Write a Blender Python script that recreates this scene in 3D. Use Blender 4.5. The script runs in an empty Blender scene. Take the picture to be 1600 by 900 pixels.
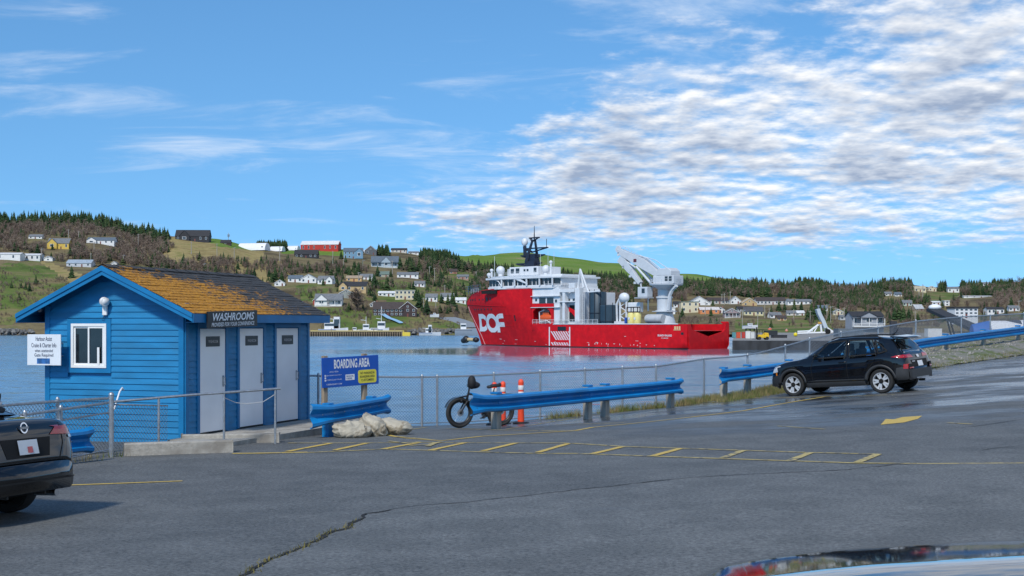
import bpy, bmesh, math, random
import numpy as np
from mathutils import Vector, Matrix, noise as mn
from mathutils.bvhtree import BVHTree
random.seed(7); rng = np.random.default_rng(7)
R = math.radians
S = bpy.context.scene
# ------------------------------------------------------------------ camera
F = 2000.0                     # focal length in photo pixels (1600 wide)
HY = 508.0                     # eye level row
cd = bpy.data.cameras.new('camera'); cam = bpy.data.objects.new('camera', cd)
S.collection.objects.link(cam); S.camera = cam
cd.sensor_width = 36; cd.lens = 36*F/1600; cd.shift_y = (HY-450)/1600
cd.clip_start = .1; cd.clip_end = 20000
cam.location = (0, 0, 0); cam.rotation_euler = (R(90), 0, 0)
# ------------------------------------------------------------------ sky and sun
SUN_AZ = Vector((-.36, -.93, 0)).normalized(); SUN_EL = R(46)
SUN_DIR = Vector((SUN_AZ.x*math.cos(SUN_EL), SUN_AZ.y*math.cos(SUN_EL), math.sin(SUN_EL)))
W = bpy.data.worlds.new('World'); S.world = W; W.use_nodes = True
nt = W.node_tree; nt.nodes.clear()
def N(tree, typ, **kw):
    n = tree.nodes.new(typ)
    for k, v in kw.items():
        if k.startswith('i_'):
            n.inputs[int(k[2:])].default_value = v
        else: setattr(n, k, v)
    return n
def math_node(tree, op, a, b=None, c=None, clamp=False):
    n = tree.nodes.new('ShaderNodeMath'); n.operation = op; n.use_clamp = clamp
    for i, x in enumerate((a, b, c)):
        if x is None: continue
        if isinstance(x, (int, float)): n.inputs[i].default_value = x
        else: tree.links.new(x, n.inputs[i])
    return n.outputs[0]
def sky_world():
    L = nt.links.new
    M = lambda op, a, b=None, c=None, clamp=False: math_node(nt, op, a, b, c, clamp)
    sky = N(nt, 'ShaderNodeTexSky', sky_type='NISHITA', sun_disc=False, sun_elevation=SUN_EL,
            sun_rotation=math.atan2(SUN_AZ.x, SUN_AZ.y), altitude=0, air_density=1.0, dust_density=0.3, ozone_density=2.0)
    tc = N(nt, 'ShaderNodeTexCoord'); sp = N(nt, 'ShaderNodeSeparateXYZ'); L(tc.outputs['Generated'], sp.inputs[0])
    x, y, z = sp.outputs
    sv = N(nt, 'ShaderNodeCombineXYZ'); L(x, sv.inputs[0]); L(y, sv.inputs[1]); L(M('MULTIPLY_ADD', M('MAXIMUM', z, 0.0), .8, .15), sv.inputs[2])
    nv = N(nt, 'ShaderNodeVectorMath', operation='NORMALIZE'); L(sv.outputs[0], nv.inputs[0]); L(nv.outputs[0], sky.inputs[0])
    zz = M('ADD', M('MAXIMUM', z, 0.0), 0.15)
    X = M('DIVIDE', x, zz); Y = M('DIVIDE', y, zz)
    def vec(a, b, c=0.0):
        cb = N(nt, 'ShaderNodeCombineXYZ'); 
        for i, q in enumerate((a, b, c)):
            if isinstance(q, (int, float)): cb.inputs[i].default_value = q
            else: L(q, cb.inputs[i])
        return cb.outputs[0]
    def nz(v, scale, detail=5, rough=.55, dist=0.0):
        n = N(nt, 'ShaderNodeTexNoise'); n.inputs['Scale'].default_value = scale; n.inputs['Detail'].default_value = detail
        n.inputs['Roughness'].default_value = rough; n.inputs['Distortion'].default_value = dist; L(v, n.inputs['Vector']); return n.outputs['Fac']
    def ss(v, a, b):
        m = N(nt, 'ShaderNodeMapRange', interpolation_type='SMOOTHSTEP'); L(v, m.inputs[0]); m.inputs[1].default_value = a; m.inputs[2].default_value = b; return m.outputs[0]
    p = vec(X, Y); 
    # altocumulus bank: fills the sky to the right of a ragged diagonal edge
    big = nz(p, .9, 3, .5)
    edge = M('ADD', M('MULTIPLY_ADD', M('ABSOLUTE', Y), .47, X), M('MULTIPLY', M('SUBTRACT', big, .5), 1.1))
    bank = M('MULTIPLY', ss(edge, 1.05, 2.15), M('ADD', M('MULTIPLY', ss(z, .025, .09), .85), .15))
    sx, sy = 1.0, 1.0
    def cp(dx, dy, zc): return vec(M('MULTIPLY_ADD', X, sx, dx), M('MULTIPLY_ADD', Y, sy, dy), zc)
    p2 = cp(0, 0, 3.7); off = .06
    p2s = cp(SUN_AZ.x*off*.6, SUN_AZ.y*off, 3.7)
    def dens_of(v, det):
        a = nz(v, 8.0, det, .55, .08); b = nz(v, 1.9, 3, .5, .2); c = nz(v, 19, max(2, det-3), .6, .05)
        return M('ADD', M('ADD', M('MULTIPLY', a, .50), M('MULTIPLY', b, .36)), M('MULTIPLY', c, .22)), b
    d1, mid = dens_of(p2, 7); d2, _ = dens_of(p2s, 4)
    thr = M('SUBTRACT', .80, M('MULTIPLY', bank, .40))
    body = M('SUBTRACT', d1, thr)
    cov = ss(body, -.06, .20)
    lit = M('ADD', .70, M('MULTIPLY', M('SUBTRACT', d1, d2), 4.0))
    lit = M('SUBTRACT', lit, M('MULTIPLY', ss(body, .07, .30), .55))
    lit = M('SUBTRACT', lit, M('MULTIPLY', M('SUBTRACT', mid, .5), 1.1))
    lit = M('SUBTRACT', lit, M('MULTIPLY', ss(z, .20, .06), .12), clamp=True)
    # thin streaks on the left
    p3 = vec(M('MULTIPLY', X, 1.3), M('MULTIPLY', Y, 2.6), 11.3)
    st = nz(p3, 1.5, 7, .62, .5)
    st2 = nz(vec(M('MULTIPLY', X, .8), M('MULTIPLY', Y, 1.2), 5.1), 1.0, 2, .5)
    wis = M('MULTIPLY', ss(M('ADD', M('MULTIPLY', st, .7), M('MULTIPLY', st2, .45)), .58, .84), .75)
    haze_ = M('MULTIPLY', wis, ss(z, .03, .10))
    cov = M('MULTIPLY', cov, ss(z, .012, .06))
    ramp = N(nt, 'ShaderNodeValToRGB'); L(lit, ramp.inputs[0])
    e = ramp.color_ramp.elements
    e[0].position = 0.0; e[0].color = (.31, .39, .54, 1); e[1].position = 1.0; e[1].color = (.97, .97, .97, 1)
    q = e.new(.5); q.color = (.60, .66, .76, 1)
    sc = N(nt, 'ShaderNodeVectorMath', operation='SCALE'); L(ramp.outputs[0], sc.inputs[0]); sc.inputs['Scale'].default_value = 6.0
    hs = N(nt, 'ShaderNodeHueSaturation'); hs.inputs['Saturation'].default_value = 1.12; hs.inputs['Value'].default_value = .9
    L(sky.outputs[0], hs.inputs['Color'])
    tint = N(nt, 'ShaderNodeMix', data_type='RGBA', blend_type='MULTIPLY'); tint.inputs[0].default_value = 1; L(hs.outputs[0], tint.inputs[6]); tint.inputs[7].default_value = (.64, .90, 1.0, 1)
    m0 = N(nt, 'ShaderNodeMix', data_type='RGBA'); L(haze_, m0.inputs[0]); L(tint.outputs[2], m0.inputs[6]); m0.inputs[7].default_value = (4.4, 4.9, 5.6, 1)
    mx = N(nt, 'ShaderNodeMix', data_type='RGBA'); L(cov, mx.inputs[0]); L(m0.outputs[2], mx.inputs[6]); L(sc.outputs[0], mx.inputs[7])
    bg = N(nt, 'ShaderNodeBackground'); bg.inputs['Strength'].default_value = .145; L(mx.outputs[2], bg.inputs['Color'])
    out = N(nt, 'ShaderNodeOutputWorld'); L(bg.outputs[0], out.inputs[0])
sky_world()
sl = bpy.data.lights.new('sun', 'SUN'); sl.energy = 2.6; sl.angle = R(6.0); sl.color = (1, .95, .87)
so = bpy.data.objects.new('sun', sl); S.collection.objects.link(so)
so.rotation_euler = SUN_DIR.to_track_quat('Z', 'Y').to_euler(); so.location = SUN_DIR*60
vs = S.view_settings; vs.view_transform = 'Standard'; vs.look = 'None'; vs.exposure = 0.35; vs.gamma = 1.0; vs.use_curve_mapping = False
S.cycles.max_bounces = 8; S.cycles.transparent_max_bounces = 12; S.cycles.caustics_reflective = False; S.cycles.caustics_refractive = False
S.cycles.use_denoising = True
# ------------------------------------------------------------------ materials
MATS = {}
def mat(name, col=(.5, .5, .5), rough=.55, metal=0.0, var=.12, scale=4.0, bump=0.0, bscale=30.0, spec=.5, emit=None, coat=0.0, alpha=None, detail=4, stretch=None):
    """procedural paint/stone/metal: base colour varied by noise, optional fine relief"""
    if name in MATS: return MATS[name]
    m = bpy.data.materials.new(name); m.use_nodes = True; t = m.node_tree; b = t.nodes['Principled BSDF']
    tc = t.nodes.new('ShaderNodeTexCoord'); src = tc.outputs['Object']
    if stretch:
        mp = t.nodes.new('ShaderNodeMapping'); mp.inputs['Scale'].default_value = stretch; t.links.new(src, mp.inputs[0]); src = mp.outputs[0]
    nz = t.nodes.new('ShaderNodeTexNoise'); nz.inputs['Scale'].default_value = scale; nz.inputs['Detail'].default_value = detail; t.links.new(src, nz.inputs[0])
    mr = t.nodes.new('ShaderNodeMapRange'); mr.inputs[1].default_value = .3; mr.inputs[2].default_value = .7; t.links.new(nz.outputs[0], mr.inputs[0])
    mx = t.nodes.new('ShaderNodeMix'); mx.data_type = 'RGBA'; t.links.new(mr.outputs[0], mx.inputs[0])
    mx.inputs[6].default_value = tuple(max(0, c*(1-var)) for c in col)+(1,); mx.inputs[7].default_value = tuple(min(1, c*(1+var)) for c in col)+(1,)
    t.links.new(mx.outputs[2], b.inputs['Base Color'])
    b.inputs['Roughness'].default_value = rough; b.inputs['Metallic'].default_value = metal; b.inputs['Specular IOR Level'].default_value = spec
    b.inputs['Coat Weight'].default_value = coat; b.inputs['Coat Roughness'].default_value = .04
    if bump:
        n2 = t.nodes.new('ShaderNodeTexNoise'); n2.inputs['Scale'].default_value = bscale; n2.inputs['Detail'].default_value = 4; t.links.new(src, n2.inputs[0])
        bp = t.nodes.new('ShaderNodeBump'); bp.inputs['Strength'].default_value = bump; bp.inputs['Distance'].default_value = .02
        t.links.new(n2.outputs[0], bp.inputs['Height']); t.links.new(bp.outputs[0], b.inputs['Normal'])
    if emit: b.inputs['Emission Color'].default_value = tuple(emit)+(1,); b.inputs['Emission Strength'].default_value = 1
    MATS[name] = m; return m
def two_tone(name, c1, c2, scale, lo, hi, rough=.6, bump=.0, bscale=40, c3=None, s3=20, detail=6, stretch=None, r2=None):
    """two colours in procedural patches (lichen, rust, dirt, grass)"""
    if name in MATS: return MATS[name]
    m = mat(name, c1, rough, var=.18, scale=s3, bump=bump, bscale=bscale, stretch=stretch); t = m.node_tree; b = t.nodes['Principled BSDF']
    src = b.inputs['Base Color'].links[0].from_socket
    tc = t.nodes.new('ShaderNodeTexCoord'); nz = t.nodes.new('ShaderNodeTexNoise'); nz.inputs['Scale'].default_value = scale; nz.inputs['Detail'].default_value = detail
    nz.inputs['Roughness'].default_value = .62
    mp = t.nodes.new('ShaderNodeMapping'); t.links.new(tc.outputs['Object'], mp.inputs[0]); t.links.new(mp.outputs[0], nz.inputs[0])
    if stretch: mp.inputs['Scale'].default_value = stretch
    mr = t.nodes.new('ShaderNodeMapRange'); mr.interpolation_type = 'SMOOTHSTEP'; mr.inputs[1].default_value = lo; mr.inputs[2].default_value = hi; t.links.new(nz.outputs[0], mr.inputs[0])
    mx = t.nodes.new('ShaderNodeMix'); mx.data_type = 'RGBA'; t.links.new(mr.outputs[0], mx.inputs[0]); t.links.new(src, mx.inputs[6]); mx.inputs[7].default_value = tuple(c2)+(1,)
    if c3:
        n3 = t.nodes.new('ShaderNodeTexNoise'); n3.inputs['Scale'].default_value = s3; n3.inputs['Detail'].default_value = 3; t.links.new(mp.outputs[0], n3.inputs[0])
        m3 = t.nodes.new('ShaderNodeMix'); m3.data_type = 'RGBA'; m3r = t.nodes.new('ShaderNodeMapRange'); m3r.inputs[1].default_value = .4; m3r.inputs[2].default_value = .6
        t.links.new(n3.outputs[0], m3r.inputs[0]); t.links.new(m3r.outputs[0], m3.inputs[0]); m3.inputs[6].default_value = tuple(c2)+(1,); m3.inputs[7].default_value = tuple(c3)+(1,)
        t.links.new(m3.outputs[2], mx.inputs[7])
    t.links.new(mx.outputs[2], b.inputs['Base Color'])
    return m
def glass(name, tint=(.75, .85, .85), rough=.02, mixf=.55, dark=(.02, .025, .03)):
    if name in MATS: return MATS[name]
    m = bpy.data.materials.new(name); m.use_nodes = True; t = m.node_tree; t.nodes.clear()
    o = t.nodes.new('ShaderNodeOutputMaterial'); g = t.nodes.new('ShaderNodeBsdfGlossy'); g.inputs['Roughness'].default_value = rough
    tr = t.nodes.new('ShaderNodeBsdfTransparent'); tr.inputs[0].default_value = tuple(tint)+(1,)
    fr = t.nodes.new('ShaderNodeFresnel'); fr.inputs[0].default_value = 1.52
    nz = t.nodes.new('ShaderNodeTexNoise'); nz.inputs['Scale'].default_value = 2; 
    ad = t.nodes.new('ShaderNodeMath'); ad.operation = 'MULTIPLY_ADD'; t.links.new(nz.outputs[0], ad.inputs[0]); ad.inputs[1].default_value = .04; t.links.new(fr.outputs[0], ad.inputs[2])
    mx = t.nodes.new('ShaderNodeMixShader'); t.links.new(ad.outputs[0], mx.inputs[0]); t.links.new(tr.outputs[0], mx.inputs[1]); t.links.new(g.outputs[0], mx.inputs[2])
    t.links.new(mx.outputs[0], o.inputs[0]); MATS[name] = m; return m
# ------------------------------------------------------------------ mesh helpers
class MB:
    def __init__(s): s.v = []; s.f = []; s.m = []; s.mi = 0
    def add(s, vs, fs):
        o = len(s.v); s.v.extend([tuple(p) for p in vs]); s.f.extend([tuple(i+o for i in f) for f in fs]); s.m.extend([s.mi]*len(fs)); return s
    def box(s, c, d, M=None, rz=0.0):
        x, y, z = d[0]/2, d[1]/2, d[2]/2; c = Vector(c)
        Q = Matrix.Rotation(rz, 3, 'Z') if rz else None
        if M is not None: Q = M
        P = [Vector((a, b, e)) for e in (-z, z) for a, b in ((-x, -y), (x, -y), (x, y), (-x, y))]
        if Q is not None: P = [Q @ p for p in P]
        return s.add([p+c for p in P], [(3, 2, 1, 0), (4, 5, 6, 7), (0, 1, 5, 4), (1, 2, 6, 5), (2, 3, 7, 6), (3, 0, 4, 7)])
    def b2(s, a, b): return s.box([(a[i]+b[i])/2 for i in range(3)], [abs(b[i]-a[i]) for i in range(3)])
    def quad(s, *p): return s.add(p, [tuple(range(len(p)))])
    def prism(s, poly, axis, a, b):
        """extrude a 2d polygon along axis ('x','y','z') from a to b"""
        n = len(poly); mk = {'x': lambda p, t: (t, p[0], p[1]), 'y': lambda p, t: (p[0], t, p[1]), 'z': lambda p, t: (p[0], p[1], t)}[axis]
        vs = [mk(p, a) for p in poly]+[mk(p, b) for p in poly]
        fs = [(i, (i+1) % n, n+(i+1) % n, n+i) for i in range(n)]+[tuple(range(n-1, -1, -1)), tuple(range(n, 2*n))]
        return s.add(vs, fs)
    def tube(s, pts, r, n=6, cap=True):
        pts = [Vector(p) for p in pts]; rs = r if isinstance(r, (list, tuple)) else [r]*len(pts); vs = []; fs = []
        up = None
        for i, p in enumerate(pts):
            d = (pts[min(i+1, len(pts)-1)]-pts[max(i-1, 0)]).normalized()
            if up is None:
                up = Vector((0, 0, 1)) if abs(d.z) < .95 else Vector((1, 0, 0))
            a = d.cross(up)
            if a.length < 1e-4: a = d.cross(Vector((1, .3, 0)))
            a.normalize(); b = d.cross(a).normalized(); up = -b if False else up
            for k in range(n):
                t = 2*math.pi*(k+.5)/n; vs.append(p+(a*math.cos(t)+b*math.sin(t))*rs[i])
        for i in range(len(pts)-1):
            for k in range(n):
                fs.append((i*n+k, i*n+(k+1) % n, (i+1)*n+(k+1) % n, (i+1)*n+k))
        if cap: fs.append(tuple(range(n-1, -1, -1))); fs.append(tuple((len(pts)-1)*n+k for k in range(n)))
        return s.add(vs, fs)
    def cyl(s, a, b, r, r2=None, n=12): return s.tube([a, b], [r, r if r2 is None else r2], n)
    def lathe(s, prof, c=(0, 0, 0), n=16, M=None, cap=True):
        """profile of (r, z) around local z"""
        c = Vector(c); vs = []; fs = []
        for r, z in prof:
            for k in range(n):
                t = 2*math.pi*k/n; p = Vector((r*math.cos(t), r*math.sin(t), z)); p = M @ p if M is not None else p; vs.append(p+c)
        for i in range(len(prof)-1):
            for k in range(n): fs.append((i*n+k, i*n+(k+1) % n, (i+1)*n+(k+1) % n, (i+1)*n+k))
        if cap and prof[0][0] > 1e-5: fs.append(tuple(range(n-1, -1, -1)))
        if cap and prof[-1][0] > 1e-5: fs.append(tuple((len(prof)-1)*n+k for k in range(n)))
        return s.add(vs, fs)
    def ball(s, c, r, n=10, m=6):
        rr = r if isinstance(r, (list, tuple)) else (r, r, r)
        pr = [(math.sin(math.pi*i/m), -math.cos(math.pi*i/m)) for i in range(m+1)]
        return s.lathe([(max(a, 1e-6), b) for a, b in pr], c, n, Matrix.Diagonal(rr))
    def grid(s, P):
        """P[i][j] points"""
        a, b = len(P), len(P[0]); vs = [p for row in P for p in row]
        return s.add(vs, [(i*b+j, i*b+j+1, (i+1)*b+j+1, (i+1)*b+j) for i in range(a-1) for j in range(b-1)])
    def mesh(s, name, mats, smooth=False, sharp=None):
        me = bpy.data.meshes.new(name); me.from_pydata(s.v, [], s.f)
        for m in (mats if isinstance(mats, (list, tuple)) else [mats]): me.materials.append(m)
        if any(s.m): me.polygons.foreach_set('material_index', s.m)
        if smooth:
            me.polygons.foreach_set('use_smooth', [True]*len(s.f))
            if sharp: me.set_sharp_from_angle(angle=R(sharp))
        me.update(); return me
    def build(s, name, mats, parent=None, smooth=False, sharp=None, bevel=0, **kw):
        return ob(name, s.mesh(name, mats, smooth, sharp), parent, bevel=bevel, **kw)
def tag(o, label=None, cat=None, group=None, kind=None):
    if label: o['label'] = label
    if cat: o['category'] = cat
    if group: o['group'] = group
    if kind: o['kind'] = kind
    return o
def ob(name, me, parent=None, loc=None, rot=None, M=None, bevel=0, **kw):
    o = bpy.data.objects.new(name, me); S.collection.objects.link(o)
    if parent is not None: o.parent = parent
    if M is not None: o.matrix_local = M
    if loc is not None: o.location = loc
    if rot is not None: o.rotation_euler = rot
    if bevel:
        b = o.modifiers.new('bevel', 'BEVEL'); b.width = bevel; b.segments = 2; b.limit_method = 'ANGLE'; b.angle_limit = R(40)
    return tag(o, **kw)
def thing(name, label, cat, loc=(0, 0, 0), rz=0.0, group=None, M=None):
    o = bpy.data.objects.new(name, None); S.collection.objects.link(o); o.empty_display_size = .2
    if M is not None: o.matrix_world = M
    else: o.location = loc; o.rotation_euler = (0, 0, rz)
    return tag(o, label, cat, group)
def children(o): return [c for c in S.collection.objects if c.parent == o]
def frame(o, x, y, z=None):
    """4x4 with origin o and axes x,y"""
    x = Vector(x).normalized(); z = x.cross(Vector(y)).normalized(); y = z.cross(x); M = Matrix.Identity(4)
    for i in range(3): M[i][0] = x[i]; M[i][1] = y[i]; M[i][2] = z[i]; M[i][3] = o[i]
    return M
def P(px, py, d): return Vector(((px-800)/F*d, d, (HY-py)/F*d))
# lettering is generated first, while the scene is still small
def letters(txt, w=None, h=None, bold=0.0, shear=0.0, extrude=.002, align='CENTER', space=1.0):
    cu = bpy.data.curves.new('lettering', 'FONT'); cu.body = txt; cu.offset = bold; cu.shear = shear; cu.extrude = 0; cu.align_x = 'LEFT'; cu.resolution_u = 3; cu.space_character = space
    o = bpy.data.objects.new('lettering', cu); S.collection.objects.link(o)
    dg = bpy.context.evaluated_depsgraph_get(); me = bpy.data.meshes.new_from_object(o.evaluated_get(dg)); bpy.data.objects.remove(o)
    co = np.empty(len(me.vertices)*3); me.vertices.foreach_get('co', co); co = co.reshape(-1, 3)
    mn_, mx_ = co.min(0), co.max(0); sz = mx_-mn_
    sx = (w/sz[0]) if w else None; sy = (h/sz[1]) if h else None
    sx = sx or sy; sy = sy or sx
    co[:, 0] = (co[:, 0]-(mn_[0]+mx_[0])/2)*sx; co[:, 1] = (co[:, 1]-(mn_[1]+mx_[1])/2)*sy; co[:, 2] = extrude
    me.vertices.foreach_set('co', co.ravel()); me.update(); return me
TXT = {}
def prep():
    T = letters
    TXT['wash'] = T('WASHROOMS', 1.55, .15, bold=.02, shear=.25)
    TXT['wash2'] = T('PROVIDED FOR YOUR CONVENIENCE', 1.6, .075, bold=.015, shear=.25)
    for i in range(3): TXT['door%d' % i] = T('WASHROOM', .34, .06, bold=.012)
    TXT['board'] = T('BOARDING AREA', 1.0, .2, bold=.03)
    TXT['b1'] = T('SOCIAL MEDIA', .24, .03); TXT['b2'] = T('@ICEBERGQUEST', .42, .025); TXT['b3'] = T('ICEBERGQUESTTOURS', .42, .03); TXT['b4'] = T('ICEBERGQUEST.COM', .42, .035, bold=.01)
    TXT['b5'] = T('BOOK\nHERE', .2, .085, bold=.01)
    TXT['y1'] = T('NO PARKING IN', .40, .05, bold=.01); TXT['y2'] = T('BOARDING AREA', .42, .05, bold=.01); TXT['y3'] = T('CUSTOMERS', .36, .05, bold=.01)
    TXT['s1'] = T('Harbour Assist', .38, .085, bold=.01); TXT['s2'] = T('Cruise & Charter Info', .58, .085, bold=.01)
    TXT['s3'] = T('when unattended', .42, .06, bold=.01); TXT['s4'] = T('Gate Required', .44, .085, bold=.01)
    TXT['ship'] = T('SKANDI VINLAND', 4.6, .5, bold=.03); TXT['ship2'] = T("ST. JOHN'S", 2.2, .35, bold=.02)
prep()
# ------------------------------------------------------------------ parking lot ground
FENCE = [(483, 587, 31.0), (681, 590, 31.6), (844, 582, 33.0), (1025, 573, 35.2), (1100, 561, 37.2), (1168, 556, 39.5), (1226, 541, 41.6), (1265, 530, 43.0), (1314, 520, 45), (1372, 512, 47.6), (1431, 502, 50.4), (1502, 495, 54), (1600, 490, 59.5), (1700, 486, 65), (1850, 480, 74)]
FP = [P(*f) for f in FENCE]
CP = [(0, 0, -1.70), (-7, 0, -1.75), (7, 0, -1.6), (0, 8, -1.76), (7, 8, -1.68), (-8, 8, -1.95), (14, 8, -1.5), (0, -10, -1.6), (10, -10, -1.5), (-10, -10, -1.7),
      (-5.4, 14.6, -2.12), (-8, 20, -2.2), (-6.2, 24.0, -2.22), (-4, 25, -2.22), (-2.6, 24, -2.2), (-.4, 27.8, -2.26), (4.2, 34.2, -2.13), (7.85, 36.1, -2.0), (9.9, 34.2, -1.83), (10.95, 35.3, -1.75),
      (6.2, 36.8, -2.1), (12.8, 42.6, -1.45), (16.5, 44, -1.28), (20.2, 50.5, -1.18), (17, 30, -1.3), (14, 20, -1.5), (28, 50, -.8), (26, 30, -1.0), (22, 8, -1.2), (-11, 27, -2.3), (-14, 14, -2.2), (-12, 20, -2.3)] + \
     [(p.x, p.y, p.z-1.2-.02) for p in FP]
_c = np.array(CP)
def _phi(r): return np.where(r > 1e-9, r*r*np.log(np.maximum(r, 1e-9)), 0.0)
def _fit():
    n = len(_c); K = _phi(np.hypot(_c[:, None, 0]-_c[None, :, 0], _c[:, None, 1]-_c[None, :, 1])) + np.eye(n)*6.0
    A = np.zeros((n+3, n+3)); A[:n, :n] = K; A[:n, n] = 1; A[:n, n+1:] = _c[:, :2]; A[n, :n] = 1; A[n+1:, :n] = _c[:, :2].T
    return np.linalg.solve(A, np.concatenate([_c[:, 2], np.zeros(3)]))
_w = _fit()
def gz(x, y):
    r = np.hypot(_c[:, 0]-x, _c[:, 1]-y); return float((_w[:-3]*_phi(r)).sum() + _w[-3] + _w[-2]*x + _w[-1]*y)
def G(px, py, lift=0.0):
    """where the pixel's ray meets the lot"""
    a, b = 3.0, 80.0; kx = (px-800)/F; kz = (HY-py)/F
    prev = a
    for i in range(400):
        d = a+(b-a)*i/400
        if kz*d < gz(kx*d, d): break
        prev = d
    lo, hi = prev, d
    for i in range(25):
        m = (lo+hi)/2
        if kz*m < gz(kx*m, m): hi = m
        else: lo = m
    return Vector((kx*lo, lo, gz(kx*lo, lo)+lift))
WATER = -6.0
def asphalt(tone=(1, 1, 1, 1), name='worn wet asphalt'):
    m = bpy.data.materials.new(name); m.use_nodes = True; t = m.node_tree; b = t.nodes['Principled BSDF']; L = t.links.new
    tc = t.nodes.new('ShaderNodeTexCoord'); o = tc.outputs['Object']
    def nz(s, d=4, st=None, rough=.55):
        n = t.nodes.new('ShaderNodeTexNoise'); n.inputs['Scale'].default_value = s; n.inputs['Detail'].default_value = d; n.inputs['Roughness'].default_value = rough
        if st:
            mp = t.nodes.new('ShaderNodeMapping'); mp.inputs['Scale'].default_value = st; mp.inputs['Rotation'].default_value = (0, 0, R(-25)); L(o, mp.inputs[0]); L(mp.outputs[0], n.inputs[0])
        else: L(o, n.inputs[0])
        return n.outputs[0]
    def mr(x, a, b_, c=0., d=1.):
        q = t.nodes.new('ShaderNodeMapRange'); q.interpolation_type = 'SMOOTHSTEP'; L(x, q.inputs[0])
        for i, v in enumerate((a, b_, c, d)): q.inputs[i+1].default_value = v
        return q.outputs[0]
    M = lambda op, a, b_=None, c=None: math_node(t, op, a, b_, c)
    fine = nz(26, 7, rough=.85); mid = nz(1.3, 5); big = nz(.22, 4); streak = nz(.55, 6, (.55, 1.1, 1), .6)
    sp = t.nodes.new('ShaderNodeSeparateXYZ'); L(o, sp.inputs[0])
    # wet ground toward the far right corner where water runs down from the road
    wetpos = mr(M('ADD', M('ADD', sp.outputs[1], M('MULTIPLY', sp.outputs[0], .55)), M('MULTIPLY', big, 12.)), 29., 39.)
    wet = M('MULTIPLY', wetpos, mr(streak, .36, .6))
    wet = M('MAXIMUM', wet, M('MULTIPLY', mr(streak, .62, .74), .22))
    mx = t.nodes.new('ShaderNodeMix'); mx.data_type = 'RGBA'; L(mr(mid, .3, .7), mx.inputs[0]); mx.inputs[6].default_value = (.080, .083, .080, 1); mx.inputs[7].default_value = (.112, .115, .111, 1)
    m2 = t.nodes.new('ShaderNodeMix'); m2.data_type = 'RGBA'; m2.blend_type = 'MULTIPLY'; m2.inputs[0].default_value = 1; L(mx.outputs[2], m2.inputs[6])
    gr = t.nodes.new('ShaderNodeValToRGB'); L(fine, gr.inputs[0]); e = gr.color_ramp.elements; e[0].position = .33; e[0].color = (.10, .10, .10, 1); e[1].position = .67; e[1].color = (2.3, 2.3, 2.3, 1)
    L(gr.outputs[0], m2.inputs[7])
    m3 = t.nodes.new('ShaderNodeMix'); m3.data_type = 'RGBA'; m3.blend_type = 'MULTIPLY'; L(M('MULTIPLY', wet, .9), m3.inputs[0]); L(m2.outputs[2], m3.inputs[6]); m3.inputs[7].default_value = (.5, .5, .52, 1)
    m4 = t.nodes.new('ShaderNodeMix'); m4.data_type = 'RGBA'; m4.blend_type = 'MULTIPLY'; L(mr(big, .35, .65), m4.inputs[0]); L(m3.outputs[2], m4.inputs[6]); m4.inputs[7].default_value = (.9, .9, .91, 1)
    m5 = t.nodes.new('ShaderNodeMix'); m5.data_type = 'RGBA'; m5.blend_type = 'MULTIPLY'; m5.inputs[0].default_value = 1; L(m4.outputs[2], m5.inputs[6]); m5.inputs[7].default_value = tone
    L(m5.outputs[2], b.inputs['Base Color'])
    L(M('SUBTRACT', .72, M('MULTIPLY', wet, .56)), b.inputs['Roughness'])
    b.inputs['Specular IOR Level'].default_value = .5
    bp = t.nodes.new('ShaderNodeBump'); bp.inputs['Distance'].default_value = .012; L(M('SUBTRACT', .8, M('MULTIPLY', wet, .72)), bp.inputs['Strength'])
    L(fine, bp.inputs['Height']); L(bp.outputs[0], b.inputs['Normal'])
    return m
ASPH = asphalt()
ASPH2 = asphalt((1.12, 1.12, 1.12, 1), 'newer asphalt slab')
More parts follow.
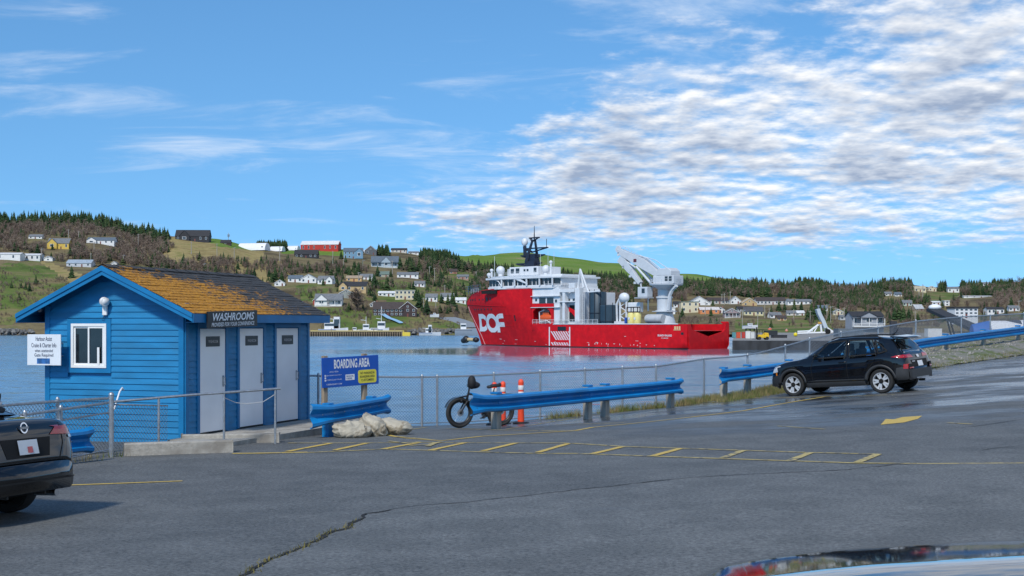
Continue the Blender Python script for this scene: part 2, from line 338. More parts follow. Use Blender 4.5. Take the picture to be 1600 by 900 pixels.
# far edge of the lot (in plan), left to right: behind the fence
EDGE = [Vector((-40, 8, -2.4)), Vector((-22, 17, -2.4)), Vector((-13.5, 26, -2.4)), Vector((-9.8, 31.5, -2.45))] + [Vector((p.x+(-.1 if i < 3 else -.25), p.y+.45, p.z-1.2)) for i, p in enumerate(FP)] + [Vector((50, 86, -.2))]
def edge_y(x):
    for a, b in zip(EDGE[:-1], EDGE[1:]):
        if a.x <= x <= b.x: return a.y+(b.y-a.y)*(x-a.x)/(b.x-a.x)
    return EDGE[0].y if x < EDGE[0].x else EDGE[-1].y
def build_lot():
    xs = sorted(set(list(np.arange(-40, 50.1, 1.0)) + [e.x for e in EDGE])); rows = 46; pts = []
    for x in xs:
        ye = edge_y(x); col = []
        for j in range(rows+1):
            y = -25+(ye+25)*j/rows
            xc = min(max(x, -14), 34); yc = max(y, -12); col.append(Vector((x, y, gz(xc, yc) if x > -14 else gz(-14, min(yc, 24)))))
        pts.append(col)
    mb = MB(); mb.grid(pts); mb.f = [tuple(reversed(f)) for f in mb.f]
    lot = mb.build('parking_lot', ASPH, smooth=True, kind='structure')
    # bank of broken rock and earth from the lot edge down into the harbour
    mb = MB(); rowsb = []
    for k, (out, dz) in enumerate(((-.02, -.012), (.5, -.25), (1.4, -1.2), (2.6, -2.4), (4.4, -3.6), (7.5, -6.5))):
        r = []
        for i, c in enumerate(pts):
            p = c[-1]; a = pts[max(i-1, 0)][-1]; b = pts[min(i+1, len(pts)-1)][-1]; d = Vector((b.x-a.x, b.y-a.y, 0)).normalized(); n = Vector((-d.y, d.x, 0))
            q = p+n*out+Vector((0, 0, dz)); q.z = max(q.z, -8) if k else q.z
            if k > 1: q += Vector((mn.noise(q*.8), mn.noise(q*.8+Vector((9, 0, 0))), mn.noise(q*.9+Vector((0, 7, 0)))))*.35
            r.append(q)
        rowsb.append(r)
    mb.grid(rowsb)
    mb.build('shore_bank', two_tone('bank earth and rock', (.12, .105, .09), (.2, .18, .15), 1.2, .45, .6, .9, bump=.8, bscale=6), smooth=True, kind='structure')
    return lot
LOT = build_lot()
# water
def water():
    m = bpy.data.materials.new('harbour water'); m.use_nodes = True; t = m.node_tree; b = t.nodes['Principled BSDF']; L = t.links.new
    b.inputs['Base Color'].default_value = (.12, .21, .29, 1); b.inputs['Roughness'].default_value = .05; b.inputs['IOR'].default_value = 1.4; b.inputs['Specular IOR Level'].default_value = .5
    tc = t.nodes.new('ShaderNodeTexCoord')
    def nz(s, st, d):
        mp = t.nodes.new('ShaderNodeMapping'); mp.inputs['Scale'].default_value = st; L(tc.outputs['Object'], mp.inputs[0])
        n = t.nodes.new('ShaderNodeTexNoise'); n.inputs['Scale'].default_value = s; n.inputs['Detail'].default_value = d; L(mp.outputs[0], n.inputs[0]); return n.outputs[0]
    a = nz(.9, (.6, 1.0, 1), 4); c = nz(.16, (.5, 1., 1), 3); big = nz(.012, (.5, 1.6, 1), 3)
    # wind chop: long faces toward the lot, short backs; water lies calmer in the lee of the moored ship
    wv = t.nodes.new('ShaderNodeTexWave'); wv.wave_type = 'BANDS'; wv.bands_direction = 'Y'; wv.wave_profile = 'SAW'; L(tc.outputs['Object'], wv.inputs[0])
    wv.inputs['Scale'].default_value = .16; wv.inputs['Distortion'].default_value = 7.0; wv.inputs['Detail'].default_value = 3; wv.inputs['Detail Scale'].default_value = 1.6
    h = math_node(t, 'ADD', math_node(t, 'MULTIPLY', wv.outputs['Fac'], .20), math_node(t, 'MULTIPLY_ADD', c, .25, math_node(t, 'MULTIPLY', a, .10)))
    def sm(x, lo, hi, p, q):
        mr = t.nodes.new('ShaderNodeMapRange'); mr.interpolation_type = 'SMOOTHSTEP'; L(x, mr.inputs[0])
        for i, v in enumerate((lo, hi, p, q)): mr.inputs[i+1].default_value = v
        return mr.outputs[0]
    mp = t.nodes.new('ShaderNodeMapping'); mp.vector_type = 'POINT'; mp.inputs['Location'].default_value = (-18*.011, -300*.0095, 0); mp.inputs['Scale'].default_value = (.011, .0095, 0); L(tc.outputs['Object'], mp.inputs[0])
    ln = t.nodes.new('ShaderNodeVectorMath'); ln.operation = 'LENGTH'; L(mp.outputs[0], ln.inputs[0])
    lee = sm(ln.outputs['Value'], .35, 1.0, .16, 1.0)
    bp = t.nodes.new('ShaderNodeBump'); bp.inputs['Distance'].default_value = 1.0; L(math_node(t, 'MULTIPLY', lee, sm(big, .36, .6, .55, 1.0)), bp.inputs['Strength']); L(h, bp.inputs['Height']); L(bp.outputs[0], b.inputs['Normal'])
    return m
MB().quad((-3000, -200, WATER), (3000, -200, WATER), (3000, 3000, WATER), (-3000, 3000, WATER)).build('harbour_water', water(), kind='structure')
# ------------------------------------------------------------------ far shore: hills given as rows of (pixel row, distance) per bearing
PROF = {
 -500: [(523, 760), (512, 775), (465, 830), (400, 1000), (350, 1180), (330, 1350)],
 0:    [(523, 760), (510, 772), (465, 830), (400, 1000), (362, 1180), (341, 1350)],
 130:  [(523, 762), (510, 774), (465, 840), (405, 1000), (368, 1180), (342, 1350)],
 230:  [(523, 765), (508, 780), (470, 850), (420, 1000), (385, 1150), (361, 1300)],
 270:  [(523, 765), (508, 780), (478, 830), (430, 930), (390, 1060), (368, 1170)],
 330:  [(523, 766), (508, 780), (480, 830), (440, 930), (400, 1050), (368, 1180)],
 400:  [(523, 768), (508, 782), (480, 830), (448, 930), (412, 1060), (382, 1220)],
 520:  [(523, 770), (508, 785), (478, 840), (448, 930), (418, 1080), (389, 1300)],
 620:  [(523, 772), (508, 786), (480, 850), (450, 950), (420, 1120), (393, 1400)],
 700:  [(523, 775), (509, 790), (484, 850), (450, 980), (415, 1250), (398, 1500)],
 800:  [(523, 780), (510, 800), (488, 880), (455, 1050), (423, 1300), (394, 1750)],
 880:  [(523, 790), (511, 810), (490, 880), (458, 1050), (428, 1330), (401, 1780)],
 950:  [(523, 795), (511, 815), (491, 880), (462, 1050), (433, 1380), (409, 1800)],
 1060: [(523, 800), (513, 820), (494, 900), (468, 1050), (439, 1400), (427, 1800)],
 1140: [(522, 640), (514, 700), (496, 880), (470, 1050), (448, 1400), (434, 1700)],
 1200: [(522, 610), (514, 690), (498, 880), (474, 1050), (455, 1350), (446, 1600)],
 1260: [(522, 600), (514, 680), (499, 870), (476, 1030), (455, 1300), (441, 1500)],
 1330: [(522, 600), (514, 680), (499, 850), (478, 1000), (462, 1250), (452, 1500)],
 1400: [(522, 600), (514, 670), (499, 840), (478, 1000), (455, 1200), (440, 1400)],
 1460: [(522, 600), (514, 670), (499, 840), (478, 1000), (460, 1200), (449, 1450)],
 1530: [(522, 600), (514, 670), (499, 840), (476, 1000), (458, 1250), (447, 1500)],
 1600: [(522, 600), (514, 660), (496, 830), (470, 1000), (452, 1200), (438, 1450)],
 2100: [(522, 600), (514, 660), (496, 830), (460, 1000), (440, 1200), (425, 1400)]}
_pk = sorted(PROF)
def prof(px):
    px = min(max(px, _pk[0]), _pk[-1]-1e-6)
    i = max(k for k in range(len(_pk)-1) if _pk[k] <= px); t = (px-_pk[i])/(_pk[i+1]-_pk[i]); t = t*t*(3-2*t)
    return [(a[0]+(b[0]-a[0])*t, a[1]+(b[1]-a[1])*t) for a, b in zip(PROF[_pk[i]], PROF[_pk[i+1]])]
def hill_d(px, py):
    """distance at which the terrain shows at this pixel"""
    p = prof(px)
    if py >= p[0][0]: return p[0][1]
    for a, b in zip(p[:-1], p[1:]):
        if b[0] <= py <= a[0]: return a[1]+(b[1]-a[1])*(a[0]-py)/(a[0]-b[0])
    return p[-1][1]
def H(px, py, fallback=True):
    """first point of the hillside under this pixel"""
    d = P(px, py, 1.0); h = TBVH.ray_cast(d*300, d.normalized())
    if h[0] is not None: return h[0]
    if not fallback: return None
    p = prof(px)[-1]; dd = p[1]-40; x = (px-800)/F*dd; h = TBVH.ray_cast(Vector((x, dd, 900)), Vector((0, 0, -1))); return h[0]
def inpoly(x, y, poly):
    c = False; n = len(poly)
    for i in range(n):
        (x1, y1), (x2, y2) = poly[i], poly[(i+1) % n]
        if (y1 > y) != (y2 > y) and x < (x2-x1)*(y-y1)/(y2-y1)+x1: c = not c
    return c
GREEN = [[(690, 398), (780, 388), (960, 402), (1060, 420), (1180, 428), (1165, 446), (1060, 440), (940, 433), (820, 424), (740, 415)],
         [(440, 396), (470, 380), (560, 385), (540, 400)], [(320, 372), (380, 374), (400, 392), (340, 384)],
         [(500, 515), (500, 478), (590, 488), (600, 470), (660, 492), (725, 505), (725, 514)],
         [(0, 412), (60, 408), (110, 440), (110, 500), (0, 505)], [(600, 470), (560, 470), (590, 438), (690, 440), (720, 470), (640, 480)],
         [(1440, 458), (1500, 456), (1495, 472), (1448, 472)], [(1150, 500), (1300, 500), (1300, 520), (1150, 520)], [(660, 425), (740, 425), (740, 480), (690, 470)],
         [(460, 445), (520, 442), (500, 480), (470, 470)], [(1580, 488), (1620, 488), (1620, 500), (1580, 500)]]
DRY = [[(250, 372), (330, 366), (420, 390), (400, 412), (280, 410), (250, 395)], [(340, 412), (440, 408), (470, 440), (380, 440)], [(60, 405), (130, 430), (130, 500), (100, 500)], [(930, 403), (975, 406), (960, 420), (925, 415)]]
def build_terrain():
    cols = list(np.arange(-500, 2101, 7.0)); rows = []
    TT = [0, .25, .5, .75, 1]
    verts = []; att = []
    NR = 60
    for px in cols:
        p = prof(px); z = [(HY-a)/F*d for a, d in p]; d = [q[1] for q in p]
        z[0] = -6.6 if px < 1130 else -4.6
        if px < 1130: d0 = [d[0]-4]+d[1:]; d = d0
        zz = z+[z[-1]-18, z[-1]-90]; dd = d+[d[-1]+260, d[-1]+900]
        # smooth profile through the levels
        s = np.concatenate([[0], np.cumsum(np.diff(dd))]); q = np.concatenate([np.linspace(dd[0], dd[5], NR), np.linspace(dd[5]+30, dd[-1], 8)])
        zi = np.interp(q, dd, zz)
        k = np.array([.25, .5, .25]); zs = zi.copy()
        for _ in range(3): zs[2:-1] = (zs[1:-2]+2*zs[2:-1]+zs[3:])/4
        for dist, h in zip(q, zs):
            x = (px-800)/F*dist
            n = mn.noise(Vector((x*.02, dist*.02, 0)))*2.2+mn.noise(Vector((x*.007, dist*.007, 4)))*4
            f = min(1, max(0, (h+5.5)/12))
            h2 = h+n*f; verts.append((x, dist, h2)); py = HY-h2/dist*F
            g = 0; dr = 0; fl = 0
            for poly in GREEN:
                if inpoly(px, py, poly): g = 1; fl = 1 if (poly is GREEN[0] or poly is GREEN[1] or poly is GREEN[2]) else fl
            for poly in DRY:
                if inpoly(px, py, poly): dr = 1
            att.append((g, dr, fl))
    nr = NR+8; faces = [(i*nr+j, (i+1)*nr+j, (i+1)*nr+j+1, i*nr+j+1) for i in range(len(cols)-1) for j in range(nr-1)]
    me = bpy.data.meshes.new('hillside'); me.from_pydata(verts, [], faces); me.polygons.foreach_set('use_smooth', [True]*len(faces))
    a = me.attributes.new('cover', 'FLOAT_COLOR', 'POINT'); at = np.zeros((len(verts), 4), np.float32); at[:, :3] = att; a.data.foreach_set('color', at.ravel())
    m = bpy.data.materials.new('scrub and grass hillside'); m.use_nodes = True; t = m.node_tree; b = t.nodes['Principled BSDF']; L = t.links.new
    tc = t.nodes.new('ShaderNodeTexCoord'); at = t.nodes.new('ShaderNodeAttribute'); at.attribute_name = 'cover'; sp = t.nodes.new('ShaderNodeSeparateColor'); L(at.outputs['Color'], sp.inputs[0])
    def nz(s, d=5):
        n = t.nodes.new('ShaderNodeTexNoise'); n.inputs['Scale'].default_value = s; n.inputs['Detail'].default_value = d; L(tc.outputs['Object'], n.inputs[0]); return n.outputs[0]
    def ramp(x, cs):
        r = t.nodes.new('ShaderNodeValToRGB'); L(x, r.inputs[0]); e = r.color_ramp.elements
        e[0].position, e[0].color = cs[0][0], cs[0][1]+(1,); e[1].position, e[1].color = cs[-1][0], cs[-1][1]+(1,)
        for p_, c_ in cs[1:-1]: e.new(p_).color = c_+(1,)
        return r.outputs[0]
    base = ramp(nz(.035), [(.3, (.075, .06, .035)), (.45, (.14, .11, .06)), (.55, (.2, .16, .085)), (.7, (.12, .13, .045))])
    grn = ramp(nz(.045, 7), [(.3, (.06, .08, .025)), (.44, (.10, .145, .035)), (.52, (.14, .155, .05)), (.6, (.20, .165, .08)), (.72, (.13, .095, .05))])
    dry = ramp(nz(.08), [(.3, (.22, .17, .07)), (.55, (.32, .25, .11)), (.7, (.2, .19, .06))])
    def mix(f, a_, b_):
        x = t.nodes.new('ShaderNodeMix'); x.data_type = 'RGBA'; L(f, x.inputs[0]); L(a_, x.inputs[6]); L(b_, x.inputs[7]); return x.outputs[2]
    wob = nz(.06, 6)
    def edge(s):
        q = t.nodes.new('ShaderNodeMapRange'); q.interpolation_type = 'SMOOTHSTEP'; L(math_node(t, 'ADD', s, math_node(t, 'MULTIPLY', math_node(t, 'SUBTRACT', wob, .5), 1.9)), q.inputs[0]); q.inputs[1].default_value = .35; q.inputs[2].default_value = .6; return q.outputs[0]
    c = mix(edge(sp.outputs[1]), base, dry); c = mix(edge(sp.outputs[0]), c, grn)
    fld = ramp(nz(.02), [(.3, (.10, .17, .035)), (.5, (.14, .225, .04)), (.66, (.19, .23, .07)), (.74, (.26, .22, .11))]); c = mix(edge(sp.outputs[2]), c, fld)
    L(c, b.inputs['Base Color']); b.inputs['Roughness'].default_value = .95; b.inputs['Specular IOR Level'].default_value = .1
    bp = t.nodes.new('ShaderNodeBump'); bp.inputs['Strength'].default_value = .7; bp.inputs['Distance'].default_value = 2.0; L(nz(.3), bp.inputs['Height']); L(bp.outputs[0], b.inputs['Normal'])
    me.materials.append(m); ob('hillside', me, kind='structure')
    global TBVH; TBVH = BVHTree.FromPolygons([Vector(v) for v in verts], faces)
    # land behind the ships' quay on the right, and the low wharf yard
    mb = MB(); z = -3.72
    top = [(53.2, 309), (76, 303), (82, 240), (70, 170), (52, 120), (46, 92), (60, 60), (140, 60), (900, 700), (280, 720), (110, 720), (112, 640)]
    mb.add([(x, y, z) for x, y in top], [tuple(range(len(top)))])
    mb.build('harbour_yard', two_tone('yard gravel', (.2, .195, .185), (.27, .25, .225), .06, .4, .6, .95, bump=.4, bscale=2, s3=.5), kind='structure')
    mb = MB(); w = [(112, 640), (53.2, 309), (76, 303), (82, 240), (70, 170), (52, 120), (46, 92), (60, 60)]
    for (x1, y1), (x2, y2) in zip(w[:-1], w[1:]): mb.quad((x1, y1, -7), (x2, y2, -7), (x2, y2, z), (x1, y1, z))
    mb.build('quay_face', mat('dark quay piling', (.03, .03, .032), .8, var=.5, scale=.8, stretch=(1, 1, .2)), kind='structure')
build_terrain()
# ------------------------------------------------------------------ shared near materials
BLUE = two_tone('blue clapboard paint', (.005, .185, .40), (.012, .15, .30), 1.4, .5, .72, .55, bump=.15, bscale=60, s3=3.5, stretch=(1, .35, 1.4))
BLUE2 = mat('blue trim paint', (.004, .165, .38), .45, var=.10, scale=3)
WHITE = mat('white paint', (.78, .79, .80), .45, var=.05, scale=3)
VINYL = mat('white vinyl', (.8, .8, .79), .35, var=.03)
CONC = two_tone('weathered concrete', (.36, .34, .30), (.24, .22, .19), 2.5, .45, .65, .9, bump=.35, bscale=25)
GALV = mat('galvanised steel', (.42, .44, .46), .42, metal=.75, var=.2, scale=14)
BLACKP = mat('black plastic', (.012, .012, .013), .45, var=.2)
WOOD = mat('weathered timber', (.30, .24, .17), .85, var=.35, scale=5, stretch=(6, 6, .6), bump=.3, bscale=20)
# ------------------------------------------------------------------ washroom building
def washroom():
    ux, uy = .316, .949; C = Vector((-6.2, 24.2, -2.20)); rz = math.atan2(uy, ux)
    W_ = 3.12; Ln = 5.03; ZW = 2.62; RZ = 3.36; OV = .42; GF = .36; GB = .22
    t = thing('washroom_building', 'small blue clapboard washroom building with yellow lichen on its roof', 'building', C, rz)
    k = (RZ-.02-ZW)/(W_/2)            # roof pitch
    wall = MB()
    g = [(0, 0), (W_, 0), (W_, ZW), (W_/2, RZ-.07), (0, ZW)]
    wall.prism(g, 'x', .02, Ln-.02); wall.v = [(x, min(max(y, .02), W_-.02), z-.25 if z == 0 else z) for x, y, z in wall.v]
    wall.build('wall', BLUE2, t)
    # gable boards: lapped, each its own piece, cut round the window and by the roof slope
    ex = .1155; win = (1.70, 2.51, 1.37, 2.23); tr = .095; WY0, WY1, WZ0, WZ1 = win[0]-tr, win[1]+tr, win[2]-tr, win[3]+tr
    def board(a, b, z0, z1, face, ytop=None):
        """face 'g' gable (outward -x) or 'd' door wall (outward -y); a..b along the wall"""
        mb = MB(); lo, hi = .030, .012
        if face == 'g':
            a2, b2 = ytop if ytop else (a, b)
            pts = [(-lo, a, z0), (-lo, b, z0), (-hi, b2, z1), (-hi, a2, z1), (.02, a, z0), (.02, b, z0), (.02, b2, z1), (.02, a2, z1)]
        else:
            pts = [(b, -lo, z0), (a, -lo, z0), (a, -hi, z1), (b, -hi, z1), (b, .02, z0), (a, .02, z0), (a, .02, z1), (b, .02, z1)]
        pts = [(x+random.uniform(-.0015, .0015), y, z) for x, y, z in pts] if face == 'g' else pts
        mb.add(pts, [(1, 0, 3, 2), (0, 1, 5, 4), (2, 3, 7, 6), (3, 0, 4, 7), (1, 2, 6, 5)])
        mb.build('siding_board', BLUE, t)
    z = -.2; i = 0
    while z < RZ-.25:
        z1 = z+ex+.004
        def lim(zz): return (0.10, W_-.10) if zz <= ZW-.12 else ((zz-(ZW-.12))/k+.10, W_-.10-(zz-(ZW-.12))/k)
        a, b = lim(z); a2, b2 = lim(z1)
        if b2-a2 > .1:
            if z1 > WZ0 and z < WZ1 and a < WY0:
                board(a, WY0, z, z1, 'g', (a2, WY0)); board(WY1, b, z, z1, 'g', (WY1, b2))
            else: board(a, b, z, z1, 'g', (a2, b2))
        z += ex; i += 1
    # corner boards
    for y in (0.045, W_-.045): MB().b2((-.035, y-.055, -.22), (.03, y+.055, ZW-.05)).build('corner_board', BLUE2, t)
    MB().b2((-.0, -.036, -.22), (.10, .02, ZW)).build('corner_board', BLUE2, t)
    MB().b2((Ln-.10, -.036, -.22), (Ln, .02, ZW)).build('corner_board', BLUE2, t)
    # window
    wy0, wy1, wz0, wz1 = win
    w = MB(); x = -.04
    for a, b in (((wy0-tr, wz1), (wy1+tr, wz1+tr)), ((wy0-tr, wz0-tr), (wy1+tr, wz0)), ((wy0-tr, wz0), (wy0, wz1)), ((wy1, wz0), (wy1+tr, wz1))):
        w.b2((x, a[0], a[1]), (.02, b[0], b[1]))
    wt = w.build('window_trim', BLUE2, t)
    w = MB(); f = .055
    for a, b in (((wy0, wz1-f), (wy1, wz1)), ((wy0, wz0), (wy1, wz0+f)), ((wy0, wz0+f), (wy0+f, wz1-f)), ((wy1-f, wz0+f), (wy1, wz1-f))):
        w.b2((-.055, a[0], a[1]), (.0, b[0], b[1]))
    win_o = w.build('window', VINYL, t, bevel=.004)
    ym = (wy0+wy1)/2; f2 = .035
    s = MB()
    for a, b, xo in ((wy0+f, ym+.02, -.03), (ym-.02, wy1-f, -.012)):
        for q in (((a, wz1-f-f2), (b, wz1-f)), ((a, wz0+f), (b, wz0+f+f2)), ((a, wz0+f+f2), (a+f2, wz1-f-f2)), ((b-f2, wz0+f+f2), (b, wz1-f-f2))):
            s.b2((xo-.014, q[0][0], q[0][1]), (xo+.002, q[1][0], q[1][1]))
    s.build('sash', VINYL, win_o)
    DG = mat('dark window glass', (.012, .016, .02), .06, var=.3, spec=.6)
    for a, b, xo in ((wy0+f+f2, ym+.02-f2, -.028), (ym-.02+f2, wy1-f-f2, -.01)): MB().b2((xo, a, wz0+f+f2), (xo+.006, b, wz1-f-f2)).build('pane', DG, win_o)
    MB().b2((-.0575, wy0+.15, wz0+.06), (-.05, wy0+.2, wz0+.4)).build('latch', VINYL, win_o)
    # doors
    doors = [(.49, 1.44), (1.97, 2.95), (3.5, 4.5)]; dz0, dz1 = .1, 2.15
    for di, (a, b) in enumerate(doors):
        fr = MB()
        for c, d in (((a-.09, dz0), (a, dz1+.09)), ((b, dz0), (b+.09, dz1+.09)), ((a, dz1), (b, dz1+.09))): fr.b2((c[0], -.042, c[1]), (d[0], .02, d[1]))
        fr.build('door_frame', BLUE2, t)
        d = MB().b2((a+.012, -.026, dz0+.02), (b-.012, .015, dz1-.02)).build('door', mat('white steel door', (.88, .88, .88), .4, var=.05, scale=1.5), t, bevel=.004)
        MB().b2((a, -.02, dz0-.02), (b, .02, dz0+.018)).build('threshold', mat('dark rubber', (.02, .02, .02), .8), d)
        h = MB(); hx = b-.09; h.b2((hx-.03, -.032, .98), (hx+.03, -.0265, 1.2)); h.tube([(hx, -.03, 1.0), (hx, -.075, 1.02), (hx, -.075, 1.16), (hx, -.03, 1.18)], .011, 6)
        h.build('handle', GALV, d, smooth=True, sharp=40)
        cx = (a+b)/2; pl = MB().b2((cx-.25, -.034, 1.78), (cx+.25, -.0265, 1.98)).build('door_plaque', mat('black sign plastic', (.015, .015, .017), .35), d)
        ob('lettering', TXT['door%d' % di], pl, M=frame((cx, -.0345, 1.88), (1, 0, 0), (0, 0, 1)))
        TXT['door%d' % di].materials.append(mat('dim white lettering', (.45, .45, .46), .5))
    # boards between the doors, and the wall band over them
    spans = [(.10, .40), (1.53, 1.88), (3.04, 3.41), (4.59, 4.93)]
    z = -.1
    while z < dz1+.08:
        for a, b in spans: board(a, b, z, min(z+ex+.004, dz1+.09), 'd')
        z += ex
    MB().b2((.1, -.028, dz1+.092), (Ln-.1, .015, ZW)).build('frieze_board', BLUE2, t)
    # roof: deck, fascia, rakes, shingles in courses
    th = .035
    def roof_z(y): return RZ-k*abs(y-W_/2)
    y0, y1 = -OV, W_+OV
    for sgn, ya in ((-1, y0), (1, y1)):
        mb = MB(); ym_ = W_/2
        mb.prism([(ya, roof_z(ya)-.03), (ym_, RZ-.03), (ym_, RZ-.03-th), (ya, roof_z(ya)-.03-th)], 'x', -GF+.02, Ln+GB-.02); mb.build('roof_deck', BLUE2, t)
    for ya, s in ((y0, -1), (y1, 1)):
        zf = roof_z(ya); MB().b2((-GF, ya-.012 if s < 0 else ya-.02, zf-.20), (Ln+GB, ya+.02 if s < 0 else ya+.012, zf-.035)).build('fascia', BLUE2, t)
        MB().b2((-.0, min(ya, 0 if s < 0 else W_)+.02, zf-.20), (Ln, max(ya, 0 if s < 0 else W_)-.0, zf-.185)).build('soffit', BLUE2, t)
    for xg in (-GF, Ln+GB):
        for s in (-1, 1):
            ya = W_/2+s*(W_/2+OV); zz = roof_z(ya)
            for dn, up, th_, xo in ((.185, .10, .03, 0), (.105, .028, .03, -.022 if xg < 0 else .022)):
                mb = MB(); pp = [(W_/2, RZ-up), (W_/2, RZ-dn-.02), (ya, zz-dn), (ya, zz-up)]
                mb.prism(pp if s > 0 else pp[::-1], 'x', xg+xo-.015, xg+xo+.015); mb.build('rake_board', BLUE2, t)
    SH = shingle_mat()
    nrow = 17; slope = math.hypot(W_/2+OV, k*(W_/2+OV)); rx = math.atan(k); ncol = 17
    LX = Ln+GB+GF; cw = LX/ncol; rh = slope/nrow
    sm = MB(); sm.add([(0, 0, 0), (cw-.006, 0, 0), (cw-.006, rh*1.35, -.004), (0, rh*1.35, -.004), (0, 0, .011), (cw-.006, 0, .011), (cw-.006, rh*1.35, .0), (0, rh*1.35, .0)],
                      [(0, 1, 5, 4), (1, 2, 6, 5), (3, 0, 4, 7), (4, 5, 6, 7)])
    me = sm.mesh('shingle', SH)
    half = sm2 = MB(); sm2.add([(x*.5, y, z) for x, y, z in sm.v], [(0, 1, 5, 4), (1, 2, 6, 5), (3, 0, 4, 7), (4, 5, 6, 7)]); meh = sm2.mesh('shingle', SH)
    for r in range(nrow):
        off = (r % 2)*.5
        for c in range(ncol+(1 if off else 0)):
            x0 = -GF+(c-off)*cw; m_ = me
            if x0 < -GF-.01: x0 = -GF; m_ = meh
            elif c == ncol: m_ = meh
            Y = -OV-.02+r*rh*math.cos(rx); Z = roof_z(-OV)-.02*k+r*rh*math.sin(rx)-.022
            ob('shingle', m_, t, loc=(x0+random.uniform(-.004, .004), Y+random.uniform(-.006, .006), Z+random.uniform(0, .007)), rot=(rx+random.uniform(-.012, .02), random.uniform(-.008, .008), random.uniform(-.008, .008)))
    # far slope as one felt sheet of courses (hidden from this side), and the ridge cap
    fs = MB()
    for r in range(nrow):
        ya, yb = W_+OV-r*(W_/2+OV)/nrow, W_+OV-(r+1.2)*(W_/2+OV)/nrow
        fs.prism([(ya, roof_z(ya)-.015), (ya, roof_z(ya)-.026), (max(yb, W_/2), roof_z(max(yb, W_/2))-.026), (max(yb, W_/2), roof_z(max(yb, W_/2))-.022)], 'x', -GF, Ln+GB)
    fs.build('rear_shingles', SH, t)
    for c in range(14):
        x = -GF+c*LX/14; mb = MB()
        for s in (-1, 1): mb.add([(x, W_/2, RZ+.012), (x+LX/14*1.1, W_/2, RZ+.002), (x+LX/14*1.1, W_/2+s*.13, RZ+.002-k*.13), (x, W_/2+s*.13, RZ+.012-k*.13)], [(0, 1, 2, 3) if s < 0 else (3, 2, 1, 0)])
        mb.build('ridge_cap', SH, t)
    # small round vent at the left eave
    MB().lathe([(.045, 0), (.045, .05), (.02, .06)], (-.02, W_+.12, ZW-.12), 10, Matrix.Rotation(R(-90), 3, 'Y')).build('vent_cap', GALV, t, smooth=True, sharp=40)
    # WASHROOMS sign hung from the eave
    M = frame(C, (ux, uy, 0), (-uy, ux, 0))
    o_ = M @ Vector((.98, -OV-.045, ZW-.30)); ang = .06
    sg = thing('washrooms_sign', 'black sign reading WASHROOMS hung below the eave over the first door', 'sign', o_, rz)
    Q = Matrix.Rotation(R(-1.5), 3, 'Y')
    MB().box((.0, 0, .0), (1.84, .03, .32), Q).build('board', mat('black sign board', (.012, .012, .014), .4, var=.2), sg)
    Mt = frame((.02, -.0175, .05), Q @ Vector((1, 0, 0)), (0, 0, 1)); ob('lettering', TXT['wash'], sg, M=Mt); ob('lettering', TXT['wash2'], sg, M=frame((-.0, -.0175, -.095), Q @ Vector((1, 0, 0)), (0, 0, 1)))
    for q in ('wash', 'wash2'): TXT[q].materials.append(mat('white lettering', (.9, .9, .9), .5))
    br = MB(); br.b2((-.6, .0, .1), (-.58, .25, .14)); br.b2((.58, .0, .1), (.6, .25, .14)); br.build('bracket', GALV, sg)
    # notice board standing off the gable wall
    lx = lambda px: None
    sb = thing('notice_sign', 'white notice sign with dark lettering beside the washroom window', 'sign', M @ Vector((-.28, 2.52, 1.72)), rz-R(90))
    # local x now runs across the gable to the right, local y into the wall
    MB().box((-.43, 0, 0), (.78, .02, .60)).build('panel', mat('white sign panel', (.72, .75, .78), .4, var=.05), sg if False else sb, bevel=.003)
    INK = mat('navy ink', (.03, .045, .10), .5)
    for q, z in (('s1', .215), ('s2', .09), ('s3', -.015), ('s4', -.11)):
        TXT[q].materials.append(INK); ob('lettering', TXT[q], sb, M=frame((-.43, -.0105, z), (1, 0, 0), (0, 0, 1)))
    pn = MB().b2((-.59, -.013, -.27), (-.29, -.0105, -.165)).build('picture', mat('blue print', (.03, .13, .36), .5, var=.6, scale=9), sb)
    st = MB(); st.tube([(-.2, .01, .12), (-.2, .27, .12)], .014, 6); st.tube([(-.2, .01, -.12), (-.2, .27, -.12)], .014, 6); st.build('standoff', GALV, sb)
    # twin-head floodlight under the gable
    fl = thing('floodlight', 'white twin-head floodlight on the blue gable wall', 'light', M @ Vector((-.03, 1.72, 2.55)), rz-R(90))
    MB().b2((-.05, -.05, -.16), (.05, .0, .02)).build('base', VINYL, fl, bevel=.01)
    for s, a in ((-1, 1), (1, 0)):
        hd = MB(); d = Vector((s*-.9 if a else -.25, -.45, -.05 if a else .02)).normalized(); c0 = Vector((-.03+(.09 if not a else -.02), -.07, .10))
        Mh = d.to_track_quat('Z', 'Y').to_matrix(); hd.lathe([(.03, -.02), (.055, .02), (.075, .08), (.085, .15), (.07, .155)] if a else [(.02, -.06), (.07, -.03), (.09, .04), (.08, .09), (.05, .12)], c0, 12, Mh); hd.build('lamp_head', VINYL, fl, smooth=True, sharp=50)
    MB().tube([(0, -.03, -.15), (-.03, -.06, -.22), (-.08, -.05, -.21)], .008, 5).build('cable', BLACKP, fl)
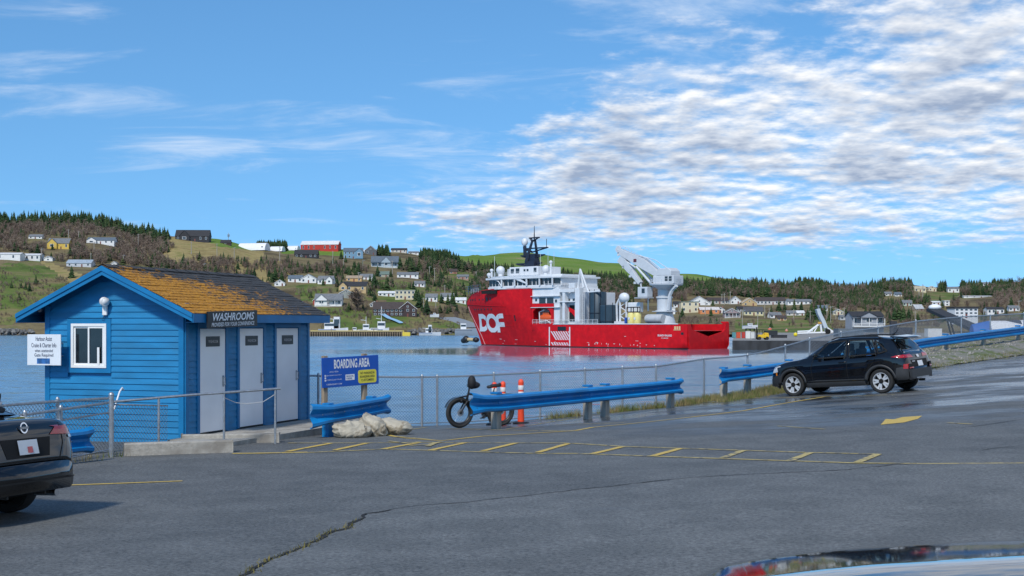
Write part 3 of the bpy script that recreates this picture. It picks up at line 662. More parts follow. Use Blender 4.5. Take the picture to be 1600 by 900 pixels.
def shingle_mat():
    m = mat('asphalt shingles with lichen', (.045, .047, .05), .9, var=.3, scale=40, bump=.5, bscale=90); t = m.node_tree; b = t.nodes['Principled BSDF']; L = t.links.new
    src = b.inputs['Base Color'].links[0].from_socket
    g = t.nodes.new('ShaderNodeNewGeometry'); mp = t.nodes.new('ShaderNodeMapping'); mp.inputs['Rotation'].default_value = (0, 0, -math.atan2(.949, .316)); L(g.outputs['Position'], mp.inputs[0])
    sp = t.nodes.new('ShaderNodeSeparateXYZ'); L(mp.outputs[0], sp.inputs[0])
    # distance along the building: lichen grows on the seaward half
    C = Matrix.Rotation(-math.atan2(.949, .316), 3, 'Z') @ Vector((-6.2, 24.2, 0))
    al = math_node(t, 'SUBTRACT', sp.outputs[0], C.x)
    def nz(s, d, st=(1, 1, 1)):
        q = t.nodes.new('ShaderNodeMapping'); q.inputs['Scale'].default_value = st; L(mp.outputs[0], q.inputs[0])
        n = t.nodes.new('ShaderNodeTexNoise'); n.inputs['Scale'].default_value = s; n.inputs['Detail'].default_value = d; n.inputs['Roughness'].default_value = .65; n.inputs['Distortion'].default_value = .6; L(q.outputs[0], n.inputs[0]); return n.outputs[0]
    n = math_node(t, 'ADD', math_node(t, 'MULTIPLY', nz(8.5, 8, (.8, 1.6, 1.6)), .66), math_node(t, 'MULTIPLY', nz(1.3, 3), .34))
    thr = t.nodes.new('ShaderNodeMapRange'); thr.clamp = True; L(al, thr.inputs[0]); thr.inputs[1].default_value = 0.4; thr.inputs[2].default_value = 4.6; thr.inputs[3].default_value = .36; thr.inputs[4].default_value = .63
    ht = t.nodes.new('ShaderNodeMapRange'); L(sp.outputs[2], ht.inputs[0]); ht.inputs[1].default_value = .85; ht.inputs[2].default_value = 1.2; ht.inputs[3].default_value = 0; ht.inputs[4].default_value = .22
    lo = t.nodes.new('ShaderNodeMapRange'); L(sp.outputs[2], lo.inputs[0]); lo.inputs[1].default_value = .2; lo.inputs[2].default_value = .75; lo.inputs[3].default_value = -.05; lo.inputs[4].default_value = 0
    d = math_node(t, 'SUBTRACT', n, math_node(t, 'ADD', math_node(t, 'ADD', thr.outputs[0], ht.outputs[0]), lo.outputs[0]))
    f = t.nodes.new('ShaderNodeMapRange'); f.interpolation_type = 'SMOOTHSTEP'; L(d, f.inputs[0]); f.inputs[1].default_value = -.02; f.inputs[2].default_value = .06
    r = t.nodes.new('ShaderNodeValToRGB'); L(nz(22, 4), r.inputs[0]); e = r.color_ramp.elements; e[0].position = .34; e[0].color = (.11, .06, .015, 1); e[1].position = .72; e[1].color = (.56, .31, .04, 1); e.new(.5).color = (.46, .19, .008, 1)
    mx = t.nodes.new('ShaderNodeMix'); mx.data_type = 'RGBA'; L(f.outputs[0], mx.inputs[0]); L(src, mx.inputs[6]); L(r.outputs[0], mx.inputs[7]); L(mx.outputs[2], b.inputs['Base Color'])
    return m
washroom()
# ------------------------------------------------------------------ concrete ramp kerbs, slab and handrails by the washroom
def kerb_block(name, label, pts, w, h, group=None):
    """low concrete block along ground points; top follows, foot sunk"""
    c = sum(pts, Vector())/len(pts); mb = MB(); L_, R_ = [], []
    for i, p in enumerate(pts):
        d = (pts[min(i+1, len(pts)-1)]-pts[max(i-1, 0)]); d.z = 0; d.normalize(); n = Vector((-d.y, d.x, 0))*w/2; L_.append(p+n-c); R_.append(p-n-c)
    up = Vector((0, 0, h)); dn = Vector((0, 0, -.15)); vs = []; fs = []
    for a, b in zip(L_, R_): vs += [a+dn, a+up, b+up, b+dn]
    n = len(pts)
    for i in range(n-1):
        for k in range(4): fs.append((i*4+k, i*4+(k+1) % 4, (i+1)*4+(k+1) % 4, (i+1)*4+k))
    fs += [(0, 1, 2, 3), tuple((n-1)*4+k for k in (3, 2, 1, 0))]
    mb.add(vs, fs); o = mb.build(name, CONC, bevel=.02, label=label, cat='kerb'); o.location = c; return o
def near_concrete():
    a = G(182, 713); b = G(362, 707); kerb_block('concrete_kerb', 'low pale concrete kerb wall beside the gate post', [a+Vector((0.08, .1, 0)), (a+b)/2+Vector((0, .1, 0)), b+Vector((0, .1, 0))], .2, .21)
    # raised walkway slab along the doors
    ux, uy = .316, .949; C = Vector((-6.2, 24.2, 0)); rz = math.atan2(uy, ux)
    mb = MB(); z1 = -2.12; p = lambda s, q: (C.x+ux*s+uy*q, C.y+uy*s-ux*q)
    pl = [p(-.55, .0), p(-.55, 1.35), p(3.2, 1.45), p(5.3, 1.55), p(5.6, .0)]
    pl = pl[::1]
    mb.prism(pl, 'z', -2.6, z1); mb.build('concrete_walkway', CONC, kind='structure')
    a, b = G(284, 693), G(437, 691)
    kerb_block('concrete_kerb', 'short concrete kerb along the walkway below the handrail post', [a, (a+b)/2, b], .16, .17)
    # handrail: long sloping pipe with posts
    pts = [P(175, 628, 22.2), P(300, 617, 22.9), P(350, 613.5, 23.2), P(438, 607, 23.8)]
    hr = thing('pipe_handrail', 'galvanised pipe handrail sloping up past the washroom doors', 'handrail', (pts[2].x, pts[2].y, gz(pts[2].x, pts[2].y)))
    o = hr.location.copy(); mb = MB().tube([q-o for q in pts], .024, 8); mb.build('rail', GALV, hr, smooth=True, sharp=50)
    for px, pyb, d, top in ((248, 690, 22.6, 621.5), (350, 697, 23.2, 613.5), (430, 686, 23.75, 607.7)):
        t = P(px, top, d); bz = gz(t.x, t.y)-.05; MB().tube([Vector((t.x, t.y, bz))-o, t-o], .021, 8).build('post', GALV, hr, smooth=True, sharp=50)
    # cord and rag tied between the handrail and the second door
    a = P(352, 622, 23.2); b = P(430, 616, 23.75); m1 = P(385, 631, 23.5); m2 = P(411, 628, 23.6)
    cd_ = thing('rope', 'thin pale rope slung between two handrail posts', 'rope', m1)
    MB().tube([q-m1 for q in (a, P(368, 629, 23.4), m1, m2, b)], .006, 5).build('strand', mat('pale rope', (.5, .5, .48), .8), cd_)
    # bent white grab pipe behind the fence, against the gable
    gp = thing('grab_rail', 'bent white pipe end rising behind the gate post', 'handrail', P(178, 640, 22.5))
    MB().tube([(0, 0, 0), Vector(P(187, 612, 22.9))-P(178, 640, 22.5), Vector(P(191, 606, 23.0))-P(178, 640, 22.5), Vector(P(193, 609, 23.1))-P(178, 640, 22.5)], .015, 8).build('pipe', WHITE, gp, smooth=True, sharp=60)
near_concrete()
# ------------------------------------------------------------------ chain link fence
def fence_run(name, label, tops, H_, post_ids, mesh_pitch=.075, wire=.0044, rail_r=.022, base_rail=True, group=None, mid=None, skip_mesh=False):
    """tops: list of top points, ground line is H_ below"""
    o = tops[0]-Vector((0, 0, H_)); t = thing(name, label, 'fence', o, group=group)
    cum = [0]
    for a, b in zip(tops[:-1], tops[1:]): cum.append(cum[-1]+(b-a).length)
    def at(s):
        s = min(max(s, 0), cum[-1])
        for i in range(len(cum)-1):
            if s <= cum[i+1]: u = (s-cum[i])/(cum[i+1]-cum[i]); return tops[i].lerp(tops[i+1], u)-o
        return tops[-1]-o
    up = Vector((0, 0, 1))
    n = max(2, int(cum[-1]/1.2)); pl = [at(cum[-1]*i/n) for i in range(n+1)]
    MB().tube(pl, rail_r, 6).build('top_rail', GALV, t, smooth=True, sharp=50)
    if base_rail: MB().tube([p-up*(H_-.06) for p in pl], .012, 5).build('bottom_rail', GALV, t, smooth=True, sharp=50)
    if mid: MB().tube([p-up*mid for p in pl], .015, 6).build('mid_rail', GALV, t, smooth=True, sharp=50)
    for s in post_ids:
        p = at(s); q = MB().tube([p-up*(H_+.12), p+up*.03], .03, 8).build('post', GALV, t, smooth=True, sharp=50)
        MB().lathe([(.034, 0), (.034, .02), (.012, .045)], p+up*.03, 8).build('post_cap', GALV, q, smooth=True, sharp=50)
    if skip_mesh: return t
    # diamond mesh: two families of wires bent slightly over each other
    mb = MB(); hh = H_-.04; k = int(cum[-1]/mesh_pitch)+int(hh/mesh_pitch)+2; seg = 1
    for fam in (1, -1):
        for i in range(-int(hh/mesh_pitch)-1, k):
            s0 = i*mesh_pitch; a, b = s0, s0+fam*hh
            lo, hi = 0.0, 1.0
            # clip to the run
            if fam > 0:
                if b < 0 or a > cum[-1]: continue
                if a < 0: lo = -a/hh
                if b > cum[-1]: hi = (cum[-1]-a)/hh
            else:
                if a < 0 or b > cum[-1]: continue
                if a > cum[-1]: lo = (a-cum[-1])/hh
                if b < 0: hi = a/hh
            if hi-lo < .02: continue
            pts = []
            for q in (lo, hi): s = s0+fam*hh*q; p = at(s)-up*(H_-.02-hh*q); pts.append(p)
            if hi >= .999: pts.append(at(s0+fam*(hh+.035))+up*.03)
            mb.tube(pts, wire, 3, cap=False)
    mb.build('chain_link', mat('galvanised wire', (.40, .42, .44), .45, metal=.6, var=.15), t, kind='stuff')
    return t
def fences():
    def cumlen(tops):
        c = [0]
        for a, b in zip(tops[:-1], tops[1:]): c.append(c[-1]+(b-a).length)
        return c
    A = FP[:5]; c = cumlen(A)
    ids = []
    def s_at(tops, px):
        c = cumlen(tops)
        for i in range(len(tops)-1):
            pa, pb = tops[i].x/tops[i].y*F+800, tops[i+1].x/tops[i+1].y*F+800
            if pa <= px <= pb: return c[i]+(c[i+1]-c[i])*(px-pa)/(pb-pa)
        return c[-1]
    fence_run('chain_link_fence', 'chain-link fence along the lot edge behind the bicycle and sign', A, 1.2, [s_at(A, p) for p in (497, 659, 683, 770, 844, 911, 970, 1025, 1099.9)])
    B = FP[4:]; fence_run('chain_link_fence', 'chain-link fence rising behind the parked SUV to the road', B, 1.2, [s_at(B, p) for p in (1168, 1227, 1265, 1314, 1372, 1431, 1502, 1545, 1600, 1700)], mesh_pitch=.10)
    # left of the washroom: fence coming toward the camera
    T = [P(174, 622, 22.3), P(90, 627, 21.2), P(0, 634, 20.0), P(-150, 646, 18.2)]
    fence_run('chain_link_fence', 'chain-link fence running from the gate post to the sedan', T, .98, [0, cumlen(T)[1], cumlen(T)[2]], mesh_pitch=.075, wire=.0044, mid=None)
    T2 = [P(171, 629, 21.9), P(95, 640, 20.4), P(39, 648, 19.3), P(-100, 668, 17.6)]
    fence_run('pipe_railing', 'low two-pipe galvanised railing in front of the side fence', T2, .86, [cumlen(T2)[1], cumlen(T2)[2]], mid=.17, skip_mesh=True, base_rail=True)
    gp = thing('gate_post', 'thick galvanised post with domed cap at the fence corner', 'post', G(174, 714))
    MB().tube([(0, 0, -.1), (0, 0, 1.03)], .042, 10).build('shaft', GALV, gp, smooth=True, sharp=50); MB().lathe([(.047, 0), (.047, .02), (.02, .05)], (0, 0, 1.03), 10).build('cap', GALV, gp, smooth=True, sharp=50)
    gt = thing('fence_panel', 'chain-link panel under the handrail beside the concrete kerb', 'fence', P(178, 700, 22.5))
    tp = [P(178, 632, 22.4), P(262, 634, 23.6)]; o = gt.location.copy(); mb = MB(); a, b = tp[0]-o, tp[1]-o; up = Vector((0, 0, 1))
    MB().tube([a, b], .014, 6).build('top_rail', GALV, gt, smooth=True)
    Ln = (b-a).length; hh = .78; q = .075
    for fam in (1, -1):
        for i in range(-12, int(Ln/q)+13):
            s0 = i*q; lo, hi = 0., 1.
            e = s0+fam*hh
            t0 = (0-s0)/(fam*hh); t1 = (Ln-s0)/(fam*hh); lo = max(0, min(t0, t1)); hi = min(1, max(t0, t1))
            if hi-lo < .03: continue
            mb.tube([a+(b-a)*((s0+fam*hh*u)/Ln)-up*(hh-hh*u) for u in (lo, hi)], .0036, 3, cap=False)
    mb.build('chain_link', MATS['galvanised wire'], gt, kind='stuff')
fences()
# ------------------------------------------------------------------ blue guard rails
RAILP = two_tone('blue guard rail paint', (.005, .19, .48), (.02, .10, .24), 5, .60, .70, .36, s3=2.5)
def guard_rail(label, tops, posts, flare0=True, flare1=True, hb=.33, timber=True, bp=None):
    """tops: points along the top edge of the W-beam (front face toward the camera)"""
    o = tops[0]-Vector((0, 0, .8)); t = thing('guard_rail', label, 'guard rail', o, group=None)
    cum = [0]
    for a, b in zip(tops[:-1], tops[1:]): cum.append(cum[-1]+(b-a).length)
    def at(s):
        s_ = min(max(s, 0), cum[-1])
        for i in range(len(cum)-1):
            if s_ <= cum[i+1]: return tops[i].lerp(tops[i+1], (s_-cum[i])/(cum[i+1]-cum[i]))-o
    def nrm(s):
        a, b = at(max(s-.3, 0)), at(min(s+.3, cum[-1])); d = b-a; d.z = 0; d.normalize(); return Vector((d.y, -d.x, 0)), d
    prof_ = [(.0, .012), (.04, .0), (.125, .03), (.13, .07), (.02, .13), (.0, .145), (.0, .185), (.02, .20), (.13, .26), (.125, .30), (.04, .33), (.0, .318)]
    n = max(8, int(cum[-1]/.16)); rows = []
    for i in range(n+1):
        s = cum[-1]*i/n; p = at(s); nn, d = nrm(s); f = 0
        e0, e1 = s, cum[-1]-s
        if flare0 and e0 < .38: f = (1-e0/.38)**.7
        if flare1 and e1 < .18: f = max(f, (1-e1/.18)*.5)
        row = []
        for u, v in prof_:
            vv = v*hb/.33; vv = vv+(vv-hb/2)*f*.38; uu = u*(1-.3*f)+.03*f
            row.append(p+nn*(uu+.10)-Vector((0, 0, vv)))
        rows.append(row)
    mb = MB(); mb.grid(rows)
    bm = mb.build('beam', RAILP, t); sd = bm.modifiers.new('thickness', 'SOLIDIFY'); sd.thickness = .006; sd.offset = 0
    for s in [cum[-1]*q for q in (.12, .25, .38, .5, .63, .75, .88)]:
        p = at(s); nn, d = nrm(s); bo = MB(); bo.lathe([(.014, 0), (.014, .012), (.006, .018)], p+nn*.10-Vector((0, 0, hb/2)), 6, nn.to_track_quat('Z', 'Y').to_matrix()); bo.build('bolt', GALV, bm)
    for s, kind in posts:
        p = at(s); nn, d = nrm(s); x = p+o; bz = gz(x.x, x.y)-.25-o.z; top = p.z+.03
        M3 = Matrix((d, -nn, Vector((0, 0, 1)))).transposed()
        wpost = MATS.get('grey rail post timber') or mat('grey rail post timber', (.36, .33, .28), .85, var=.3, scale=4, stretch=(4, 4, .5), bump=.4, bscale=18)
        po = MB().box((p.x, p.y, (bz+top)/2), (.17, .17, top-bz), M3)
        po = po.build('post', wpost if kind == 't' else RAILP, t, bevel=.01)
        if kind == 't':
            MB().box((p.x, p.y, top+.005), (.19, .19, .05), M3).build('post_cap', RAILP, po, bevel=.008)
            MB().box(p+nn*.075-Vector((0, 0, hb/2)), (.12, .08, .24), M3).build('spacer', RAILP, po)
    return t
def rails():
    def L_(tops): return sum((b-a).length for a, b in zip(tops[:-1], tops[1:]))
    A = [P(478, 636, 25.3), P(505, 633, 25.6), P(545, 627, 26.4), P(597, 618, 27.6)]
    guard_rail('short blue guard rail in front of the boarding sign', A, [(L_(A)*.22, 'b'), (L_(A)*.83, 'b')], hb=.36)
    B = [P(727, 618, 27.2), P(770, 617, 27.9), P(905, 606, 31.0), P(1000, 598, 33.0), P(1057, 592.5, 34.4)]
    l = L_(B); guard_rail('long blue guard rail in front of the parked bicycle', B, [(l*.115, 't'), (l*.55, 't'), (l*.63, 't'), (l*.965, 't')], hb=.36)
    Cc = [P(1117, 578, 36.4), P(1165, 573, 37.8), P(1260, 561, 40.6), P(1350, 545, 43.5), P(1440, 528.5, 47), P(1502, 520.5, 50), P(1600, 509, 55), P(1720, 497, 62)]
    l = L_(Cc); guard_rail('long blue guard rail climbing behind the parked SUV', Cc, [(.5, 't'), (1.9, 't'), (4.4, 't'), (6.7, 't'), (9.6, 't'), (12.8, 't'), (16.4, 't'), (20.2, 't'), (24., 't')], hb=.36, flare1=False)
    D = [P(132, 669, 20.6), P(60, 676, 19.8), P(-40, 684, 18.8), P(-140, 694, 17.9)]
    D = D[::-1]; guard_rail('blue guard rail end showing beside the black sedan', D, [(L_(D)-1.2, 't'), (L_(D)-3.0, 't')], hb=.36, flare0=False)
rails()
# ------------------------------------------------------------------ painted markings (thin sheets on the asphalt), crack, verge
YEL = two_tone('worn yellow road paint', (.55, .38, .08), (.12, .11, .09), 9, .58, .70, .7, s3=30)
YEL2 = two_tone('faded yellow road paint', (.46, .36, .13), (.10, .10, .095), 7, .49, .63, .7, s3=30)
WHT = two_tone('worn white road paint', (.42, .42, .41), (.10, .10, .105), 8, .45, .58, .6, s3=30)
def strip(name, pix, w, m, lift=.007, taper=False):
    pts = [G(*p) for p in pix]; dense = []
    for a, b in zip(pts[:-1], pts[1:]):
        n = max(1, int((b-a).length/.4)); dense += [a.lerp(b, i/n) for i in range(n)]
    dense.append(pts[-1]); rows = []
    for i, p in enumerate(dense):
        d = dense[min(i+1, len(dense)-1)]-dense[max(i-1, 0)]; d.z = 0; d.normalize(); n = Vector((-d.y, d.x, 0))*w/2*(random.uniform(.8, 1.05))
        if taper and (i == 0 or i == len(dense)-1): n *= .2
        rows.append([Vector((q.x, q.y, gz(q.x, q.y)+lift)) for q in (p+n, p, p-n)])
    mb = MB(); mb.grid(rows); mb.f = [tuple(reversed(f)) for f in mb.f]
    if mb.f:
        a, b, c = [Vector(mb.v[k]) for k in mb.f[0][:3]]
        if (b-a).cross(c-a).z < 0: mb.f = [tuple(reversed(f)) for f in mb.f]
    return mb.build(name, m, LOT)
for pix, w, m in [
    ([(450, 692.5), (660, 691.5), (886, 692.5), (974, 698), (1263, 707.5), (1372, 710)], .09, YEL2),
    ([(363, 709), (480, 707.5), (560, 704), (599, 702), (672, 704), (840, 709), (900, 709), (1127, 717), (1337, 724), (1445, 725), (1600, 724)], .10, YEL2),
    ([(363, 709), (400, 708.6), (480, 707)], .16, YEL),
    ([(597, 678), (615, 682), (637, 685), (690, 689), (753, 682), (900, 673), (926, 668), (1162, 642), (1289, 620)], .105, YEL),
    ([(636, 672), (667, 668)], .08, YEL2), ([(697, 670), (791, 672.5), (896, 674)], .07, YEL2), ([(859, 664), (975, 661)], .07, YEL2), ([(791, 671), (846, 662), (896, 654)], .06, YEL2),
    ([(1100, 624), (1240, 621.5), (1398, 617)], .09, YEL2), ([(110, 758.5), (285, 752)], .10, YEL),
    ([(1447, 587), (1571, 583.5)], .10, WHT), ([(1431, 603), (1483, 601)], .10, WHT), ([(1561, 570), (1640, 566)], .10, WHT), ([(1215, 666), (1289, 671)], .06, YEL2), ([(1480, 661), (1519, 663)], .08, YEL2), ([(1055, 630), (1130, 627)], .08, WHT)]:
    strip('painted_line', pix, w, m)
for a, b in [((449, 706), (517, 693)), ((522, 704), (573, 693)), ((599, 702), (655, 692)), ((672, 704), (728, 692)), ((755, 705), (807, 692.5)), ((840, 707.5), (888, 693.5)), ((926, 709.5), (972, 698.7)), ((1020, 713), (1064, 701)), ((1130, 716), (1162, 704)), ((1235, 720), (1267, 707.5)), ((1340, 723), (1372, 710))]:
    strip('painted_line', [a, b], .135, YEL if a[0] < 1100 else YEL2, lift=.009)
for q in ([(608, 690), (640, 694), (655, 691)], [(640, 697), (672, 695), (690, 691)], [(668, 698), (682, 692)], [(622, 683), (668, 687)]): strip('painted_line', q, .11, YEL2, lift=.013)
def arrow():
    pl = [(1376, 664), (1384, 655), (1392, 657), (1410, 652), (1441, 650), (1434, 655), (1420, 658.5), (1412, 660.5)]
    vs = [G(*p, lift=.006) for p in pl]; c = sum(vs, Vector())/len(vs); mb = MB(); mb.add([c]+vs, [(0, i+1, (i+1) % len(vs)+1) for i in range(len(vs))])
    a, b, cc = [Vector(mb.v[k]) for k in mb.f[0]]
    if (b-a).cross(cc-a).z < 0: mb.f = [tuple(reversed(f)) for f in mb.f]
    mb.build('painted_arrow', YEL, LOT)
arrow()
CRACK = [(384, 899), (427, 875), (462, 862), (489, 847), (515, 835), (550, 820), (576, 803), (600, 799), (650, 792), (725, 785.6), (812, 777), (900, 766), (966, 759), (1084, 747), (1200, 741), (1324, 734.6), (1394, 727), (1445, 725)]
def crack():
    pts = [G(*p) for p in [(340, 925)]+CRACK]; dense = []
    for a, b in zip(pts[:-1], pts[1:]):
        n = max(2, int((b-a).length/.09))
        for i in range(n): p = a.lerp(b, i/n); dense.append(p+Vector((mn.noise(p*3), mn.noise(p*3+Vector((5, 0, 0))), 0))*.07+Vector((mn.noise(p*11), mn.noise(p*11+Vector((5, 0, 0))), 0))*.03)
    rows = []; n0 = len(dense)
    for i, p in enumerate(dense):
        d = dense[min(i+1, n0-1)]-dense[max(i-1, 0)]; d.z = 0; d.normalize(); w = (.004+.026*abs(mn.noise(p*2.3))+.008)*(1-.15*i/n0)
        n = Vector((-d.y, d.x, 0))*w; rows.append([Vector((q.x, q.y, gz(q.x, q.y)+.010)) for q in (p+n, p-n)])
    mb = MB(); mb.grid(rows)
    a, b, c = [Vector(mb.v[k]) for k in mb.f[0][:3]]
    if (b-a).cross(c-a).z < 0: mb.f = [tuple(reversed(f)) for f in mb.f]
    mb.build('crack', mat('tar-dark crack', (.012, .012, .012), .95), LOT)
    # moss and grass in the open end of the crack
    g = MB()
    for i, p in enumerate(dense):
        f = i/n0
        if f > .33: break
        for _ in range(9 if f < .3 else 4):
            q = p+Vector((random.gauss(0, .03), random.gauss(0, .03), 0)); q.z = gz(q.x, q.y); h = random.uniform(.008, .035)*(1 if random.random() < .85 else 2.2); a = random.uniform(0, 6.28); w = random.uniform(.004, .009)
            dx, dy = math.cos(a)*w, math.sin(a)*w; lean = Vector((random.uniform(-.6, .6), random.uniform(-.6, .6), 1))*h
            g.add([q+Vector((dx, dy, 0)), q-Vector((dx, dy, 0)), q+lean], [(0, 1, 2)])
    g.build('crack_grass', two_tone('moss and dry grass', (.10, .095, .02), (.19, .16, .05), 3, .4, .6, .95, s3=60), kind='stuff', label='moss and grass growing in the asphalt crack', cat='grass')
crack()
def near_slab():
    """the newer, paler pour on the near side of the long crack"""
    top = [(340, 925)]+CRACK+[(1540, 724), (1700, 722)]; rows = []
    for x, y in top: rows.append([G(x, y+(1150-y)*(k/14)**1.3, .005) for k in range(15)])
    fine = []
    for a, b in zip(rows[:-1], rows[1:]):
        for i in range(4): fine.append([Vector((p.x, p.y, gz(p.x, p.y)+.005)) for p in [u.lerp(v, i/4) for u, v in zip(a, b)]])
    fine.append(rows[-1]); mb = MB(); mb.grid(fine); a, b, c = [Vector(mb.v[k]) for k in mb.f[40][:3]]
    if (b-a).cross(c-a).z < 0: mb.f = [tuple(reversed(f)) for f in mb.f]
    mb.build('asphalt_slab', ASPH2, LOT, smooth=True)
near_slab()
for pix in ([(1600, 697), (1570, 699), (1545, 702), (1530, 705)], [(1480, 670), (1520, 667), (1600, 655)], [(1100, 676), (1180, 672), (1260, 670)], [(900, 741), (930, 738)]):
    strip('crack', pix, .025, MATS['tar-dark crack'], taper=True)
# grassy verge along the fence foot, tufts, gravel bank at the right
def tufts(name, spots, label, h=(.04, .16), spread=.12, n=26, m=None, kw=.006):
    g = MB()
    for p in spots:
        for _ in range(n):
            q = p+Vector((random.gauss(0, spread), random.gauss(0, spread*.6), 0)); q.z = gz(q.x, q.y)-.005; hh = random.uniform(*h); a = random.uniform(0, 6.28); w = random.uniform(.6, 1.3)*kw
            d = Vector((math.cos(a)*w, math.sin(a)*w, 0)); lean = Vector((random.uniform(-.45, .45), random.uniform(-.45, .45), 1))*hh
            g.add([q+d, q-d, q+lean*.6-d*.5+Vector((0, 0, 0)), q+lean*.6+d*.5, q+lean+lean.cross(d)*2], [(0, 1, 2, 3), (3, 2, 4)])
    return g.build(name, m, kind='stuff', label=label, cat='grass')
GRASS1 = two_tone('verge grass', (.10, .13, .03), (.25, .2, .09), 2.5, .4, .6, .95, s3=8)
sp = [G(px+random.uniform(-3, 3), py+random.uniform(-1, 1)) for px, py in ((265, 705), (272, 705), (283, 704), (290, 705), (300, 704.5), (315, 704), (240, 707), (188, 713), (200, 712), (335, 703), (345, 703), (165, 714), (150, 717), (140, 720), (128, 722))]
tufts('weeds', sp, 'green weeds growing along the concrete kerb', h=(.04, .17), n=14, m=GRASS1)
def verge_pts(a, b, n, off):
    out = []
    for i in range(n):
        f = a+(b-a)*random.random(); 
        for (p, q) in zip(FP[:-1], FP[1:]):
            pa, pb = p.x/p.y*F+800, q.x/q.y*F+800
            if pa <= f <= pb: r = p.lerp(q, (f-pa)/(pb-pa)); r = r-Vector((0, random.uniform(*off), 1.2)); out.append(r); break
    return out
tufts('verge_grass', verge_pts(855, 900, 16, (0, .35))+verge_pts(940, 985, 26, (0, .4))+verge_pts(1000, 1060, 26, (0, .45))+verge_pts(1060, 1110, 60, (0, .8))+verge_pts(1110, 1215, 190, (0, 2.4)), 'dry verge grass tufts along the fence foot', h=(.05, .26), n=22, spread=.14, m=GRASS1, kw=.008)
def bank():
    """gravel bank between the lot and the guard rail at the right"""
    e = [G(1449, 577.5), G(1453, 576), G(1500, 569), (G(1550, 562)), G(1600, 555), G(1680, 546)]; rows = []
    for i, p in enumerate(e):
        px = p.x/p.y*F+800; far = None
        for a, b in zip(FP[:-1], FP[1:]):
            pa, pb = a.x/a.y*F+800, b.x/b.y*F+800
            if pa <= px <= pb: far = a.lerp(b, (px-pa)/(pb-pa))-Vector((0, -.35, 1.2)); break
        if i == 0: p = p+Vector((-.6, .6, 0))
        r = []
        for k in range(13):
            u = k/12; q = p.lerp(far, u); q.z = gz(q.x, q.y)+.03+.22*math.sin(min(1, u*3)*math.pi/2)*(1 if k else -.2)+mn.noise(q*1.5)*.05*(k > 0); r.append(q)
        rows.append(r)
    fine = []
    for a, b in zip(rows[:-1], rows[1:]):
        for i in range(10): fine.append([p.lerp(q, i/10)+Vector((0, 0, mn.noise(p.lerp(q, i/10)*2.1)*.05)) for p, q in zip(a, b)])
    fine.append(rows[-1]); mb = MB(); mb.grid(fine)
    mb.f = [tuple(reversed(f)) for f in mb.f]
    mb.build('gravel_bank', two_tone('gravel and dead grass', (.20, .19, .165), (.10, .125, .04), 1.1, .44, .6, .95, bump=.9, bscale=28, s3=14), smooth=True, kind='structure')
    st = MB()
    def zb(q): return q
    for _ in range(900):
        r = random.choice(fine); k = random.uniform(0, 11.9); a, b = r[int(k)], r[int(k)+1]; q = a.lerp(b, k % 1)+Vector((random.uniform(-.3, .3), random.uniform(-.3, .3), .0)); s = random.uniform(.015, .055)*(2.2 if random.random() < .05 else 1)
        v = [Vector((math.cos(t)*s*random.uniform(.7, 1.2), math.sin(t)*s*random.uniform(.7, 1.2), -.01)) for t in (0, 1.6, 3.1, 4.7)]; top = Vector((random.uniform(-.2, .2)*s, random.uniform(-.2, .2)*s, s*.8))
        st.add([q+x for x in v]+[q+top+Vector((s*.3, 0, 0)), q+top-Vector((s*.3, 0, s*.2))], [(0, 1, 4), (1, 5, 4), (1, 2, 5), (2, 3, 5), (3, 4, 5), (3, 0, 4)])
    st.build('gravel', two_tone('loose stones', (.3, .28, .25), (.16, .15, .14), .9, .4, .6, .9), kind='stuff', label='loose stones scattered on the gravel bank', cat='gravel')
    g = []
    for _ in range(260):
        r = random.choice(fine); k = random.choice([random.uniform(0, 1.2), random.uniform(0, 1.2), random.uniform(7, 11.9), random.uniform(0, 11.9)]); a, b = r[int(k)], r[int(k)+1]; g.append(a.lerp(b, k % 1))
    gm = MB()
    for p in g:
        for _ in range(16):
            q = p+Vector((random.gauss(0, .22), random.gauss(0, .15), -.02)); hh = random.uniform(.03, .13); a = random.uniform(0, 6.28); d = Vector((math.cos(a), math.sin(a), 0))*.008; gm.add([q+d, q-d, q+Vector((random.uniform(-.5, .5), random.uniform(-.5, .5), 1))*hh], [(0, 1, 2)])
    gm.build('bank_grass', GRASS1, kind='stuff', label='short grass patches on the gravel bank', cat='grass')
bank()
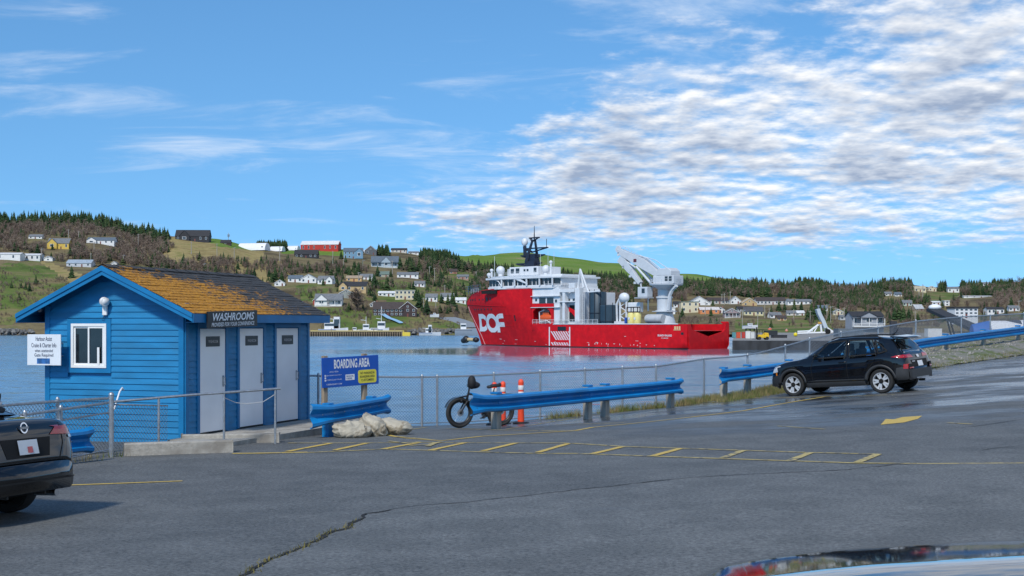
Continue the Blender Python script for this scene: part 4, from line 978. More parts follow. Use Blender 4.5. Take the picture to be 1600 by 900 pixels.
# small litter: pebbles on the tarmac
# ------------------------------------------------------------------ boarding sign
def boarding_sign():
    a = P(503, 583, 27.2); b = P(591, 577, 28.35); c = (a+b)/2; x = b-a; up = Vector((0, 0, 1)); n = x.cross(up).normalized()
    bz = gz(c.x, c.y); W_ = x.length; xh = x.normalized(); hgt = .64
    t = thing('boarding_sign', 'blue BOARDING AREA sign on two timber posts behind the guard rail', 'sign', (c.x, c.y, bz)); o = Vector((c.x, c.y, bz))
    upv = n.cross(xh).normalized()*-1; upv = xh.cross(n)*-1
    M = frame(c-o, xh, Vector((0, 0, 1)))
    pn = MB().box((0, 0, 0), (W_, hgt, .025)).build('panel', mat('royal blue sign panel', (.006, .085, .42), .35, var=.06), t, M=M, bevel=.004)
    LW = mat('sign white', (.75, .75, .75), .5); LB = mat('sign dark ink', (.03, .03, .03), .5); LY = mat('sign yellow', (.72, .62, .06), .5)
    z = .0132
    def put(k, m, cx, cy, zz=z):
        TXT[k].materials.append(m); ob('lettering', TXT[k], pn, loc=(cx*W_, cy*hgt, zz))
    put('board', LW, .02, .27)
    for k, y in (('b1', .02), ('b2', -.1), ('b3', -.25), ('b4', -.40)): put(k, LW, -.30, y)
    for y in (-.1, -.18, -.26): MB().box((-.45*W_, y*hgt, z), (.035, .035, .003)).build('icon', LW, pn)
    MB().box((-.02*W_, -.2*hgt, z), (.25, .125, .004)).build('white_patch', LW, pn); put('b5', mat('sign blue ink', (.02, .06, .3), .5), -.02, -.2, z+.0025)
    pl = []; cx, cy, w2, h2, r = .29*W_, -.21*hgt, .26, .145, .05
    for k, (sx, sy) in enumerate(((1, 1), (-1, 1), (-1, -1), (1, -1))):
        for q in range(5): an = math.pi/2*(k+q/4); pl.append((cx+sx*(w2-r)+r*math.cos(an), cy+sy*(h2-r)+r*math.sin(an)))
    MB().prism(pl, 'z', z-.001, z+.004).build('yellow_patch', LY, pn)
    for k, y in (('y1', -.09), ('y2', -.21), ('y3', -.33)): put(k, LB, .29, y, z+.0046)
    for f in (-.42, .28):
        p = c+x*f-o+Vector((0, 0, 0))+n*-.07; q = MB().box((p.x, p.y, (p.z+hgt/2+.04-.15)/2), (.11, .09, p.z+hgt/2+.04+.15), rz=math.atan2(xh.y, xh.x)); q.build('post', WOOD, t, bevel=.006)
boarding_sign()
# ------------------------------------------------------------------ canvas sacks
def sack(label, px, py, w, dp, h, rz, seed):
    """slumped cloth sack: flattened body with sharp pinched folds"""
    p = G(px, py); nu, nv = 110, 56; mb = MB(); rows = []; s = Vector((seed*7.3, seed*3.1, seed))
    for j in range(nv+1):
        ph = -math.pi/2+math.pi*j/nv; row = []
        for i in range(nu):
            th = 2*math.pi*i/nu; v = Vector((math.cos(ph)*math.cos(th), math.cos(ph)*math.sin(th), math.sin(ph)))
            e = Vector((abs(v.x)**.9*math.copysign(1, v.x), abs(v.y)**.9*math.copysign(1, v.y), abs(v.z)**.9*math.copysign(1, v.z)))
            q = Vector((e.x*w/2, e.y*dp/2, e.z*h/2)); wv = q+Vector((mn.noise(q*5+s), mn.noise(q*5-s), 0))*.10
            f1 = 1-abs(mn.noise(Vector((wv.x*4.2+wv.z*3, wv.y*1.4, wv.z*1.6))+s))*2.6; f2 = 1-abs(mn.noise(Vector((wv.x*8-wv.z*6, wv.y*3, wv.z*5))-s))*2.4; big = mn.noise(q*2.6+s)
            f1 = max(0, f1)**2; f2 = max(0, f2)**2
            q *= 1+.26*big+.20*(f1-.35)+.055*(f2-.3)
            q.z = max(q.z+h*.08*(f1-.4), -h*.40); row.append(q+Vector((0, 0, h*.40)))
        rows.append(row+[row[0]])
    mb.grid(rows); o = mb.build('canvas_sack', CANV, smooth=True, label=label, cat='sack', group='canvas sacks beside the short guard rail'); o.location = p-Vector((0, 0, .015)); o.rotation_euler = (0, 0, rz); return o
CANV = two_tone('dirty canvas', (.42, .38, .30), (.22, .18, .125), 3.5, .5, .66, .9, bump=.3, bscale=35, s3=6)
sack('crumpled beige canvas sack slumped at the front of the heap', 550, 683.5, .78, .5, .34, .3, 1)
sack('beige canvas sack at the top middle of the heap', 583, 681, .62, .5, .5, -.2, 2)
sack('beige canvas sack sagging at the far end of the heap', 616, 679, .66, .5, .38, -.35, 3)
# ------------------------------------------------------------------ orange delineator posts
ORG = mat('orange plastic', (.85, .075, .025), .45, var=.1); REFL = mat('white reflective band', (.7, .69, .68), .4, var=.1)
def delineator(label, px, pyb, h, r, d):
    b = P(px, pyb, d); b.z = gz(b.x, b.y); t = thing('delineator_post', label, 'traffic post', b, group='orange delineator posts by the bicycle')
    p = MB(); p.lathe([(r*1.1, .05), (r, h*.3), (r*.92, h*.62), (r*.9, h*.9), (r*.95, h*.93), (r*.8, h*.97), (r*.3, h)], n=14); p.build('tube', ORG, t, smooth=True, sharp=50)
    for a, c in ((.62, .72), (.76, .86)): MB().lathe([(r*.93, h*a), (r*.96, h*a+.005), (r*.96, h*c-.005), (r*.93, h*c)], n=14).build('band', REFL, t, smooth=True, sharp=50)
    MB().lathe([(.2, -.02), (.2, .03), (.16, .05), (r*1.15, .055)], n=10).build('base', BLACKP, t, bevel=.005)
delineator('rightmost orange delineator post beside the bicycle rear wheel', 814, 661, 1.08, .075, 31.0)
delineator('middle orange delineator post behind the bicycle', 786, 660, 1.05, .07, 31.2)
delineator('orange delineator post behind the bicycle saddle', 772.5, 662, 1.04, .07, 30.9)
# ------------------------------------------------------------------ fat-tyre bicycle
def bicycle():
    rc = P(782, 646, 29.9); fc = P(718.5, 647, 29.5); rw = .355
    rc.z = gz(rc.x, rc.y)+rw; fc.z = gz(fc.x, fc.y)+rw
    x = fc-rc; wb = x.length; o = rc-Vector((0, 0, rw)); M = frame(o, x, Vector((0, 0, 1)).cross(x)); z3 = M.to_3x3()
    t = thing('bicycle', 'black fat-tyre bicycle with hand covers parked behind the long guard rail', 'bicycle', M=M)
    BLK = mat('bike black', (.012, .012, .013), .4, var=.3); TYR = mat('bike tyre rubber', (.022, .022, .022), .8, var=.3, bump=.6, bscale=70); RED = mat('bike red', (.45, .015, .02), .35)
    def wheel(cx, steer):
        Mw = Matrix.Translation((cx, 0, rw)) @ Matrix.Rotation(steer, 4, 'Z')
        w = MB(); pr = []
        nu, nv = 30, 8; rows = []
        for i in range(nu+1):
            a = 2*math.pi*i/nu; rows.append([Vector(((rw-.045+.045*math.cos(b))*math.cos(a), .05*math.sin(b), (rw-.045+.045*math.cos(b))*math.sin(a))) for b in [2*math.pi*j/nv for j in range(nv+1)]])
        w.grid(rows); wo = w.build('wheel', TYR, t, smooth=True, M=Mw)
        rm = MB(); rows = []
        for i in range(nu+1):
            a = 2*math.pi*i/nu; rows.append([Vector((r*math.cos(a), y, r*math.sin(a))) for r, y in ((rw-.085, -.035), (rw-.115, -.03), (rw-.115, .03), (rw-.085, .035))])
        rm.grid(rows); rm.build('rim', BLK, wo, smooth=True)
        s = MB()
        for i in range(18): a = 2*math.pi*i/18; s.tube([(.03*math.cos(a+.8), .02*(-1)**i, .03*math.sin(a+.8)), ((rw-.11)*math.cos(a), 0, (rw-.11)*math.sin(a))], .0022, 3)
        s.build('spoke', GALV, wo)
        MB().cyl((0, -.06, 0), (0, .06, 0), .035, n=10).build('hub', BLK, wo); MB().lathe([(.085, 0), (.085, .004), (.05, .004)], (0, .045, 0), 14, Matrix.Rotation(R(-90), 3, 'X')).build('brake_disc', GALV, wo)
    wheel(0, 0); wheel(wb, .12)
    bb = Vector((.36, 0, .30)); hd = Vector((wb-.22, 0, .78)); hl = Vector((wb-.17, 0, .62)); st = Vector((.20, 0, .70))
    f = MB(); f.tube([bb, st, st+Vector((-.04, 0, .12))], .022, 8); f.tube([bb, hl], .038, 8); f.tube([st+Vector((.01, 0, -.04)), hd], .022, 8); f.tube([hd+Vector((-.01, 0, .04)), hl], .026, 8)
    for s in (-1, 1): f.tube([bb, (0, s*.075, rw)], .014, 6); f.tube([st-Vector((0, 0, .08)), (0, s*.075, rw)], .011, 6)
    f.build('frame', BLK, t, smooth=True, sharp=60)
    MB().box(bb.lerp(hl, .5)+Vector((0, 0, .06)), (.36, .085, .1), Matrix.Rotation(-.75, 3, 'Y')).build('battery', BLK, t, bevel=.015)
    k = MB()
    for s in (-1, 1): k.tube([hl+Vector((.0, s*.07, -.0)), (wb, s*.075, rw)], [.022, .016], 8)
    k.tube([hl+Vector((0, -.07, .01)), hl+Vector((0, .07, .01))], .025, 8); k.build('fork', BLK, t, smooth=True, sharp=60)
    h = MB(); stem = hd+Vector((-.03, 0, .16)); h.tube([hd, stem], .02, 8); h.tube([stem+Vector((-.1, -.33, .02)), stem+Vector((0, -.12, .02)), stem+Vector((0, .12, .02)), stem+Vector((-.1, .33, .02))], .013, 8); h.build('handlebar', BLK, t, smooth=True, sharp=60)
    for s, dz, dx in ((1, .12, .06), (-1, .02, -.22)):
        m = MB(); m.ball(stem+Vector((dx, s*.3, dz)), (.10 if s > 0 else .17, .1, .16 if s > 0 else .085), 12, 8); m.build('hand_cover', mat('black neoprene', (.01, .01, .011), .7, var=.3, bump=.3), t, smooth=True)
    MB().box(stem+Vector((.15, 0, -.22)), (.22, .05, .03), Matrix.Rotation(.15, 3, 'Y')).build('front_rack', BLK, t); MB().ball((wb-.04, 0, .62), (.04, .05, .05), 8, 6).build('headlamp', BLK, t, smooth=True)
    fm = MB(); rows = []
    for i in range(9):
        a = R(20)+R(110)*i/8; rows.append([Vector((wb+(rw+.02)*math.cos(a), y, rw+(rw+.02)*math.sin(a))) for y in (-.06, 0, .06)])
    fm.grid(rows); fm.build('mudguard', BLK, t, smooth=True)
    s = MB(); sp = st+Vector((-.06, 0, .2)); s.tube([st, sp], .015, 8); s.build('seat_post', BLK, t); q = MB()
    q.grid([[sp+Vector((dx, w*v, .02+.03*(1-v*v)-(.03 if dx > .1 else 0)+(.03 if dx < -.1 else 0))) for v in (-1, -.5, 0, .5, 1)] for dx, w in ((-.15, .07), (-.1, .095), (-.03, .09), (.05, .05), (.12, .03), (.17, .02))])
    so_ = q.build('saddle', BLK, t, smooth=True); sd = so_.modifiers.new('thickness', 'SOLIDIFY'); sd.thickness = .04
    r = MB(); r.tube([(-.32, .06, .74), (.12, .06, .74)], .009, 5); r.tube([(-.32, -.06, .74), (.12, -.06, .74)], .009, 5)
    for xx in (-.3, -.15, 0): r.tube([(xx, -.06, .74), (xx, .06, .74)], .008, 5)
    for s_ in (-1, 1): r.tube([(-.2, s_*.07, .74), (0, s_*.08, rw)], .008, 5)
    r.build('rear_rack', BLK, t); MB().box((-.34, 0, .70), (.03, .1, .05)).build('rear_lamp', RED, t)
    c = MB(); c.lathe([(.095, -.005), (.095, .005), (.07, .005)], bb+Vector((0, -.07, 0)), 16, Matrix.Rotation(R(90), 3, 'X')); c.build('chainring', GALV, t)
    cr = MB(); 
    for s_, a in ((1, -.5), (-1, 2.64)): e = bb+Vector((math.cos(a)*.17, s_*.09, math.sin(a)*.17)); cr.tube([bb+Vector((0, s_*.09, 0)), e], .012, 6); cr.box(e+Vector((0, s_*.05, 0)), (.09, .09, .02))
    cr.build('crank', BLK, t); MB().tube([bb+Vector((0, .05, -.02)), bb+Vector((-.06, .2, -.29))], .01, 5).build('kickstand', BLK, t)
    MB().tube([bb+Vector((.12, .0, .02)), bb+Vector((.2, .0, .22))], .03, 6).build('bottle', RED, t)
bicycle()
# ------------------------------------------------------------------ cars
def pl(x, pts):
    if x <= pts[0][0]: return pts[0][1]
    for (a, u), (b, v) in zip(pts[:-1], pts[1:]):
        if x <= b: return u+(v-u)*(x-a)/(b-a)
    return pts[-1][1]
def smooth_pl(x, pts, h=.05): return sum(pl(x+d*h, pts)*w for d, w in ((-1, .25), (0, .5), (1, .25)))
CARBLK = mat('black car paint', (.004, .0043, .0055), .05, var=.1, coat=.6, spec=.4); CLAD = mat('dark grey body cladding', (.028, .029, .031), .55, var=.12, scale=8)
TYRE = mat('tyre rubber', (.016, .016, .016), .8, var=.3, bump=.3, bscale=60); ALLOY = mat('silver alloy', (.66, .67, .68), .35, metal=.35, var=.08)
UNDER = mat('underbody', (.006, .006, .006), .9); GLASS = glass('car glass', (.72, .85, .85)); GLASSD = mat('privacy glass', (.01, .012, .014), .04, var=.2, spec=.8, coat=.6)
TAIL = mat('red tail lamp', (.35, .008, .012), .15, var=.25, scale=20, coat=.8); LAMPW = mat('clear lamp', (.55, .56, .58), .12, var=.2, scale=20, coat=.8); AMBER = mat('amber lamp', (.7, .2, .01), .3)
CHROME = mat('chrome', (.8, .8, .82), .12, metal=1.0, var=.03); SEAM = mat('panel gap', (.0015, .0015, .0015), .8); PLATE = mat('number plate', (.68, .69, .7), .4, var=.05)
SPEC = {
 'suv': dict(L=4.17, top=[(0, .60), (.03, .78), (.07, .95), (.15, 1.03), (.26, 1.16), (.44, 1.38), (.50, 1.435), (.62, 1.47), (1.0, 1.525), (1.6, 1.555), (2.05, 1.55), (2.35, 1.48), (2.95, 1.10), (3.15, 1.035), (3.6, .985), (3.92, .90), (4.06, .80), (4.14, .66), (4.17, .52)],
             belt=[(0, .56), (.06, .88), (.3, 1.0), (.7, 1.01), (1.5, .985), (2.6, .95), (3.1, .93), (3.6, .88), (3.95, .80), (4.1, .66), (4.17, .48)], hw=[(0, .66), (.03, .74), (.1, .82), (.3, .875), (.7, .90), (3.4, .90), (3.75, .87), (3.98, .78), (4.1, .66), (4.17, .52)],
             axles=(.76, 3.36), R=.375, wr=.328, tumble=.50, bot=.23),
 'sedan': dict(L=4.62, top=[(0, .56), (.03, .76), (.06, .92), (.10, 1.02), (.17, 1.085), (.24, 1.075), (.62, 1.09), (.72, 1.115), (1.1, 1.28), (1.45, 1.395), (1.85, 1.45), (2.3, 1.445), (2.7, 1.37), (3.45, .99), (3.6, .955), (4.2, .85), (4.45, .74), (4.57, .60), (4.62, .5)],
               belt=[(0, .52), (.05, .82), (.12, .95), (.3, 1.0), (.7, 1.02), (2, .97), (3.3, .91), (4.2, .77), (4.5, .62), (4.62, .46)], hw=[(0, .68), (.03, .76), (.12, .85), (.35, .895), (.8, .908), (3.7, .905), (4.2, .85), (4.5, .72), (4.62, .55)],
               axles=(.88, 3.59), R=.37, wr=.328, tumble=.46, bot=.2)}
SPEC['crossover'] = dict(SPEC['suv'], crown=1, top=[(0, .62), (.03, .80), (.07, .99), (.15, 1.07), (.26, 1.2), (.44, 1.45), (.50, 1.52), (.62, 1.56), (1.0, 1.60), (1.6, 1.61), (2.05, 1.59), (2.35, 1.53), (2.98, 1.19), (3.1, 1.165), (3.6, 1.14), (3.95, 1.11), (4.09, 1.075), (4.14, .96), (4.16, .75), (4.17, .55)],
    belt=[(0, .56), (.06, .9), (.3, 1.03), (.7, 1.04), (1.5, 1.02), (2.6, .99), (3.1, 1.05), (3.6, 1.025), (3.95, .995), (4.09, .92), (4.14, .7), (4.17, .48)])
def body_section(sp, x):
    top = smooth_pl(x, sp['top'], .035); belt = min(smooth_pl(x, sp['belt'], .06), top-.02); hw = smooth_pl(x, sp['hw'], .02)
    zb = sp['bot']+(.11 if x < .45 else .05 if x > sp['L']-.3 else 0)
    for ax in sp['axles']:
        dx = abs(x-ax)
        if dx < sp['R']: zb = max(zb, .325+math.sqrt(sp['R']**2-dx*dx))
    zb = min(zb, belt-.06); g = top-belt
    pts = [(hw-.05, zb), (hw-.008, zb+(belt-zb)*.10), (hw, zb+(belt-zb)*.32), (hw-.004, zb+(belt-zb)*.6), (hw-.002, zb+(belt-zb)*.8), (hw-.02, zb+(belt-zb)*.94), (hw-.05, belt)]
    y5 = hw-.05
    ye = y5-sp['tumble']*max(0, g-.03); zt = top
    gh = [(y5+(ye-y5)*.33, belt+(g-.07)*.33), (y5+(ye-y5)*.66, belt+(g-.07)*.66), (ye, top-.075), (ye-.05, top-.032), (ye-.16, top-.012), (ye*.5, top-.003), (0, top)]
    hd = [(y5*f, belt+g*k) for f, k in (((.965, .42), (.92, .66), (.84, .80), (.72, .88), (.52, .95), (.28, .985), (0, 1)) if not sp.get('crown') else ((.975, .22), (.93, .30), (.84, .38), (.72, .48), (.52, .63), (.28, .81), (0, 1)))]
    w = min(1, max(0, (g-.12)/.14)); w = w*w*(3-2*w)
    pts += [(a[0]*w+b[0]*(1-w), a[1]*w+b[1]*(1-w)) for a, b in zip(gh, hd)]
    return pts
def make_wheel(t, x, y, z, wr, wo_mesh):
    s = 1 if y > 0 else -1; M = Matrix.Translation((x, y, z)) @ (Matrix.Identity(4) if s > 0 else Matrix.Rotation(math.pi, 4, 'Z'))
    w = ob('wheel', wo_mesh[0], t, M=M); ob('rim', wo_mesh[1], w); ob('hub', wo_mesh[2], w); return w
def wheel_meshes(wr):
    RX = Matrix.Rotation(R(-90), 3, 'X')      # lathe axis -> +y (outer side)
    t = MB(); t.lathe([(wr*.66, -.10), (wr*.9, -.105), (wr*.985, -.085), (wr, -.05), (wr, .05), (wr*.985, .085), (wr*.9, .105), (wr*.70, .098), (wr*.66, .08), (wr*.66, -.10)], n=36, M=RX, cap=False); tm = t.mesh('wheel', TYRE, True, 40)
    r = MB(); r.lathe([(wr*.705, .075), (wr*.70, .097), (wr*.655, .097), (wr*.64, .06), (wr*.62, .02)], n=36, M=RX, cap=False)
    for k in range(5):
        for q in (-.13, .13):
            a = 2*math.pi*k/5+q*1.1; b = 2*math.pi*k/5+q*1.5
            i = Vector((math.cos(a)*wr*.16, .075, math.sin(a)*wr*.16)); o = Vector((math.cos(b)*wr*.66, .082, math.sin(b)*wr*.66)); d = (o-i).normalized(); n = d.cross(Vector((0, 1, 0)))*.024
            D = Vector((0, -.03, 0)); r.add([i+n, i-n, o-n*1.1, o+n*1.1, i+n+D, i-n+D, o-n+D, o+n+D], [(0, 1, 2, 3), (0, 4, 5, 1), (1, 5, 6, 2), (2, 6, 7, 3), (3, 7, 4, 0)])
    rm = r.mesh('rim', ALLOY, True, 35)
    h = MB(); h.lathe([(wr*.64, -.02), (wr*.64, .01), (1e-4, .012)], n=24, M=RX); h.lathe([(wr*.2, .05), (wr*.2, .085), (wr*.1, .092), (1e-4, .092)], n=14, M=RX); hm = h.mesh('hub', [UNDER], True, 35)
    return tm, rm, hm
def car(kind, name, label, M, glass_dark_rear=False):
    sp = SPEC[kind]; t = thing(name, label, 'car', M=M); L = sp['L']
    xs = sorted(set([0, .012, .03, .05, .08, .11, .15, .2]+list(np.arange(.25, L-.2, .06))+[L-.16, L-.12, L-.08, L-.05, L-.03, L-.012, L]))
    mb = MB(); rows = []
    for x in xs:
        s = body_section(sp, x); rows.append([Vector((x, -y, z)) for y, z in s[:-1]]+[Vector((x, y, z)) for y, z in reversed(s)])
    mb.grid(rows); n = len(rows[0])
    mb.add(rows[0], [tuple(range(n))]); mb.add(rows[-1], [tuple(range(n-1, -1, -1))])
    mb.f = [tuple(reversed(f)) for f in mb.f]
    bvh = BVHTree.FromPolygons([Vector(v) for v in mb.v], mb.f)
    def hit(o, d):
        h = bvh.ray_cast(Vector(o), Vector(d).normalized()); return h[0], h[1]
    def side(x, z, s, off=.004):
        p, nn = hit((x, s*3, z), (0, -s, 0))
        if p is None: p, nn = bvh.find_nearest(Vector((x, s*.8, z)))[:2]
        if nn.y*s < 0: nn = -nn
        return p+nn*off
    def back(y, z, off=.004):
        p, nn = hit((-3, y, z), (1, 0, 0))
        if p is None or p.x > .5: p, nn = bvh.find_nearest(Vector((.04, y, z)))[:2]
        if nn.x > 0: nn = -nn
        return p+nn*off
    def above(x, y, off=.004):
        p, nn = hit((x, y, 5), (0, 0, -1))
        if p is None: return None
        if nn.z < 0: nn = -nn
        return p+nn*off
    def patch(name, c4, fn, m, nu=8, nv=6, parent=t, smooth=True, thick=0, **kw):
        (a, b, c, d) = c4; rows_ = []
        for i in range(nu+1):
            u = i/nu; r = []
            for j in range(nv+1):
                v = j/nv; p = [(a[k]*(1-u)+b[k]*u)*(1-v)+(d[k]*(1-u)+c[k]*u)*v for k in (0, 1)]; q = fn(*p)
                if q is None: return None
                r.append(q)
            rows_.append(r)
        q = MB(); q.grid(rows_); o = q.build(name, m, parent, smooth=smooth, **kw); return o
    def line(name, pts, fn, w, m, parent=t):
        rows_ = []; dense = []
        for p, q in zip(pts[:-1], pts[1:]): dense += [(p[0]+(q[0]-p[0])*i/6, p[1]+(q[1]-p[1])*i/6) for i in range(6)]
        dense.append(pts[-1])
        for i, p in enumerate(dense):
            a, b = dense[max(i-1, 0)], dense[min(i+1, len(dense)-1)]; dx, dz = b[0]-a[0], b[1]-a[1]; l = math.hypot(dx, dz) or 1; nx, nz_ = -dz/l*w/2, dx/l*w/2
            r = [fn(p[0]+nx, p[1]+nz_), fn(p[0]-nx, p[1]-nz_)]
            if None in r: return None
            rows_.append(r)
        q = MB(); q.grid(rows_); return q.build(name, m, parent)
    # cut glass openings out of the body so the cabin is a real space
    wins = WINS[kind]
    def face_c(f): return sum((Vector(mb.v[i]) for i in f), Vector())/len(f)
    keep = []
    for fi, f in enumerate(mb.f):
        c = face_c(f); cut = False
        if len(f) == 4:
            for c4 in wins['side']:
                if abs(c.y) > .4 and inpoly(c.x, c.z, c4) and c.z > 1.0: cut = True
        if len(f) == 4 and c.z > 1.06 and (inpoly(c.x, c.y, wins['rear']) or inpoly(c.x, c.y, wins['front'])): cut = True
        if not cut: keep.append(f)
    mb.f = keep; mb.m = [0]*len(keep)
    body = mb.build('body', CARBLK, t, smooth=True, sharp=38)
    sdm = body.modifiers.new('thickness', 'SOLIDIFY'); sdm.thickness = .02; sdm.offset = -1
    for s in (1, -1):
        for k, c4 in enumerate(wins['side']):
            # black pillar surround, then the pane
            cx = sum(p[0] for p in c4)/4; cz = sum(p[1] for p in c4)/4
            patch('window', c4, lambda x, z: side(x, z, s, .005), GLASS, 8, 5)
            e = .022
            for p, q in zip(c4, c4[1:]+c4[:1]):
                line('window_trim', [p, q], lambda x, z: side(x, z, s, .008), .032, UNDER)
    patch('rear_window', wins['rear'], lambda x, y: above(x, y, .005), GLASSD if kind != 'sedan' else GLASSD, 6, 10)
    patch('windscreen', wins['front'], lambda x, y: above(x, y, .005), GLASS, 6, 10)
    for s in (1, -1):
        for ln in wins['seams']: line('panel_gap', ln, lambda x, z: side(x, z, s, .003), .012, SEAM)
        for hx, hz in wins['handles']:
            c = side(hx, hz, s, .02); h = MB().box(c, (.2, .03, .035)); h.build('door_handle', CARBLK, t, bevel=.01)
        mx, mz = wins['mirror']; c = side(mx, mz-.06, s, .1); m_ = MB(); m_.ball(c+Vector((0, s*.02, .05)), (.07, .1, .075), 10, 7); m_.build('mirror', CARBLK, t, smooth=True)
        for ax in sp['axles']:
            rows_ = []
            for i in range(25):
                a = math.pi*(.03+.94*i/24); r = []
                for rr in (sp['R']-.003, sp['R']+.03, sp['R']+.075):
                    p = side(ax+rr*math.cos(a), max(.325+rr*math.sin(a), sp['bot']+.01), s, .012 if kind != 'sedan' else .004); p = None if (p is None or abs(p.y) < .7) else p; r.append(p)
                if None not in r: rows_.append(r)
            if kind != 'sedan' and len(rows_) > 2: q = MB(); q.grid(rows_); o = q.build('wheel_arch', CLAD, t, smooth=True); sd = o.modifiers.new('thickness', 'SOLIDIFY'); sd.thickness = .02; sd.offset = 0
    wm = wheel_meshes(sp['wr'])
    for ax in sp['axles']:
        for s in (1, -1): make_wheel(t, ax, s*(pl(ax, sp['hw'])-.125), sp['wr'], sp['wr'], wm)
    u = MB(); u.b2((.45, -.60, .22), (L-.4, .60, .5)); u.b2((.2, -.78, .42), (L-.3, .78, .52)); u.build('underbody', UNDER, t)
    for ax in sp['axles']:
        for s in (1, -1): MB().b2((ax-.36, s*.58, .3), (ax+.36, s*.60, .72)).build('wheel_well', UNDER, t)
    # cabin: floor, dash and seats seen through the glass
    SEAT = mat('grey seat cloth', (.05, .052, .055), .9)
    cb = MB(); cb.b2((.6, -.72, .5), (3.0, .72, .56)); cb.b2((2.75, -.7, .5), (3.05, .7, .98)); cb.build('cabin_floor', UNDER, t)
    for x, ys in ((1.95, (-.36, .36)), (1.0, (-.4, .4))):
        for y in ys:
            st = MB(); st.box((x+.2, y, .66), (.5, .5, .18)); st.box((x-.08, y, .93), (.14, .48, .55), Matrix.Rotation(-.22, 3, 'Y')); so_ = st.build('seat', SEAT, t, bevel=.04); MB().box((x-.17, y, 1.27), (.1, .27, .19), Matrix.Rotation(-.2, 3, 'Y')).build('headrest', SEAT, so_, bevel=.04)
    MB().lathe([(.17, -.012), (.185, 0), (.17, .012), (.165, 0), (.17, -.012)], (2.62, .36, .98), 18, Matrix.Rotation(R(65), 3, 'Y'), cap=False).build('steering_wheel', UNDER, t)
    ctx = dict(t=t, side=side, back=back, above=above, patch=patch, line=line, L=L); DETAIL[kind](ctx); return t
WINS = {
 'suv': dict(side=[[(1.72, 1.03), (2.72, 1.02), (2.30, 1.42), (1.78, 1.455)], [(.86, 1.06), (1.64, 1.035), (1.70, 1.455), (1.02, 1.44)], [(.56, 1.12), (.80, 1.07), (.94, 1.40), (.86, 1.36)]],
             rear=[(.20, -.60), (.20, .60), (.445, .47), (.445, -.47)], front=[(2.36, -.56), (2.36, .56), (3.02, .70), (3.02, -.70)],
             seams=[[(1.68, 1.02), (1.70, .7), (1.66, .36)], [(2.70, 1.0), (2.76, .75), (2.72, .36)], [(.84, 1.04), (.92, .85), (1.14, .62)], [(1.66, .36), (2.72, .36)]], handles=[(1.83, .88), (.98, .91)], mirror=(2.58, 1.08)),
 'sedan': dict(side=[[(2.02, 1.02), (3.05, .99), (2.6, 1.32), (2.08, 1.37)], [(1.12, 1.06), (1.94, 1.03), (2.0, 1.37), (1.5, 1.33)]],
               rear=[(.70, -.62), (.70, .62), (1.42, .52), (1.42, -.52)], front=[(2.68, -.58), (2.68, .58), (3.42, .70), (3.42, -.70)],
               seams=[[(1.98, 1.02), (2.0, .7), (1.96, .34)], [(3.05, .98), (3.1, .7), (3.05, .34)], [(1.1, 1.04), (1.2, .8), (1.4, .6)]], handles=[(2.15, .9), (1.25, .92)], mirror=(2.9, 1.05))}
